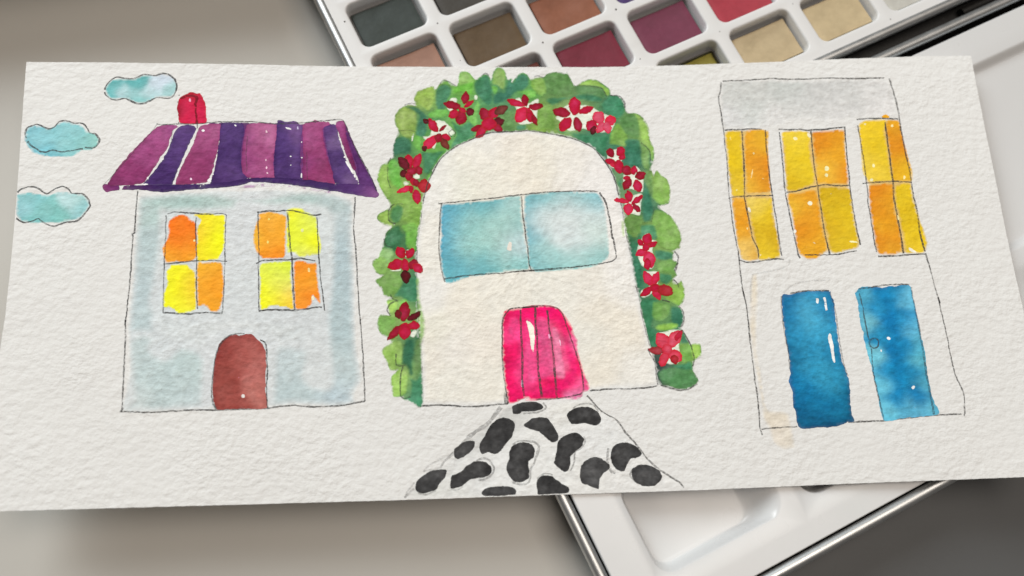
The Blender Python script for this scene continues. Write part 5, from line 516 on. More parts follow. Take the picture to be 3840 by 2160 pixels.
('M','painted_flower','fo',[([(-29.03,22.69),(-28.61,23.26),(-28.45,23.92),(-28.69,24.52),(-29.1,24.91),(-29.58,25.14),(-29.7,25.12),(-30.09,24.76),(-30.37,24.25),(-30.43,23.61),(-30.09,23.03),(-29.52,22.61)],(178,26,62)),([(-29.68,22.52),(-30.7,22.66),(-31.87,22.51),(-32.94,22.01),(-33.65,21.45),(-34.06,20.89),(-34.03,20.79),(-33.38,20.58),(-32.5,20.54),(-31.35,20.78),(-30.31,21.36),(-29.55,22.09)],(196,46,80)),([(-29.44,21.53),(-29.89,20.52),(-29.99,19.35),(-29.6,18.29),(-29.02,17.59),(-28.38,17.18),(-28.23,17.21),(-27.79,17.84),(-27.51,18.72),(-27.53,19.86),(-28.04,20.9),(-28.82,21.65)],(178,26,62)),([(-28.32,22.13),(-27.66,21.1),(-26.8,20.54),(-25.89,20.77),(-25.21,21.41),(-24.73,22.25),(-24.71,22.49),(-25.09,23.39),(-25.69,24.12),(-26.56,24.49),(-27.49,24.05),(-28.26,23.12)],(166,36,46)),([(-28.71,22.23),(-28.13,22.58),(-27.78,23.1),(-27.82,23.7),(-28.08,24.19),(-28.46,24.56),(-28.58,24.59),(-29.06,24.41),(-29.49,24.07),(-29.74,23.53),(-29.6,22.91),(-29.2,22.34)],(150,24,50)),([(-29.34,21.84),(-29.75,22.26),(-30.21,22.42),(-30.59,22.2),(-30.83,21.8),(-30.96,21.34),(-30.94,21.22),(-30.66,20.84),(-30.31,20.55),(-29.87,20.48),(-29.5,20.8),(-29.25,21.35)],(178,26,62))],None,None,{'edge': 0.7,'wob': 0.34}),
('M','painted_flower','fo',[([(-7.65,42.17),(-7.47,43.43),(-7.74,44.6),(-8.55,45.34),(-9.46,45.61),(-10.34,45.56),(-10.5,45.43),(-10.79,44.51),(-10.81,43.49),(-10.4,42.43),(-9.46,41.8),(-8.31,41.63)],(150,24,50)),([(-7.31,42.07),(-6.31,42.39),(-5.54,43.07),(-5.26,44.06),(-5.37,44.96),(-5.7,45.72),(-5.86,45.82),(-6.63,45.73),(-7.41,45.37),(-8.06,44.61),(-8.2,43.54),(-7.94,42.46)],(178,26,62)),([(-6.4,43.43),(-5.33,43.26),(-4.21,43.51),(-3.32,44.25),(-2.8,45.07),(-2.58,45.88),(-2.65,46.02),(-3.37,46.3),(-4.27,46.33),(-5.34,45.96),(-6.18,45.09),(-6.68,44.04)],(120,66,58)),([(-7.3,40.8),(-6.54,40.19),(-5.62,39.94),(-4.73,40.24),(-4.11,40.78),(-3.72,41.42),(-3.73,41.59),(-4.2,42.15),(-4.88,42.56),(-5.79,42.68),(-6.67,42.24),(-7.35,41.48)],(104,24,38)),([(-8.1,40.33),(-9.24,40.66),(-10.6,40.64),(-11.87,40.17),(-12.74,39.55),(-13.27,38.9),(-13.25,38.77),(-12.53,38.42),(-11.53,38.24),(-10.2,38.37),(-8.94,38.95),(-8.0,39.76)],(150,24,50)),([(-9.13,40.28),(-10.21,39.99),(-11.19,39.28),(-11.81,38.21),(-12.02,37.23),(-11.97,36.39),(-11.86,36.29),(-11.09,36.34),(-10.22,36.7),(-9.33,37.49),(-8.8,38.65),(-8.66,39.84)],(178,26,62)),([(-7.03,40.18),(-6.94,39.28),(-6.55,38.48),(-5.87,38.02),(-5.19,37.9),(-4.59,37.99),(-4.5,38.09),(-4.45,38.75),(-4.6,39.47),(-5.06,40.19),(-5.82,40.56),(-6.66,40.6)],(150,24,50)),([(-8.5,42.71),(-9.7,42.02),(-10.37,41.07),(-10.16,40.01),(-9.48,39.19),(-8.57,38.59),(-8.31,38.55),(-7.29,38.93),(-6.43,39.56),(-5.98,40.54),(-6.4,41.63),(-7.4,42.58)],(178,26,62))],None,None,{'edge': 0.7,'wob': 0.34}),
('M','painted_flower','fo',[([(2.72,45.76),(3.18,46.59),(3.35,47.58),(3.11,48.52),(2.69,49.17),(2.19,49.57),(2.07,49.56),(1.65,49.04),(1.35,48.3),(1.28,47.32),(1.62,46.39),(2.21,45.69)],(150,24,50)),([(2.05,46.19),(1.28,47.11),(0.17,47.85),(-1.08,48.17),(-2.08,48.14),(-2.82,47.89),(-2.87,47.77),(-2.45,47.07),(-1.72,46.36),(-0.57,45.72),(0.72,45.51),(1.86,45.66)],(178,26,62)),([(3.32,45.21),(4.19,44.65),(5.27,44.41),(6.33,44.65),(7.1,45.12),(7.6,45.68),(7.59,45.83),(7.07,46.33),(6.29,46.71),(5.21,46.83),(4.15,46.47),(3.31,45.82)],(150,24,50)),([(2.07,45.63),(0.75,45.31),(-0.32,44.48),(-0.78,43.22),(-0.75,42.04),(-0.42,41.03),(-0.24,40.9),(0.76,40.94),(1.79,41.34),(2.71,42.27),(3.03,43.64),(2.83,45.07)],(196,46,80)),([(2.96,44.51),(2.47,43.58),(2.32,42.53),(2.68,41.59),(3.23,40.98),(3.86,40.64),(4.01,40.67),(4.48,41.26),(4.8,42.07),(4.82,43.09),(4.34,44.0),(3.58,44.65)],(178,26,62)),([(4.03,42.98),(3.82,42.19),(3.86,41.32),(4.23,40.57),(4.68,40.1),(5.15,39.86),(5.25,39.89),(5.48,40.41),(5.59,41.09),(5.47,41.93),(5.02,42.65),(4.43,43.14)],(150,24,50)),([(2.6,45.24),(2.33,44.75),(2.29,44.27),(2.56,43.95),(2.94,43.82),(3.36,43.81),(3.45,43.85),(3.72,44.2),(3.88,44.61),(3.84,45.05),(3.5,45.33),(2.98,45.44)],(178,26,62))],None,None,{'edge': 0.7,'wob': 0.34}),
('M','painted_flower','fo',[([(16.63,42.72),(17.53,43.87),(18.02,45.3),(17.8,46.72),(17.23,47.74),(16.48,48.42),(16.27,48.42),(15.48,47.72),(14.83,46.68),(14.53,45.25),(14.92,43.84),(15.76,42.71)],(178,26,62)),([(14.92,43.52),(14.09,44.51),(12.92,45.16),(11.62,45.2),(10.6,44.84),(9.85,44.29),(9.81,44.1),(10.27,43.29),(11.05,42.55),(12.25,42.05),(13.58,42.17),(14.75,42.74)],(150,24,50)),([(17.53,43.14),(18.51,42.84),(19.62,42.91),(20.61,43.46),(21.25,44.14),(21.61,44.85),(21.58,44.99),(20.94,45.34),(20.08,45.49),(18.99,45.29),(18.04,44.62),(17.37,43.73)],(178,26,62)),([(14.64,42.11),(13.4,41.93),(12.28,41.27),(11.62,40.15),(11.43,39.06),(11.55,38.09),(11.69,37.95),(12.59,37.9),(13.59,38.17),(14.59,38.94),(15.13,40.18),(15.22,41.53)],(178,26,62)),([(16.18,41.9),(15.69,40.87),(15.55,39.7),(15.91,38.65),(16.47,37.96),(17.1,37.56),(17.26,37.6),(17.72,38.25),(18.04,39.13),(18.06,40.27),(17.57,41.3),(16.81,42.04)],(150,24,50))],None,None,{'edge': 0.7,'wob': 0.34}),
('M','painted_flower','fo',[([(24.48,40.87),(24.58,42.16),(24.21,43.22),(23.33,43.66),(22.38,43.6),(21.48,43.25),(21.33,43.07),(21.09,42.08),(21.14,41.07),(21.64,40.18),(22.65,39.89),(23.84,40.11)],(204,78,102)),([(24.52,40.42),(25.14,39.55),(25.94,39.12),(26.77,39.39),(27.39,40.01),(27.82,40.79),(27.83,41.0),(27.47,41.77),(26.9,42.37),(26.09,42.63),(25.25,42.18),(24.55,41.29)],(204,50,80)),([(21.86,40.88),(20.81,41.1),(19.85,40.86),(19.26,40.06),(19.06,39.16),(19.12,38.28),(19.23,38.11),(19.99,37.79),(20.84,37.73),(21.71,38.11),(22.21,39.04),(22.32,40.19)],(178,26,62)),([(21.26,39.32),(20.62,38.89),(20.18,38.24),(20.09,37.48),(20.26,36.87),(20.55,36.41),(20.66,36.38),(21.17,36.6),(21.65,37.01),(22.01,37.68),(22.0,38.47),(21.72,39.18)],(104,24,38)),([(24.06,40.32),(23.13,40.15),(22.34,39.63),(21.94,38.78),(21.88,37.96),(22.05,37.25),(22.16,37.15),(22.86,37.14),(23.59,37.37),(24.29,37.98),(24.6,38.91),(24.55,39.91)],(204,78,102)),([(24.36,40.19),(23.91,39.28),(23.81,38.29),(24.21,37.47),(24.8,36.97),(25.44,36.73),(25.59,36.78),(26.03,37.38),(26.31,38.16),(26.29,39.11),(25.77,39.89),(24.98,40.4)],(204,78,102))],None,None,{'edge': 0.7,'wob': 0.34}),
('M','painted_flower','fo',[([(26.72,30.4),(26.73,31.29),(26.42,32.02),(25.77,32.34),(25.1,32.31),(24.47,32.07),(24.37,31.95),(24.25,31.26),(24.33,30.56),(24.73,29.93),(25.46,29.73),(26.3,29.87)],(150,24,50)),([(27.61,29.91),(28.49,30.03),(29.23,30.47),(29.57,31.25),(29.59,32.0),(29.4,32.67),(29.29,32.77),(28.62,32.81),(27.92,32.63),(27.28,32.09),(27.03,31.24),(27.12,30.31)],(178,26,62)),([(26.76,28.36),(26.21,28.95),(25.44,29.33),(24.59,29.35),(23.93,29.14),(23.45,28.82),(23.43,28.7),(23.73,28.23),(24.25,27.79),(25.04,27.5),(25.9,27.57),(26.66,27.9)],(178,26,62)),([(27.08,28.79),(26.41,27.86),(26.11,26.77),(26.4,25.76),(26.95,25.08),(27.62,24.66),(27.8,24.68),(28.4,25.26),(28.86,26.07),(29.01,27.14),(28.59,28.14),(27.81,28.88)],(178,26,62)),([(28.12,28.68),(28.73,28.76),(29.23,29.07),(29.46,29.6),(29.47,30.11),(29.33,30.57),(29.25,30.64),(28.79,30.67),(28.31,30.54),(27.87,30.18),(27.71,29.6),(27.78,28.96)],(178,26,62)),([(26.02,27.9),(25.57,27.92),(25.22,27.77),(25.13,27.43),(25.2,27.08),(25.37,26.75),(25.45,26.69),(25.8,26.61),(26.15,26.64),(26.43,26.84),(26.47,27.22),(26.32,27.67)],(196,46,80))],None,None,{'edge': 0.7,'wob': 0.34}),
('M','painted_flower','fo',[([(30.81,24.85),(30.99,25.82),(30.79,26.64),(30.16,27.04),(29.43,27.07),(28.72,26.87),(28.59,26.75),(28.33,26.02),(28.28,25.25),(28.58,24.54),(29.33,24.24),(30.25,24.33)],(150,24,50)),([(31.69,24.27),(32.31,24.74),(32.7,25.38),(32.66,26.09),(32.38,26.63),(31.98,27.03),(31.85,27.05),(31.33,26.79),(30.87,26.35),(30.59,25.69),(30.74,24.97),(31.16,24.35)],(178,26,62)),([(31.9,23.16),(32.74,22.81),(33.63,22.82),(34.37,23.33),(34.81,24.0),(35.02,24.69),(34.98,24.84),(34.42,25.23),(33.71,25.43),(32.84,25.29),(32.14,24.66),(31.7,23.78)],(150,24,50)),([(30.34,23.34),(29.38,23.1),(28.55,22.51),(28.11,21.6),(28.03,20.76),(28.18,20.04),(28.29,19.95),(29.0,19.98),(29.76,20.28),(30.5,20.95),(30.84,21.93),(30.83,22.95)],(150,24,50)),([(31.59,22.65),(31.1,21.73),(30.97,20.74),(31.37,19.89),(31.96,19.38),(32.63,19.12),(32.78,19.17),(33.26,19.77),(33.57,20.55),(33.57,21.51),(33.05,22.32),(32.24,22.85)],(178,26,62)),([(30.44,23.69),(30.03,24.03),(29.52,24.18),(29.01,24.04),(28.64,23.77),(28.39,23.44),(28.39,23.35),(28.64,23.05),(29.01,22.82),(29.52,22.74),(30.03,22.95),(30.44,23.33)],(178,26,62))],None,None,{'edge': 0.7,'wob': 0.34}),
('M','painted_flower','fo',[([(29.99,16.42),(30.51,17.19),(30.74,18.09),(30.51,18.94),(30.07,19.51),(29.55,19.86),(29.41,19.84),(28.94,19.36),(28.58,18.68),(28.47,17.79),(28.81,16.97),(29.43,16.35)],(178,26,62)),([(29.59,16.59),(28.83,17.14),(27.82,17.55),(26.73,17.64),(25.91,17.51),(25.33,17.26),(25.3,17.17),(25.73,16.73),(26.43,16.31),(27.46,15.98),(28.56,15.97),(29.5,16.2)],(196,46,80)),([(30.27,15.49),(31.19,15.63),(32.17,16.07),(32.97,16.8),(33.44,17.5),(33.67,18.11),(33.61,18.19),(33.0,18.21),(32.22,18.01),(31.28,17.5),(30.52,16.7),(30.05,15.84)],(178,26,62)),([(29.33,15.95),(28.44,15.47),(27.85,14.73),(27.8,13.84),(28.1,13.11),(28.58,12.55),(28.74,12.5),(29.46,12.73),(30.12,13.2),(30.58,13.97),(30.49,14.9),(30.01,15.76)],(196,46,80)),([(30.35,15.52),(30.44,14.78),(30.78,14.06),(31.35,13.55),(31.9,13.31),(32.39,13.26),(32.46,13.33),(32.49,13.84),(32.35,14.46),(31.95,15.13),(31.32,15.58),(30.64,15.79)],(150,24,50))],None,None,{'edge': 0.7,'wob': 0.34}),
('M','painted_flower','fo',[([(-32.0,2.17),(-31.73,3.17),(-31.85,4.17),(-32.45,4.9),(-33.18,5.27),(-33.91,5.38),(-34.06,5.3),(-34.39,4.61),(-34.51,3.78),(-34.27,2.85),(-33.55,2.18),(-32.61,1.84)],(178,26,62)),([(-31.1,1.85),(-30.31,2.2),(-29.68,2.84),(-29.43,3.7),(-29.49,4.45),(-29.73,5.07),(-29.84,5.13),(-30.45,4.99),(-31.07,4.62),(-31.6,3.92),(-31.75,3.01),(-31.58,2.12)],(178,26,62)),([(-32.59,1.35),(-33.66,1.75),(-34.83,1.73),(-35.8,1.16),(-36.39,0.4),(-36.69,-0.39),(-36.63,-0.56),(-35.92,-0.99),(-35.01,-1.22),(-33.9,-1.06),(-32.97,-0.35),(-32.36,0.65)],(178,26,62)),([(-32.44,1.98),(-32.96,1.12),(-33.17,0.08),(-32.91,-0.92),(-32.43,-1.61),(-31.87,-2.06),(-31.73,-2.05),(-31.25,-1.52),(-30.9,-0.76),(-30.81,0.27),(-31.19,1.26),(-31.85,2.03)],(178,26,62)),([(-30.96,0.8),(-31.08,-0.17),(-30.85,-0.9),(-30.22,-1.13),(-29.53,-0.98),(-28.86,-0.63),(-28.74,-0.47),(-28.52,0.29),(-28.51,1.03),(-28.84,1.64),(-29.57,1.74),(-30.45,1.44)],(150,24,50)),([(-30.08,-0.2),(-29.86,-1.11),(-29.35,-1.82),(-28.57,-2.09),(-27.86,-2.02),(-27.24,-1.73),(-27.17,-1.6),(-27.2,-0.9),(-27.46,-0.19),(-28.04,0.42),(-28.88,0.58),(-29.75,0.37)],(178,26,62)),([(-32.35,-1.24),(-32.91,-2.06),(-33.13,-3.02),(-32.82,-3.92),(-32.28,-4.53),(-31.65,-4.91),(-31.49,-4.89),(-30.97,-4.38),(-30.59,-3.67),(-30.5,-2.72),(-30.94,-1.83),(-31.69,-1.17)],(92,20,30))],None,None,{'edge': 0.7,'wob': 0.34}),
('M','painted_flower','fo',[([(-32.42,-15.13),(-31.49,-14.25),(-30.88,-13.03),(-30.88,-11.69),(-31.24,-10.64),(-31.79,-9.87),(-31.97,-9.84),(-32.74,-10.33),(-33.43,-11.16),(-33.88,-12.42),(-33.73,-13.79),(-33.16,-14.98)],(150,24,50)),([(-33.36,-14.32),(-33.07,-13.72),(-33.02,-13.04),(-33.32,-12.46),(-33.74,-12.1),(-34.19,-11.9),(-34.3,-11.93),(-34.59,-12.33),(-34.77,-12.85),(-34.73,-13.5),(-34.34,-14.06),(-33.78,-14.44)],(124,40,44)),([(-31.4,-15.14),(-30.46,-15.11),(-29.46,-14.77),(-28.66,-14.11),(-28.2,-13.43),(-27.99,-12.81),(-28.04,-12.71),(-28.68,-12.61),(-29.48,-12.72),(-30.43,-13.14),(-31.19,-13.89),(-31.65,-14.73)],(104,24,38)),([(-32.66,-15.68),(-33.88,-16.1),(-35.14,-16.92),(-36.12,-18.04),(-36.65,-19.04),(-36.87,-19.86),(-36.78,-19.96),(-35.96,-19.82),(-34.93,-19.37),(-33.75,-18.48),(-32.83,-17.27),(-32.31,-16.07)],(150,24,50)),([(-32.43,-15.52),(-33.35,-16.36),(-33.86,-17.46),(-33.69,-18.64),(-33.17,-19.52),(-32.47,-20.15),(-32.27,-20.17),(-31.49,-19.7),(-30.83,-18.94),(-30.48,-17.82),(-30.81,-16.62),(-31.58,-15.61)],(178,26,62)),([(-31.41,-16.53),(-30.82,-17.19),(-30.06,-17.57),(-29.26,-17.47),(-28.66,-17.12),(-28.24,-16.63),(-28.23,-16.49),(-28.56,-15.93),(-29.09,-15.45),(-29.87,-15.19),(-30.68,-15.41),(-31.36,-15.94)],(178,26,62))],None,None,{'edge': 0.7,'wob': 0.34}),
('M','painted_flower','fo',[([(33.29,3.81),(34.22,4.19),(34.88,4.87),(34.99,5.74),(34.75,6.5),(34.3,7.11),(34.14,7.17),(33.39,7.01),(32.69,6.61),(32.17,5.88),(32.19,4.95),(32.61,4.06)],(178,26,62)),([(32.42,3.71),(32.61,4.35),(32.55,4.96),(32.17,5.37),(31.71,5.55),(31.23,5.56),(31.13,5.5),(30.9,5.05),(30.81,4.53),(30.94,3.97),(31.4,3.61),(32.01,3.47)],(178,26,62)),([(33.67,3.17),(34.41,3.04),(35.25,3.17),(35.98,3.59),(36.45,4.09),(36.71,4.57),(36.68,4.66),(36.2,4.85),(35.55,4.89),(34.74,4.69),(34.04,4.18),(33.55,3.55)],(178,26,62)),([(33.07,2.54),(32.28,2.82),(31.42,2.77),(30.71,2.3),(30.28,1.7),(30.07,1.08),(30.11,0.96),(30.64,0.64),(31.31,0.5),(32.13,0.65),(32.81,1.23),(33.25,2.01)],(196,46,80)),([(33.06,1.81),(32.36,0.67),(32.12,-0.61),(32.55,-1.74),(33.27,-2.47),(34.09,-2.88),(34.29,-2.83),(34.94,-2.11),(35.4,-1.13),(35.48,0.12),(34.88,1.22),(33.9,1.99)],(196,46,80)),([(33.59,2.17),(34.03,2.78),(34.17,3.41),(33.88,3.92),(33.41,4.2),(32.87,4.33),(32.74,4.29),(32.33,3.87),(32.04,3.36),(32.01,2.75),(32.41,2.28),(33.05,2.0)],(178,26,62)),([(33.04,-0.1),(32.45,-0.73),(32.12,-1.54),(32.21,-2.36),(32.53,-2.95),(32.96,-3.36),(33.08,-3.36),(33.58,-2.99),(34.01,-2.42),(34.24,-1.61),(34.04,-0.78),(33.57,-0.11)],(178,26,62))],None,None,{'edge': 0.7,'wob': 0.34}),
('M','painted_flower','fo',[([(34.17,-7.36),(34.35,-6.24),(34.14,-5.1),(33.46,-4.22),(32.7,-3.75),(31.95,-3.57),(31.81,-3.65),(31.54,-4.41),(31.5,-5.35),(31.83,-6.43),(32.62,-7.24),(33.59,-7.69)],(196,46,80)),([(34.31,-7.47),(35.15,-7.03),(35.85,-6.29),(36.17,-5.35),(36.17,-4.56),(35.98,-3.92),(35.86,-3.86),(35.22,-4.06),(34.55,-4.51),(33.94,-5.3),(33.72,-6.29),(33.83,-7.23)],(196,46,80)),([(33.89,-7.68),(32.88,-7.83),(31.83,-8.32),(31.01,-9.11),(30.54,-9.88),(30.35,-10.55),(30.42,-10.65),(31.09,-10.67),(31.94,-10.46),(32.93,-9.9),(33.7,-9.02),(34.16,-8.08)],(178,26,62)),([(34.05,-8.19),(33.67,-9.14),(33.65,-10.14),(34.12,-10.95),(34.76,-11.41),(35.43,-11.63),(35.58,-11.57),(35.98,-10.94),(36.2,-10.14),(36.1,-9.19),(35.5,-8.43),(34.66,-7.95)],(196,46,80)),([(34.88,-8.47),(35.44,-9.58),(36.38,-10.42),(37.58,-10.66),(38.61,-10.49),(39.43,-10.06),(39.51,-9.89),(39.28,-9.01),(38.72,-8.16),(37.71,-7.46),(36.44,-7.36),(35.22,-7.73)],(166,46,54)),([(33.9,-7.53),(33.4,-8.26),(33.28,-8.93),(33.7,-9.33),(34.33,-9.45),(35.03,-9.39),(35.19,-9.31),(35.69,-8.77),(36.01,-8.18),(36.0,-7.57),(35.44,-7.24),(34.59,-7.19)],(178,26,62))],None,None,{'edge': 0.7,'wob': 0.34}),
('M','painted_flower','fo',[([(36.9,-24.7),(37.27,-23.35),(37.1,-22.01),(36.26,-21.05),(35.25,-20.59),(34.24,-20.48),(34.04,-20.6),(33.59,-21.55),(33.43,-22.68),(33.77,-23.92),(34.77,-24.77),(36.07,-25.18)],(206,74,94)),([(37.37,-24.83),(38.63,-24.35),(39.69,-23.44),(40.2,-22.19),(40.24,-21.08),(39.98,-20.16),(39.82,-20.06),(38.87,-20.23),(37.86,-20.75),(36.94,-21.76),(36.57,-23.09),(36.68,-24.41)],(206,74,94)),([(38.91,-22.93),(39.68,-22.67),(40.37,-22.14),(40.78,-21.38),(40.9,-20.71),(40.84,-20.15),(40.75,-20.08),(40.19,-20.17),(39.56,-20.46),(38.94,-21.05),(38.6,-21.86),(38.55,-22.66)],(188,48,76)),([(35.96,-25.35),(35.09,-24.69),(33.91,-24.26),(32.66,-24.24),(31.71,-24.47),(31.04,-24.83),(31.02,-24.96),(31.52,-25.49),(32.33,-25.97),(33.52,-26.3),(34.79,-26.23),(35.87,-25.86)],(160,56,64)),([(35.97,-25.49),(35.01,-26.04),(34.24,-26.91),(33.91,-27.99),(33.95,-28.89),(34.2,-29.6),(34.34,-29.66),(35.07,-29.4),(35.82,-28.86),(36.48,-27.94),(36.7,-26.81),(36.54,-25.75)],(202,66,86)),([(36.77,-25.98),(36.62,-27.18),(36.94,-28.2),(37.8,-28.69),(38.75,-28.74),(39.66,-28.5),(39.82,-28.35),(40.11,-27.44),(40.11,-26.49),(39.65,-25.6),(38.65,-25.23),(37.44,-25.33)],(206,70,90)),([(37.05,-26.21),(37.6,-25.42),(37.76,-24.62),(37.35,-23.99),(36.72,-23.65),(36.01,-23.52),(35.84,-23.57),(35.32,-24.11),(34.97,-24.77),(34.96,-25.53),(35.5,-26.11),(36.35,-26.43)],(202,66,86)),([(37.43,-26.79),(37.06,-27.44),(36.98,-28.13),(37.31,-28.68),(37.79,-29.0),(38.33,-29.14),(38.45,-29.09),(38.82,-28.66),(39.05,-28.1),(39.03,-27.45),(38.6,-26.93),(37.95,-26.62)],(170,50,60))],None,None,{'edge': 0.7,'wob': 0.34}),
('L','pencil_line','fo',[([(2.46,38.37),(6.19,37.81),(6.3,37.81),(10.69,36.76),(14.73,35.73),(18.06,34.18),(20.7,32.65),(22.89,29.68),(25.02,26.01),(26.14,22.74),(26.83,18.42)],0.42,0.7),([(-26.88,18.03),(-25.64,22.92),(-23.91,26.79),(-22.17,29.99),(-19.78,32.31),(-17.04,34.28),(-14.31,35.53),(-11.56,36.78),(-8.13,37.9),(-4.71,38.12),(-1.31,38.1),(2.46,38.37)],0.42,0.65),([(-31.66,46.69),(-29.96,47.34),(-28.78,47.02)],0.36,0.6),([(-21.68,53.17),(-20.63,54.3),(-19.26,53.9),(-17.07,52.55)],0.36,0.55),([(-9.91,55.48),(-8.49,56.36),(-7.65,55.62)],0.36,0.6),([(5.27,54.79),(6.33,55.14),(7.86,54.45)],0.36,0.5),([(26.65,48.46),(28.41,48.58),(29.75,47.91),(30.67,46.18),(30.55,44.66)],0.46,0.75),([(-34.77,17.36),(-35.92,16.18),(-36.42,14.45),(-35.95,12.36),(-34.32,11.91)],0.4,0.7),([(-33.95,17.51),(-32.31,17.3)],0.3,0.4),([(-36.49,29.22),(-35.48,30.8)],0.36,0.5),([(-36.33,28.15),(-36.52,24.96),(-35.71,22.11)],0.3,0.4),([(-37.59,7.76),(-36.95,5.7),(-35.34,5.14)],0.36,0.6),([(-35.9,-7.76),(-35.27,-9.1),(-33.85,-9.47)],0.4,0.7),([(-34.01,-9.63),(-35.75,-10.23),(-36.78,-12.0),(-35.93,-13.65)],0.4,0.7),([(-34.6,-23.65),(-34.47,-26.66),(-32.13,-26.75)],0.4,0.55),([(-32.76,-26.88),(-33.41,-29.06),(-33.52,-34.35),(-32.54,-35.17),(-31.0,-34.91)],0.4,0.6),([(-28.39,38.47),(-30.73,39.06),(-33.59,38.92)],0.3,0.35),([(17.45,51.74),(21.28,51.6),(24.38,50.86),(25.6,48.36)],0.36,0.5),([(34.34,33.75),(36.38,31.48),(36.45,28.19)],0.36,0.5),([(36.31,14.58),(35.73,11.78),(35.27,10.38)],0.3,0.3),([(40.69,1.65),(41.62,0.34),(41.23,-1.84),(40.34,-3.8)],0.55,0.75),([(39.77,-6.12),(40.71,-7.23),(40.95,-8.32)],0.5,0.7),([(36.12,-11.69),(38.14,-12.3)],0.4,0.7),([(40.62,-13.63),(41.51,-15.08),(41.45,-17.53),(40.6,-19.24)],0.4,0.5),([(40.71,-19.94),(42.56,-23.82),(43.19,-27.95),(42.65,-29.97)],0.45,0.6),([(33.79,-34.33),(36.4,-35.28),(38.71,-35.88),(41.09,-35.64),(43.41,-34.39)],0.46,0.65),([(31.2,-24.9),(32.2,-27.16),(32.94,-28.55)],0.36,0.5),([(-18.6,39.09),(-17.61,38.34),(-17.81,37.05),(-18.99,37.24),(-19.47,38.17),(-18.6,39.09)],0.36,0.5),([(-26.49,41.77),(-25.31,41.38),(-24.99,40.64)],0.3,0.4),([(-32.13,3.53),(-31.14,5.03),(-30.67,4.17)],0.3,0.5)],None,None,{}),
('P','painted_path','card',[(-6.16,-38.02),(-0.39,-38.1),(13.38,-37.43),(14.66,-36.71),(16.07,-38.59),(18.35,-40.95),(21.55,-43.18),(23.45,-46.25),(26.21,-49.78),(28.36,-53.11),(31.72,-56.18),(35.68,-58.97),(36.77,-60.09),(32.85,-60.3),(20.87,-60.15),(8.32,-60.3),(-5.92,-60.48),(-20.63,-60.17),(-29.39,-60.07),(-32.3,-59.94),(-30.23,-57.42),(-27.84,-54.37),(-23.39,-52.53),(-20.37,-50.04),(-16.7,-46.38),(-12.41,-43.6),(-9.0,-41.05)],[(-5.02,-39.72,196,194,187),(-9.0,-41.05,186,184,177),(-12.41,-43.6,200,198,191),(-16.09,-46.11,196,194,188),(-2.29,-46.09,216,214,207),(9.65,-48.06,216,214,208),(3.96,-41.88,214,211,203),(15.69,-48.31,214,212,206),(-11.55,-53.03,214,212,206),(-20.48,-54.1,210,208,202),(3.25,-55.11,216,214,207),(21.08,-57.33,216,213,206),(-26.44,-58.15,208,206,198),(10.21,-39.12,212,209,200),(13.6,-57.01,214,211,203),(-30.24,-58.27,204,202,195),(-22.93,-58.31,206,204,196)],'painted path of dark stones leading to the pink door',{'key': 'pa','edge': 0.05,'gran': 0.3,'soft': 0.6}),
('P','painted_stone','pa',[(-5.12,-38.51),(-4.64,-38.08),(-2.49,-37.41),(1.16,-37.41),(2.34,-38.06),(2.97,-38.84),(2.27,-39.56),(0.43,-39.79),(-2.6,-39.82),(-3.23,-40.24),(-5.04,-40.17)],('L',(60,59,58)),None,{'edge': 0.25,'gran': 0.6,'flat': 1,'wob': 0.2,'soft': 0.05}),
('P','painted_stone','pa',[(-13.74,-47.38),(-12.48,-45.67),(-11.2,-43.35),(-9.33,-41.64),(-7.19,-41.07),(-5.12,-41.96),(-4.41,-43.03),(-4.94,-44.79),(-5.6,-46.25),(-6.85,-47.37),(-8.43,-49.37),(-9.95,-50.12),(-11.73,-49.67),(-13.23,-49.9),(-13.84,-48.56)],('L',(60,59,58)),None,{'edge': 0.25,'gran': 0.6,'flat': 1,'wob': 0.2,'soft': 0.05}),
('P','painted_stone','pa',[(-2.3,-43.12),(-0.58,-41.85),(0.96,-41.4),(3.68,-41.57),(4.8,-43.11),(5.64,-44.34),(6.3,-46.15),(6.06,-47.62),(4.54,-47.85),(2.82,-46.3),(1.38,-45.06),(-1.29,-44.05)],('L',(60,59,58)),None,{'edge': 0.25,'gran': 0.6,'flat': 1,'wob': 0.2,'soft': 0.05}),
('P','painted_stone','pa',[(8.81,-41.03),(9.85,-40.01),(12.04,-39.13),(14.48,-39.29),(16.26,-40.11),(17.6,-41.97),(17.26,-43.31),(16.28,-44.17),(14.78,-43.81),(12.99,-43.29),(11.15,-43.61),(9.64,-43.31),(9.24,-42.39)],('L',(60,59,58)),None,{'edge': 0.25,'gran': 0.6,'flat': 1,'wob': 0.2,'soft': 0.05}),
('P','painted_stone','pa',[(-20.35,-49.17),(-20.03,-48.3),(-18.51,-47.19),(-17.0,-46.52),(-14.92,-46.75),(-15.27,-48.5),(-16.8,-49.9),(-19.22,-51.11),(-20.03,-50.64)],('L',(72,71,70)),None,{'edge': 0.25,'gran': 0.6,'flat': 1,'wob': 0.2,'soft': 0.05}),
('P','painted_stone','pa',[(-30.17,-57.42),(-29.63,-56.02),(-28.14,-54.64),(-26.07,-53.58),(-23.41,-53.4),(-22.09,-53.75),(-22.57,-55.17),(-24.07,-56.83),(-24.98,-58.22),(-28.21,-59.07),(-29.66,-58.44)],('L',(72,71,70)),None,{'edge': 0.25,'gran': 0.6,'flat': 1,'wob': 0.2,'soft': 0.05}),
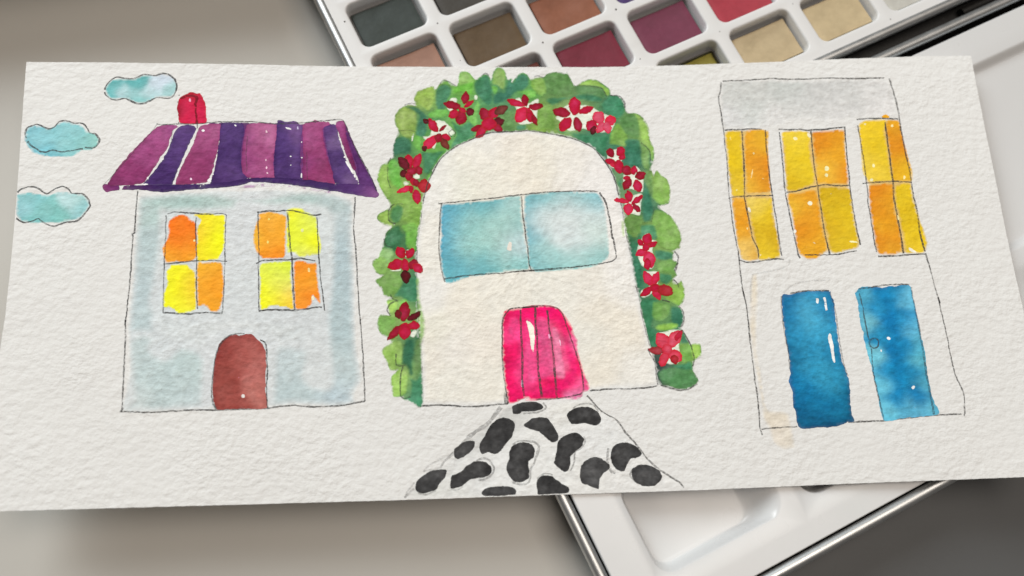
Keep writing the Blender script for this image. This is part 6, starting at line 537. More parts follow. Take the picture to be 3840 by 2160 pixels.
('P','painted_stone','pa',[(-21.37,-56.66),(-20.94,-54.95),(-18.71,-54.18),(-16.88,-52.52),(-14.48,-51.6),(-12.11,-52.13),(-10.97,-53.35),(-11.08,-54.79),(-12.54,-55.74),(-14.91,-55.93),(-16.7,-56.28),(-18.51,-57.64),(-21.17,-58.1)],('L',(60,59,58)),None,{'edge': 0.25,'gran': 0.6,'flat': 1,'wob': 0.2,'soft': 0.05}),
('P','painted_stone','pa',[(-7.15,-53.22),(-6.43,-51.5),(-6.19,-49.46),(-5.08,-48.04),(-2.36,-47.5),(-0.58,-48.08),(0.25,-49.44),(-0.13,-51.18),(-1.55,-52.58),(-1.51,-54.91),(-1.89,-56.63),(-4.01,-57.4),(-5.76,-56.75),(-7.02,-54.96)],('L',(60,59,58)),None,{'edge': 0.25,'gran': 0.6,'flat': 1,'wob': 0.2,'soft': 0.05}),
('P','painted_stone','pa',[(4.87,-52.86),(5.61,-50.25),(6.04,-47.92),(7.33,-46.49),(9.8,-45.64),(11.6,-45.92),(12.88,-47.31),(12.31,-49.06),(10.73,-50.17),(9.46,-51.29),(9.05,-53.03),(8.33,-55.04),(7.12,-55.28),(5.41,-53.75)],('L',(60,59,58)),None,{'edge': 0.25,'gran': 0.6,'flat': 1,'wob': 0.2,'soft': 0.05}),
('P','painted_stone','pa',[(11.3,-55.46),(11.69,-54.02),(12.98,-52.61),(15.14,-51.88),(17.21,-52.5),(18.91,-54.03),(18.68,-55.19),(17.27,-56.0),(16.27,-57.41),(15.65,-59.84),(13.76,-59.04),(11.43,-58.07)],('L',(72,71,70)),None,{'edge': 0.25,'gran': 0.6,'flat': 1,'wob': 0.2,'soft': 0.05}),
('P','painted_stone','pa',[(19.39,-51.71),(19.97,-49.96),(21.42,-48.84),(23.57,-48.63),(25.64,-49.31),(27.04,-50.85),(27.42,-51.75),(26.28,-52.58),(24.45,-52.8),(23.43,-54.22),(22.55,-55.79),(20.63,-55.27),(19.56,-53.48)],('L',(60,59,58)),None,{'edge': 0.25,'gran': 0.6,'flat': 1,'wob': 0.2,'soft': 0.05}),
('P','painted_stone','pa',[(24.32,-56.3),(24.87,-55.02),(26.74,-54.36),(28.85,-54.45),(31.16,-55.72),(32.15,-57.37),(31.17,-58.92),(29.6,-59.72),(27.21,-59.56),(25.18,-58.67)],('L',(72,71,70)),None,{'edge': 0.25,'gran': 0.6,'flat': 1,'wob': 0.2,'soft': 0.05}),
('P','painted_stone','pa',[(-13.71,-59.57),(-12.34,-58.34),(-8.78,-58.06),(-5.83,-58.48),(-5.04,-59.37),(-5.32,-60.22),(-7.99,-60.44),(-10.94,-60.37),(-12.7,-60.27)],('L',(72,71,70)),None,{'edge': 0.25,'gran': 0.6,'flat': 1,'wob': 0.2,'soft': 0.05}),
('P','painted_stone','pa',[(0.13,-57.87),(0.79,-56.46),(2.31,-55.89),(4.38,-56.32),(6.08,-57.84),(8.09,-59.08),(8.1,-60.35),(4.44,-60.53),(0.41,-60.47),(0.35,-59.32)],('L',(60,59,58)),None,{'edge': 0.25,'gran': 0.6,'flat': 1,'wob': 0.2,'soft': 0.05}),
('L','pencil_line','pa',[([(14.38,-36.25),(15.79,-38.12),(18.07,-40.63),(21.58,-42.88),(23.76,-46.26),(26.53,-49.64),(28.68,-52.98),(32.03,-56.05),(35.99,-58.84),(37.34,-60.41)],0.5,0.6),([(-7.99,-38.4),(-9.9,-40.72),(-11.47,-42.45),(-14.23,-44.12),(-16.99,-46.07)],1.2,0.35),([(-16.99,-46.07),(-20.36,-49.46),(-22.78,-51.4),(-23.85,-53.09)],0.7,0.4),([(-20.66,-49.45),(-23.35,-50.65),(-26.33,-52.12),(-27.98,-53.64)],0.5,0.2),([(-28.13,-53.78),(-23.99,-52.94)],0.4,0.2),([(-30.21,-56.28),(-31.99,-58.2),(-32.73,-59.81)],0.5,0.25),([(-30.38,-57.7),(-32.73,-59.87)],0.6,0.3),([(-5.38,-48.03),(-3.84,-47.21),(-0.25,-47.5),(1.25,-48.6),(0.81,-50.34),(-0.21,-52.64),(-1.2,-54.63),(-1.3,-56.66),(-2.24,-57.77),(-4.32,-57.82),(-5.78,-57.18)],0.6,0.35),([(-14.77,-51.59),(-13.27,-51.07),(-11.5,-51.58),(-10.37,-53.37),(-10.73,-54.81),(-12.25,-56.04),(-14.34,-56.38)],0.6,0.4),([(10.5,-39.44),(12.08,-38.59),(14.54,-38.38),(16.03,-39.04),(17.0,-40.59)],0.5,0.4),([(12.77,-46.71),(13.14,-47.91),(11.97,-49.64),(10.41,-50.45),(9.95,-53.07),(8.93,-55.07)],0.5,0.35),([(24.37,-55.72),(23.97,-56.87),(25.18,-58.67)],0.5,0.4),([(18.91,-49.92),(18.4,-52.84),(19.11,-55.5),(20.27,-56.13)],0.7,0.45),([(2.82,-37.77),(3.67,-38.87),(1.94,-40.0),(-2.32,-40.28)],0.5,0.4),([(-21.14,-56.95),(-21.31,-57.95),(-20.0,-58.58),(-18.22,-57.8)],0.5,0.3),([(-29.37,-58.74),(-27.63,-59.24),(-24.99,-58.5)],0.5,0.3),([(0.48,-56.73),(2.33,-55.51),(4.4,-55.89)],0.5,0.35),([(-6.46,-37.86),(-6.82,-35.73),(-6.47,-34.53)],1.0,0.5)],None,None,{}),
('P','painted_tall_house','card',[(59.5,52.02),(65.23,52.17),(73.6,52.22),(77.72,51.77),(84.65,51.64),(92.97,51.6),(106.33,51.01),(108.29,49.27),(108.35,46.22),(108.29,40.8),(105.04,39.57),(96.73,39.42),(93.96,39.24),(88.4,38.6),(80.28,39.25),(74.08,38.0),(70.17,37.53),(63.54,37.41),(58.49,37.83),(58.03,41.1),(58.25,45.58),(58.84,49.78)],[(67.58,48.33,195,194,187),(66.89,42.37,198,199,192),(78.82,49.46,189,190,183),(86.67,46.11,195,193,187),(95.12,47.26,198,196,190),(103.43,46.97,205,202,196),(62.2,49.99,193,192,185),(80.4,40.13,209,206,199),(105.34,41.49,213,209,203),(72.04,39.25,209,206,200),(61.03,39.54,206,204,199),(80.93,44.27,196,195,189),(91.36,40.24,207,204,198)],'tall painted house with grey top,yellow windows and blue doors',{'key': 'h3','edge': 0.06,'gran': 0.35,'soft': 0.9}),
('P','stain_wash','h3',[(61.09,-5.51),(62.84,-5.21),(62.39,-11.82),(61.2,-18.66),(60.38,-25.39),(60.58,-32.04),(60.8,-38.59),(61.4,-41.85),(66.23,-42.69),(67.05,-46.57),(67.06,-51.65),(63.74,-52.14),(61.38,-50.15),(60.79,-46.95),(59.62,-44.35),(59.48,-38.54),(58.92,-31.98),(58.57,-23.64),(58.67,-18.57),(60.21,-10.02)],[(60.51,-11.76,215,202,178),(61.62,-15.25,219,211,198),(59.31,-20.29,215,203,181),(60.38,-25.39,218,208,191),(60.0,-36.94,212,199,177),(62.19,-43.49,213,201,180),(65.43,-49.05,212,202,184),(62.59,-48.3,216,205,188)],None,{'edge': 0.0,'gran': 0.3,'soft': 1.0,'body': 0.85}),
('P','window_wash','h3',[(58.59,36.29),(62.89,36.59),(70.06,36.65),(70.17,30.48),(69.47,17.84),(69.45,14.49),(69.44,8.92),(69.83,4.5),(69.41,-0.65),(63.83,-1.4),(59.01,-0.97),(58.21,4.91),(58.0,12.63),(58.02,22.16),(58.22,29.33)],('L',(214,172,60)),None,{'edge': 0.05,'gran': 0.3,'soft': 0.3,'body': 0.8}),
('P','window_wash','h3',[(74.73,35.47),(78.78,36.06),(82.79,35.46),(92.07,35.49),(91.85,28.21),(91.3,19.89),(91.59,16.48),(91.48,11.41),(91.71,4.16),(91.59,1.7),(88.23,0.33),(83.22,0.14),(79.88,-1.34),(76.51,-1.07),(74.68,1.04),(74.36,10.96),(73.98,16.31),(73.96,22.26)],('L',(214,172,60)),None,{'edge': 0.05,'gran': 0.3,'soft': 0.3,'body': 0.8}),
('P','window_wash','h3',[(97.27,37.48),(102.1,38.48),(108.36,37.82),(108.97,31.33),(109.84,23.2),(108.88,16.43),(109.54,9.92),(110.32,2.11),(109.61,-0.34),(103.88,-1.09),(96.76,-0.83),(96.24,6.76),(96.81,16.29),(96.53,21.4),(96.3,28.03)],('L',(214,172,60)),None,{'edge': 0.05,'gran': 0.3,'soft': 0.3,'body': 0.8}),
('P','window_pane','h3',[(58.33,36.35),(60.71,36.74),(63.04,36.68),(62.95,33.59),(62.71,29.22),(62.47,24.89),(62.08,19.2),(61.7,17.1),(58.74,17.05),(58.13,18.76),(58.1,22.16),(58.03,26.45),(58.27,32.24)],[(59.68,27.85,218,186,34),(60.22,20.67,204,170,30),(60.35,33.65,216,182,40),(59.77,18.99,226,195,70)],None,{'edge': 0.12,'gran': 0.25,'soft': 0.2,'spread': 0.75}),
('P','window_pane','h3',[(64.19,35.91),(65.12,36.78),(67.9,37.0),(70.06,36.65),(71.12,36.32),(70.17,30.48),(69.79,24.69),(69.47,18.98),(69.06,17.86),(65.0,17.7),(62.34,17.92),(62.81,22.02),(63.08,27.76),(63.46,32.11)],[(65.83,33.52,218,150,38),(67.74,33.47,222,175,48),(66.58,26.22,214,136,32),(67.31,23.32,212,132,30),(64.06,23.41,222,170,56),(63.62,19.72,225,180,62),(64.21,29.18,220,156,40),(66.78,19.06,215,145,36)],None,{'edge': 0.12,'gran': 0.25,'soft': 0.2,'spread': 0.75}),
('P','window_pane','h3',[(58.12,16.25),(60.04,16.61),(62.01,16.27),(62.12,12.49),(62.34,8.61),(62.57,4.76),(63.38,1.46),(63.26,-1.38),(60.37,-1.69),(58.74,-0.96),(58.84,1.07),(58.36,3.81),(58.15,7.93),(58.13,12.63)],[(60.59,11.99,222,155,38),(59.45,6.51,222,160,38),(60.58,2.37,226,185,90),(60.0,-0.32,232,202,124),(59.84,14.8,224,165,52),(61.35,9.2,218,145,34),(62.43,0.14,205,150,40)],None,{'edge': 0.12,'gran': 0.25,'soft': 0.2,'spread': 0.75}),
('P','window_pane','h3',[(62.13,16.13),(63.78,16.49),(69.13,16.19),(69.19,14.5),(69.44,11.14),(69.3,7.82),(69.83,5.6),(69.79,2.05),(69.56,-0.93),(67.0,-1.38),(63.82,-1.53),(63.84,0.9),(63.17,4.19),(62.81,8.04),(62.52,12.48)],[(65.92,11.81,218,186,34),(66.59,6.27,216,180,36),(68.84,5.09,198,158,28),(65.95,0.83,220,188,46),(63.57,14.68,226,198,100),(64.21,6.35,206,168,34)],None,{'edge': 0.12,'gran': 0.25,'soft': 0.2,'spread': 0.75}),
('P','window_pane','h3',[(74.47,35.63),(76.28,35.86),(78.79,36.21),(81.49,35.95),(82.7,34.73),(82.13,31.53),(81.94,27.17),(82.23,23.4),(81.75,19.98),(78.91,18.94),(76.35,17.9),(73.74,18.55),(74.02,21.68),(74.37,27.44),(74.67,31.8)],[(78.55,30.21,222,192,38),(75.42,23.07,214,180,36),(79.66,24.36,220,190,44),(74.89,19.08,203,168,32),(78.24,34.02,226,196,66)],None,{'edge': 0.12,'gran': 0.25,'soft': 0.2,'spread': 0.75}),
('P','window_pane','h3',[(83.22,35.58),(85.29,35.79),(88.58,35.94),(92.38,35.77),(91.99,31.11),(91.91,26.76),(91.68,22.45),(91.39,19.6),(88.42,19.57),(84.41,19.73),(82.55,19.94),(82.89,24.24),(82.95,28.58),(83.14,32.95)],[(85.52,33.43,212,130,30),(84.5,29.97,214,136,32),(87.8,28.38,222,165,42),(89.97,34.12,218,148,34),(85.76,23.55,230,192,70),(89.94,22.52,214,136,34),(90.71,29.71,222,158,38),(85.85,20.39,222,160,42)],None,{'edge': 0.12,'gran': 0.25,'soft': 0.2,'spread': 0.75}),
('P','window_pane','h3',[(73.83,17.16),(76.83,17.48),(80.69,18.19),(82.24,17.7),(82.32,15.43),(82.39,11.21),(82.33,7.04),(82.76,3.44),(82.68,0.98),(81.29,-0.59),(79.58,-1.6),(77.44,-1.92),(76.21,-1.32),(74.8,-0.05),(74.43,3.24),(74.32,6.53),(74.23,10.97),(73.73,14.34)],[(76.66,16.21,216,146,36),(75.71,13.15,226,188,60),(78.98,9.67,215,138,32),(77.15,5.87,214,134,30),(80.2,3.0,222,165,42),(77.74,0.37,222,160,38),(80.39,14.09,220,155,42),(80.94,8.48,222,160,38)],None,{'edge': 0.12,'gran': 0.25,'soft': 0.2,'spread': 0.75}),
('P','window_pane','h3',[(82.87,18.39),(85.63,18.85),(89.35,18.56),(91.4,17.91),(91.77,15.91),(91.48,11.41),(91.6,6.93),(91.89,3.61),(91.86,1.68),(90.65,0.64),(88.21,0.2),(86.03,-0.39),(84.19,-0.45),(83.3,0.68),(83.3,4.51),(82.87,8.96),(82.65,14.01)],[(86.65,16.68,198,162,30),(87.15,11.01,216,184,34),(89.18,6.75,218,186,36),(83.91,6.97,194,148,32),(87.26,2.7,220,188,42),(89.76,1.77,204,168,32)],None,{'edge': 0.12,'gran': 0.25,'soft': 0.2,'spread': 0.75}),
('P','window_pane','h3',[(97.02,37.64),(98.79,38.45),(102.15,38.77),(104.83,38.24),(104.05,35.02),(104.06,30.63),(103.94,26.3),(103.94,21.99),(103.79,20.14),(100.62,19.82),(97.63,19.79),(96.66,20.54),(95.85,22.29),(95.95,26.6),(96.45,30.93),(96.46,34.72)],[(100.61,32.22,220,188,36),(99.74,26.45,218,184,36),(99.08,36.67,228,192,48),(98.54,22.19,222,190,56),(95.8,23.72,230,202,90)],None,{'edge': 0.12,'gran': 0.25,'soft': 0.2,'spread': 0.75}),
('P','window_pane','h3',[(104.92,37.94),(106.53,38.47),(108.54,38.11),(108.8,35.44),(109.06,31.91),(109.45,27.53),(109.94,23.77),(110.02,21.76),(109.29,19.79),(106.04,19.77),(103.92,20.13),(104.26,24.84),(104.47,30.62),(104.46,35.0)],[(106.79,36.69,220,165,42),(107.11,33.44,214,138,32),(106.78,29.66,212,133,30),(106.83,24.75,220,165,38),(108.27,21.83,218,178,36),(106.96,20.45,222,170,46)],None,{'edge': 0.12,'gran': 0.25,'soft': 0.2,'spread': 0.75}),
('P','window_pane','h3',[(97.21,18.83),(100.53,19.28),(103.5,19.18),(103.9,17.46),(103.35,13.23),(103.33,9.86),(103.57,6.5),(103.58,2.63),(103.07,-0.38),(101.15,-1.54),(98.53,-1.3),(96.47,-0.95),(96.2,2.34),(96.1,6.76),(96.15,11.23),(96.51,15.73)],[(98.69,16.22,212,133,30),(99.13,10.57,214,140,32),(96.99,2.31,210,128,30),(100.89,4.93,214,138,32),(102.27,13.27,222,158,38),(98.75,0.05,218,158,42),(99.83,6.63,222,165,38)],None,{'edge': 0.12,'gran': 0.25,'soft': 0.2,'spread': 0.75}),
('P','window_pane','h3',[(104.31,18.29),(106.2,19.08),(108.89,18.98),(108.92,15.86),(109.25,13.02),(109.58,10.2),(109.91,7.4),(110.49,4.6),(110.67,1.83),(110.01,-0.35),(108.92,-1.27),(105.98,-1.3),(104.13,-1.23),(104.15,2.06),(104.06,6.21),(103.96,10.4),(103.71,13.78)],[(106.23,15.96,220,186,36),(106.37,10.32,208,174,32),(106.22,4.75,216,182,34),(108.65,3.28,222,188,32),(106.17,-0.21,222,190,56)],None,{'edge': 0.12,'gran': 0.25,'soft': 0.2,'spread': 0.75}),
('M','paint_drip','h3',[([(103.53,39.11),(104.55,39.97),(105.38,40.0),(106.2,39.02)],(226,166,36)),([(96.58,36.48),(95.46,36.29),(96.18,35.61)],(226,196,80))],None,None,{}),
('L','pencil_line','h3',[([(59.52,52.18),(65.25,52.32),(70.84,52.46),(74.21,52.65),(77.78,52.22),(83.31,52.06),(90.26,52.07),(98.56,51.64),(106.57,51.61)],0.46,0.85),([(59.07,51.89),(58.7,49.78),(57.74,47.25)],0.5,0.75),([(57.74,47.25),(57.77,44.99),(57.99,42.0),(58.01,39.62),(58.09,36.65),(58.0,32.25),(58.06,27.89),(57.69,22.17),(57.51,16.81),(57.6,12.65),(57.58,8.77),(57.89,4.37),(58.19,1.09),(58.25,-2.97),(58.18,-6.99),(58.4,-11.79),(58.34,-9.95),(58.74,-15.15),(58.57,-23.64),(58.66,-34.27),(58.83,-38.51),(58.78,-41.75),(58.55,-46.54),(58.99,-48.31)],0.42,0.68),([(107.95,51.42),(108.37,48.04),(108.78,43.79),(108.88,40.18),(108.72,36.62)],0.5,0.6),([(109.55,-1.43),(109.86,-4.16),(110.17,-7.69),(110.51,-11.72),(111.03,-15.46),(110.76,-13.76),(111.31,-22.37),(111.5,-29.12),(111.84,-34.79),(113.1,-39.78),(112.35,-45.6)],0.42,0.7),([(58.85,-46.71),(62.8,-46.56),(68.37,-46.47)],0.46,0.75),([(81.49,-45.91),(85.72,-45.94),(90.63,-45.92),(95.63,-45.55),(103.99,-45.09),(111.62,-45.08)],0.46,0.75)],None,None,{}),
('L','window_pencil_line','h3',[([(63.3,36.52),(63.05,32.12),(62.81,27.76),(62.33,22.03),(61.76,16.39),(62.06,11.94),(62.42,6.96),(62.77,4.21),(63.67,1.72),(63.62,-0.99)],0.5,0.85),([(70.06,36.65),(69.75,31.95),(69.57,26.14),(69.56,21.82),(69.6,16.71),(69.68,13.08),(69.84,8.91),(69.83,4.5),(69.96,1.23),(70.0,-0.54)],0.45,0.75),([(58.38,36.79),(60.19,37.04),(62.1,36.91),(65.7,37.06),(69.13,36.91)],0.5,0.88),([(57.2,16.4),(59.53,16.88),(61.95,16.89),(65.19,16.99),(69.62,16.93)],0.5,0.85),([(58.06,-1.2),(60.08,-1.95),(62.44,-2.03),(65.66,-1.6),(68.06,-1.36),(70.52,-1.64)],0.5,0.85),([(73.94,36.82),(76.64,36.49),(79.93,36.54),(82.07,36.16),(86.72,36.25),(90.85,36.57),(92.99,36.63)],0.5,0.88),([(73.96,35.94),(73.96,32.7),(73.83,27.46),(73.48,21.7),(73.32,17.43),(73.62,13.5),(73.82,9.87),(74.06,6.54),(74.36,2.69),(74.67,-0.04),(75.02,-1.41)],0.45,0.75),([(82.99,35.89),(82.81,31.5),(82.55,25.7),(82.62,21.37),(82.62,18.52),(82.53,15.99),(82.64,12.04),(82.58,7.86),(82.83,3.98),(83.07,0.96),(83.22,-0.81)],0.48,0.8),([(92.75,36.49),(92.4,31.09),(92.09,26.18),(91.95,22.44),(91.66,18.73),(91.56,13.65),(91.58,9.44),(91.69,5.82),(91.99,1.68)],0.45,0.78),([(73.63,17.71),(76.08,17.91),(78.85,18.52),(81.63,19.12),(85.18,19.5),(88.35,19.09),(91.57,19.02)],0.5,0.85),([(76.31,-0.6),(78.92,-0.63),(82.83,-0.79),(85.45,-0.77),(88.13,-0.34),(90.81,0.01)],0.46,0.85),([(96.51,38.84),(99.43,39.02),(103.54,38.87),(106.29,38.72),(108.48,38.56)],0.5,0.85),([(96.53,37.07),(96.6,34.71),(96.65,29.47),(96.69,24.26),(96.44,19.98),(96.36,16.85),(95.97,13.49),(96.01,9.56),(95.97,5.11),(95.94,1.53),(96.14,-0.53)],0.45,0.75),([(104.46,37.66),(104.37,33.54),(104.25,29.18),(104.12,24.85),(103.99,20.56),(103.86,18.03),(103.44,14.64),(103.55,10.41),(103.53,7.06),(103.59,3.45),(103.46,-1.21)],0.55,0.85),([(108.67,36.33),(108.79,31.92),(108.91,27.55),(109.21,22.65),(109.16,19.8),(109.09,15.29),(109.32,10.21),(109.06,4.09),(109.52,-0.88)],0.5,0.8),([(95.41,19.44),(97.88,19.64),(103.59,19.77),(106.82,19.6),(109.21,19.28)],0.46,0.85),([(96.34,-1.77),(99.77,-1.84),(103.78,-1.71),(109.53,-1.56)],0.46,0.85)],None,None,{}),
('P','door','h3',[(68.94,-11.36),(70.98,-11.43),(73.78,-10.85),(77.89,-10.67),(81.78,-10.77),(82.03,-12.58),(82.56,-13.64),(82.42,-17.07),(82.28,-21.51),(82.23,-27.58),(82.56,-30.94),(83.27,-33.95),(83.43,-37.25),(83.01,-41.14),(82.97,-44.69),(83.13,-45.82),(80.79,-46.2),(77.43,-47.02),(73.52,-47.01),(69.61,-47.0),(68.29,-45.83),(68.35,-42.78),(67.86,-41.47),(68.19,-37.59),(67.54,-34.95),(68.29,-31.68),(68.41,-27.03),(68.19,-22.31),(68.18,-17.19),(68.55,-13.08)],[(70.89,-12.12,14,100,144),(69.2,-17.23,18,109,152),(75.17,-15.74,80,165,192),(74.61,-19.83,70,160,189),(77.59,-12.91,58,149,184),(80.78,-11.83,16,103,144),(81.89,-16.02,18,113,158),(72.33,-24.15,45,143,179),(76.62,-29.36,50,145,179),(70.24,-27.1,16,97,132),(76.81,-32.69,56,151,180),(72.4,-35.8,16,115,158),(79.22,-34.44,45,140,172),(71.09,-40.63,12,103,144),(73.25,-41.7,18,121,162),(79.91,-41.01,22,123,162),(74.3,-46.08,8,71,102),(68.72,-43.76,14,95,130),(82.43,-39.49,12,87,116),(81.93,-29.58,14,101,138),(82.23,-45.3,10,81,110),(69.99,-18.97,30,123,164),(79.35,-22.06,60,153,184),(80.43,-26.16,24,117,156),(71.12,-45.47,10,79,110)],'deep blue painted door,the darker of the two',{'edge': 0.3,'gran': 0.6,'soft': 0.05,'spread': 0.8}),
('P','door','h3',[(88.57,-11.83),(89.78,-10.49),(91.2,-10.03),(96.25,-10.41),(99.72,-10.13),(103.14,-10.16),(103.94,-10.54),(103.97,-13.5),(104.26,-17.98),(104.44,-23.1),(104.83,-28.84),(104.54,-34.49),(104.73,-39.1),(105.21,-42.06),(105.7,-44.84),(100.64,-45.27),(95.62,-45.61),(91.27,-46.01),(90.43,-43.08),(90.4,-39.17),(90.09,-34.89),(89.78,-30.57),(89.24,-26.53),(88.84,-21.44),(88.68,-18.03),(88.84,-14.6)],[(90.1,-12.93,80,160,184),(88.76,-19.74,90,170,194),(90.77,-19.82,112,177,186),(95.83,-13.17,20,123,168),(96.47,-20.06,16,117,164),(97.08,-26.85,16,117,164),(96.66,-33.51,16,121,166),(95.56,-40.04,20,128,174),(100.86,-40.25,16,113,159),(102.61,-13.44,97,172,196),(102.92,-22.02,97,172,194),(103.22,-30.45,90,170,184),(103.77,-27.12,85,165,184),(90.88,-29.95,112,187,201),(91.48,-36.6,102,182,201),(91.91,-44.11,102,182,201),(100.84,-44.15,97,172,196),(104.26,-43.64,90,165,184),(97.76,-42.73,85,160,184),(103.53,-36.43,80,155,174),(100.84,-20.24,28,129,174),(99.49,-11.59,32,129,169),(100.43,-26.99,22,123,166),(100.66,-33.67,28,129,170),(93.34,-33.37,26,129,172),(93.26,-23.32,34,133,172),(92.95,-16.5,36,135,176)],'blue painted door with pale edges and a round knob',{'edge': 0.22,'gran': 0.6,'soft': 0.05}),
('M','white_fleck','h3',[([(77.78,-12.74),(78.53,-12.95),(78.26,-14.15),(77.78,-13.95)],(232,228,220)),([(79.82,-12.66),(80.5,-12.69),(80.43,-16.3),(79.97,-16.46)],(232,228,220)),([(79.97,-22.43),(80.47,-22.45),(80.69,-25.5),(80.51,-30.18),(80.15,-30.34),(79.82,-29.15),(79.76,-26.14),(79.46,-24.1)],(232,228,220)),([(96.15,-24.66),(95.82,-24.81),(95.44,-24.7),(95.18,-24.38),(95.23,-24.08),(95.56,-23.93),(95.94,-24.04),(96.2,-24.36)],(226,226,220)),([(96.75,-26.57),(96.62,-26.77),(96.41,-26.83),(96.22,-26.75),(96.15,-26.55),(96.29,-26.35),(96.5,-26.29),(96.69,-26.37)],(226,226,220)),([(100.59,-37.2),(100.63,-37.53),(100.33,-37.94),(99.88,-38.19),(99.56,-38.14),(99.51,-37.81),(99.82,-37.4),(100.26,-37.15)],(228,228,222)),([(99.94,-42.82),(99.78,-43.01),(99.47,-43.06),(99.18,-42.98),(99.08,-42.79),(99.25,-42.6),(99.56,-42.54),(99.84,-42.62)],(226,226,220)),([(96.78,-17.41),(96.65,-17.54),(96.45,-17.57),(96.25,-17.52),(96.17,-17.38),(96.29,-17.25),(96.5,-17.23),(96.7,-17.27)],(236,230,222)),([(93.36,-27.64),(93.25,-27.9),(93.1,-28.0),(92.98,-27.89),(92.96,-27.62),(93.07,-27.36),(93.22,-27.27),(93.33,-27.37)],(236,230,222)),([(97.13,-21.45),(97.05,-21.55),(96.91,-21.58),(96.78,-21.54),(96.73,-21.43),(96.81,-21.33),(96.95,-21.31),(97.08,-21.34)],(200,215,222)),([(96.59,-28.84),(96.53,-28.98),(96.4,-29.0),(96.27,-28.97),(96.26,-28.83),(96.31,-28.7),(96.45,-28.67),(96.58,-28.71)],(190,210,220)),([(78.94,33.53),(78.6,33.25),(78.11,33.29),(77.77,33.63),(77.75,34.04),(78.08,34.32),(78.57,34.27),(78.91,33.94)],(240,220,170)),([(82.82,34.84),(82.88,34.25),(82.64,33.88),(82.23,33.89),(81.88,34.35),(81.83,34.94),(82.07,35.31),(82.47,35.29)],(238,222,190)),([(86.59,24.38),(86.32,23.81),(85.83,23.6),(85.4,23.85),(85.3,24.43),(85.57,25.0),(86.06,25.21),(86.48,24.96)],(245,225,175)),([(86.18,22.3),(85.96,21.9),(85.56,21.75),(85.21,21.93),(85.11,22.34),(85.32,22.73),(85.72,22.89),(86.07,22.7)],(245,225,175)),([(66.22,29.56),(66.08,29.33),(65.85,29.22),(65.65,29.34),(65.57,29.58),(65.7,29.81),(65.94,29.92),(66.14,29.8)],(240,210,150)),([(67.82,21.79),(67.69,21.59),(67.41,21.51),(67.15,21.61),(67.07,21.81),(67.2,22.01),(67.48,22.08),(67.74,21.99)],(240,210,150)),([(106.74,36.54),(106.58,36.22),(106.28,36.09),(106.03,36.24),(105.97,36.57),(106.14,36.89),(106.43,37.03),(106.68,36.87)],(240,215,160)),([(99.71,37.24),(99.44,37.07),(98.85,37.01),(98.29,37.12),(98.07,37.3),(98.34,37.47),(98.93,37.53),(99.49,37.42)],(236,220,170)),([(99.57,24.82),(99.53,24.39),(99.3,24.14),(99.02,24.21),(98.82,24.56),(98.86,24.99),(99.09,25.24),(99.38,25.17)],(238,222,170)),([(98.54,20.61),(98.46,20.22),(98.09,19.94),(97.68,19.96),(97.46,20.25),(97.55,20.65),(97.92,20.92),(98.32,20.91)],(238,222,180)),([(107.67,20.79),(107.44,20.38),(107.14,20.24),(106.99,20.48),(107.04,20.93),(107.27,21.35),(107.56,21.48),(107.71,21.25)],(238,215,160)),([(60.09,18.98),(59.94,18.59),(59.7,18.43),(59.51,18.6),(59.44,19.0),(59.6,19.39),(59.83,19.55),(60.02,19.38)],(236,215,140)),([(64.81,23.36),(64.45,22.37),(64.19,22.01),(64.16,22.44),(64.39,23.43),(64.75,24.42),(65.01,24.79),(65.04,24.36)],(232,205,150)),([(59.93,34.25),(59.83,33.84),(59.67,33.67),(59.55,33.85),(59.54,34.26),(59.65,34.67),(59.8,34.84),(59.92,34.66)],(230,205,110)),([(80.38,13.87),(79.92,13.58),(79.42,13.68),(79.16,14.11),(79.26,14.65),(79.73,14.94),(80.22,14.83),(80.48,14.4)],(240,225,195)),([(86.78,16.67),(86.62,16.48),(86.26,16.41),(85.93,16.51),(85.82,16.71),(85.99,16.9),(86.35,16.97),(86.68,16.87)],(235,215,160)),([(75.02,6.17),(74.84,5.82),(74.48,5.7),(74.15,5.85),(74.07,6.21),(74.25,6.56),(74.61,6.69),(74.93,6.54)],(232,226,214)),([(79.79,2.5),(79.51,2.4),(79.02,2.47),(78.55,2.71),(78.42,2.94),(78.7,3.03),(79.19,2.96),(79.66,2.72)],(238,220,180)),([(91.51,2.33),(91.09,2.21),(90.21,2.3),(89.35,2.55),(89.04,2.81),(89.46,2.93),(90.34,2.84),(91.2,2.59)],(236,225,180)),([(105.19,0.59),(105.95,0.07),(106.98,-0.92),(106.67,-1.19),(105.19,-0.45)],(234,224,205)),([(63.06,12.8),(62.99,12.13),(62.74,11.84),(62.44,12.07),(62.3,12.71),(62.38,13.38),(62.63,13.68),(62.92,13.44)],(234,222,200)),([(104.02,9.19),(103.96,8.52),(103.78,8.22),(103.58,8.45),(103.47,9.1),(103.53,9.77),(103.71,10.07),(103.92,9.84)],(232,215,160)),([(64.6,0.2),(64.44,-0.26),(64.21,-0.44),(64.02,-0.24),(63.97,0.22),(64.13,0.67),(64.36,0.86),(64.55,0.66)],(230,215,170)),([(61.7,7.86),(61.64,7.37),(61.49,7.15),(61.32,7.32),(61.21,7.77),(61.27,8.26),(61.42,8.48),(61.59,8.31)],(235,205,140)),([(77.13,1.49),(77.04,1.22),(76.92,1.12),(76.83,1.23),(76.81,1.5),(76.9,1.77),(77.02,1.87),(77.11,1.76)],(235,210,150)),([(67.28,2.74),(67.16,2.58),(66.94,2.53),(66.74,2.6),(66.65,2.76),(66.78,2.92),(66.99,2.97),(67.2,2.91)],(232,212,140))],None,None,{}),
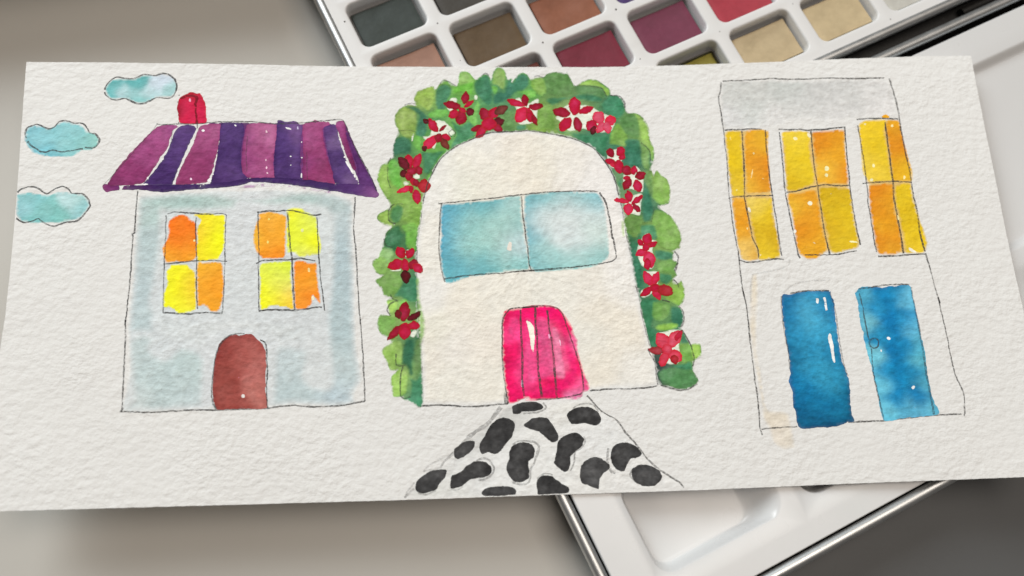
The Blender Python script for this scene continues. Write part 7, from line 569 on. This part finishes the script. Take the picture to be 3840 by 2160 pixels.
('L','door_pencil_line','h3',[([(91.74,-24.24),(91.19,-24.35),(90.73,-24.71),(90.42,-25.2),(90.33,-25.77),(90.48,-26.31),(90.82,-26.7),(91.34,-26.85),(91.88,-26.77),(92.37,-26.46),(92.72,-25.97),(92.84,-25.4),(92.72,-24.86),(92.38,-24.44),(91.88,-24.25),(91.33,-24.29)],0.5,0.6),([(89.74,-11.88),(90.03,-15.68),(90.11,-20.82),(90.38,-24.56)],0.42,0.55),([(90.69,-26.93),(90.19,-33.25),(90.32,-36.55),(90.76,-43.09),(91.0,-45.68)],0.42,0.55),([(103.91,-10.71),(104.08,-16.95),(104.33,-25.8),(104.27,-32.15),(104.25,-37.11),(104.37,-43.0),(104.35,-44.94)],0.6,0.45),([(89.58,-10.65),(92.84,-10.45),(96.33,-9.89),(99.76,-9.86),(103.52,-9.93)],0.46,0.75),([(71.02,-11.09),(74.14,-10.69),(77.9,-10.6),(81.6,-10.83)],0.46,0.75),([(68.49,-11.69),(68.14,-15.48),(68.11,-21.62),(68.41,-27.03),(68.13,-31.68)],0.4,0.5),([(81.89,-11.19),(82.58,-17.08),(82.49,-23.55),(82.66,-30.27),(83.27,-33.95)],0.4,0.4),([(61.24,-5.49),(64.45,-5.06),(68.21,-4.38),(71.65,-3.17),(71.98,-1.56)],0.5,0.12),([(59.9,-13.42),(60.63,-8.41),(61.65,-5.36)],0.6,0.12),([(69.18,-10.85),(72.72,-8.54),(77.92,-7.88),(82.34,-7.9)],0.4,0.16)],None,None,{}),
]

def curl(x, y): return -1.0 + 3.0 * (x / 135.0) ** 2 + 0.16 * math.sin(x / 8.5 + y / 17.0) * math.cos(y / 15.0 - x / 31.0)       # mm: both ends of the sheet lift a little
def resample(poly, step, closed=True, curve=True):
    p = np.array(poly, float); n = len(p); out = []
    rngi = range(n if closed else n - 1)
    for i in rngi:
        if closed: a, b, c, d = p[i - 1], p[i], p[(i + 1) % n], p[(i + 2) % n]
        else: a, b, c, d = p[max(0, i - 1)], p[i], p[i + 1], p[min(n - 1, i + 2)]
        L = np.hypot(*(c - b)); k = max(1, int(math.ceil(L / step)))
        t = np.arange(k)[:, None] / k
        if curve:
            m1 = (c - a) * 0.42; m2 = (d - b) * 0.42
            l1 = np.hypot(*m1); l2 = np.hypot(*m2)
            if l1 > L: m1 = m1 * L / l1
            if l2 > L: m2 = m2 * L / l2
            q = (2 * t**3 - 3 * t**2 + 1) * b + (t**3 - 2 * t**2 + t) * m1 + (-2 * t**3 + 3 * t**2) * c + (t**3 - t**2) * m2
        else: q = b + (c - b) * t
        out.append(q)
    if not closed: out.append(p[-1:])
    return np.concatenate(out)
def inside(px, py, poly):
    x0, y0 = poly[:, 0], poly[:, 1]; x1, y1 = np.roll(x0, -1), np.roll(y0, -1)
    c = np.zeros(len(px), bool)
    for a, b, d, e in zip(x0, y0, x1, y1):
        if b == e: continue
        m = (b > py) != (e > py)
        c ^= m & (px < (d - a) * (py - b) / (e - b) + a)
    return c
def edge_dist(q, poly):
    a = poly; b = np.roll(poly, -1, 0); d = b - a; L = np.maximum((d * d).sum(1), 1e-9); best = np.full(len(q), 1e9)
    for i in range(len(a)):
        t = np.clip(((q - a[i]) @ d[i]) / L[i], 0, 1)
        r = q - a[i] - t[:, None] * d[i]; best = np.minimum(best, (r * r).sum(1))
    return np.sqrt(best)
def tri(poly, step, seed):
    lo, hi = poly.min(0), poly.max(0)
    gx, gy = np.meshgrid(np.arange(lo[0], hi[0], step), np.arange(lo[1], hi[1], step * .87)); gx = gx + (np.arange(gx.shape[0])[:, None] % 2) * step / 2
    q = np.stack([gx.ravel(), gy.ravel()], 1)
    q = q + np.random.RandomState(seed).uniform(-.18, .18, q.shape) * step
    q = q[inside(q[:, 0], q[:, 1], poly)]
    if len(q): q = q[edge_dist(q, poly) > step * .4]
    al = np.concatenate([poly, q]) if len(q) else poly
    n = len(poly); ed = [(i, (i + 1) % n) for i in range(n)]
    r = delaunay_2d_cdt([Vector(t) for t in al], ed, [], 1, 1e-5)
    return np.array([tuple(t) for t in r[0]]), [tuple(f) for f in r[2]]
LAYER = {}
def next_z(fam, step=1.0):
    """each later coat lies a hair above the earlier ones of the same motif (mm)"""
    n = LAYER.get(fam, 24 if fam == 'fo' else 0) + step; LAYER[fam] = n; return 0.006 + 0.0005 * n
def wash_colour(v, d, cols, seed, edge=.2, flat=0, spread=.46, **_):
    """what a wash of these control colours looks like at points v, d millimetres inside its border"""
    if cols[0] == 'L': c = np.tile(lin(cols[1]), (len(v), 1))
    else:
        cp = np.array([t[:2] for t in cols]); cc = np.array([lin(t[2:5]) for t in cols])
        if len(cp) > 1:
            nn = np.sqrt(((cp[:, None] - cp[None]) ** 2).sum(-1)); nn[np.arange(len(cp)), np.arange(len(cp))] = 1e9
            sg = spread * np.median(nn.min(1))
        else: sg = 3.0
        j1 = fbm(v[:, 0] * .35, v[:, 1] * .35, seed + 40); j2 = fbm(v[:, 0] * .35, v[:, 1] * .35, seed + 50)
        d2 = (v[:, 0] + .8 * j1)[:, None] - cp[:, 0]; d3 = (v[:, 1] + .8 * j2)[:, None] - cp[:, 1]; d2 = d2 * d2 + d3 * d3
        wt = np.exp(-d2 / (2 * sg * sg)) + 1e-3 / (1 + d2); wt /= wt.sum(1, keepdims=True); c = wt @ cc
    t = np.clip(c / REF, 0.004, 1.32)
    dens = 1.05 + edge * (np.exp(-d / 0.38) - .12) + 0.12 * fbm(v[:, 0] * .55, v[:, 1] * .55, seed, 4) + (0.26 * fbm(v[:, 0] * .28, v[:, 1] * .28, seed + 9, 3) + 0.22 * fbm(v[:, 0] * .9, v[:, 1] * .9, seed + 19, 3) if flat else 0)
    return np.clip(PAPER * t ** dens[:, None], 0.004, 0.97)
UNDER = []
def composite(v, upto):
    """colour already lying on the paper at points v"""
    base = np.tile(PAPER, (len(v), 1))
    if not len(v): return base
    lo, hi = v.min(0), v.max(0)
    for poly, plo, phi, cols, seed, op in UNDER[:upto]:
        if (plo > hi).any() or (phi < lo).any(): continue
        m = inside(v[:, 0], v[:, 1], poly)
        if not m.any(): continue
        q = v[m]; d = edge_dist(q, poly); c = wash_colour(q, d, cols, seed, **op); k = blend(d, op)[:, None]
        base[m] = base[m] * (1 - k) + c * k
    return base
def blend(d, op):
    s = op.get('soft', .28); k = np.clip(d / max(s, 1e-3) + (.85 if s < .1 else .35 if s < .4 else .04), 0, 1)
    return k * k * (3 - 2 * k) * op.get('body', 1.0)
def pigment(v, poly, cols, seed, keep=True, **op):
    d = edge_dist(v, poly); k = blend(d, op)[:, None]; c = wash_colour(v, d, cols, seed, **op)
    m = k[:, 0] < .995
    if m.any():
        u = composite(v[m], len(UNDER)); c[m] = u * (1 - k[m]) + c[m] * k[m]
    if keep: UNDER.append((poly, poly.min(0), poly.max(0), cols, seed, op))
    return c, (np.clip(d / 0.22, 0, 1) if op.get('soft', .28) < .4 else np.ones(len(v)))
def add_attr(me, name, vals, color=False):
    if color:
        a = me.attributes.new(name, 'FLOAT_COLOR', 'POINT'); k = np.ones((len(vals), 4)); k[:, :3] = vals; a.data.foreach_set('color', k.ravel())
    else:
        a = me.attributes.new(name, 'FLOAT', 'POINT'); a.data.foreach_set('value', np.asarray(vals, float))
def flat_mesh(name, v, z, faces):
    me = bpy.data.meshes.new(name)
    P = [(x * MM, y * MM, (curl(x, y) + zz) * MM) for (x, y), zz in zip(v, z)]
    fs = []
    for f in faces:
        a, b, c = (v[i] for i in f[:3])
        fs.append(tuple(f) if (b[0] - a[0]) * (c[1] - a[1]) - (b[1] - a[1]) * (c[0] - a[0]) > 0 else tuple(reversed(f)))
    me.from_pydata(P, [], fs); me.update(); smooth(me); return me
def wob(p, amp, seed):
    return p + amp * np.stack([fbm(p[:, 0] * 1.3, p[:, 1] * 1.3, seed + 1, 3), fbm(p[:, 0] * 1.3, p[:, 1] * 1.3, seed + 2, 3)], 1)

card = empty('watercolor_painting', (0, 0, CARD_Z))
tag(card, 'long strip of rough white paper painted with three houses, lying across the paint tin', 'painting')
# the sheet itself
outl = wob(resample(CARD, 0.8, curve=False), .09, 3)
v, f = tri(outl, 1.4, 1); n = len(v); TK = 0.55
vz = [(x * MM, y * MM, curl(x, y) * MM) for x, y in v] + [(x * MM, y * MM, (curl(x, y) - TK) * MM) for x, y in v]
ff = []; cnt = {}
for t in f:
    a, b, c = (v[i] for i in t)
    if (b[0] - a[0]) * (c[1] - a[1]) - (b[1] - a[1]) * (c[0] - a[0]) < 0: t = tuple(reversed(t))
    ff.append(t); ff.append(tuple(i + n for i in reversed(t)))
    for i in range(3):
        e = (t[i], t[(i + 1) % 3]); cnt[e] = 1
for a, b in list(cnt):
    if (b, a) not in cnt: ff.append((b, a, a + n, b + n))
me = bpy.data.meshes.new('paper'); me.from_pydata(vz, [], ff); me.update(); smooth(me, 40)
link('paper', me, M_PAPER, card)

KEYS = {'card': card}
for idx, (kind, name, par, dat, cols, label, op) in enumerate(PAINTING):
    seed = idx * 13 + 5
    if kind == 'P':
        size = max(np.ptp(np.array(dat), axis=0)); st = 0.45 if size < 14 else (0.7 if size < 30 else 0.85)
        poly = wob(resample(dat, min(st, .5)), op.get('wob', .22), seed)
        v, f = tri(poly, st, seed); z = next_z(op.get('key', par))
        me = flat_mesh(name, v, [z] * len(v), f)
        pg, cv = pigment(v, poly, cols, seed, **op); add_attr(me, 'pigment', pg, True); add_attr(me, 'cover', cv); add_attr(me, 'granule', np.full(len(v), op.get('gran', .3)))
        o = link(name, me, M_PAINT, KEYS[par])
    elif kind == 'M':
        V, Z, F, C, K = [], [], [], [], []
        for j, (pl, rgb) in enumerate(dat):
            poly = wob(resample(pl, .35), op.get('wob', .16), seed + j)
            v, f = tri(poly, .45, seed + j); k = len(V); z = next_z(par, .6)
            V += [tuple(t) for t in v]; Z += [z] * len(v); F += [tuple(i + k for i in t) for t in f]
            pg, cv = pigment(v, poly, ('L', rgb), seed + j, keep=False, edge=op.get('edge', .1), soft=op.get('soft', .05), flat=1 if 'edge' in op else 0); C.append(pg); K.append(cv)
        me = flat_mesh(name, V, Z, F); C = np.concatenate(C); add_attr(me, 'cover', np.concatenate(K))
        add_attr(me, 'pigment', C, True); add_attr(me, 'granule', np.full(len(V), .3)); o = link(name, me, M_PAINT, KEYS[par])
    else:
        V, Z, F, A = [], [], [], []
        for j, (pl, wd, dk) in enumerate(dat):
            p = resample(pl, .4, closed=False); p = wob(p, .16, seed + j)
            d = np.gradient(p, axis=0); d /= np.maximum(np.hypot(d[:, 0], d[:, 1]), 1e-6)[:, None]; nn = np.stack([-d[:, 1], d[:, 0]], 1)
            t = np.arange(len(p)); wv = wd * .44 * (1 + .55 * fbm(t * .21, t * 0 + seed + j * 3.7, seed + j)); dv = np.clip(.86 * dk * (1 + .5 * fbm(t * .11, t * 0 + j * 5.1, seed + j + 7)), 0, 1)
            k = len(V); z = next_z(par, .4)
            for i in range(len(p)):
                V += [tuple(p[i] + nn[i] * wv[i]), tuple(p[i] - nn[i] * wv[i])]; Z += [z, z]; A += [dv[i], dv[i]]
                if i: F.append((k + 2 * i - 2, k + 2 * i - 1, k + 2 * i + 1, k + 2 * i))
        me = flat_mesh(name, V, Z, F); add_attr(me, 'dark', A); o = link(name, me, M_PENCIL, KEYS[par])
    if label: o['label'] = label
    if name in ('white_fleck', 'bare_paper', 'paint_drip'): o['kind'] = 'stuff'      # marks too small to pick apart
    if 'key' in op: KEYS[op['key']] = o
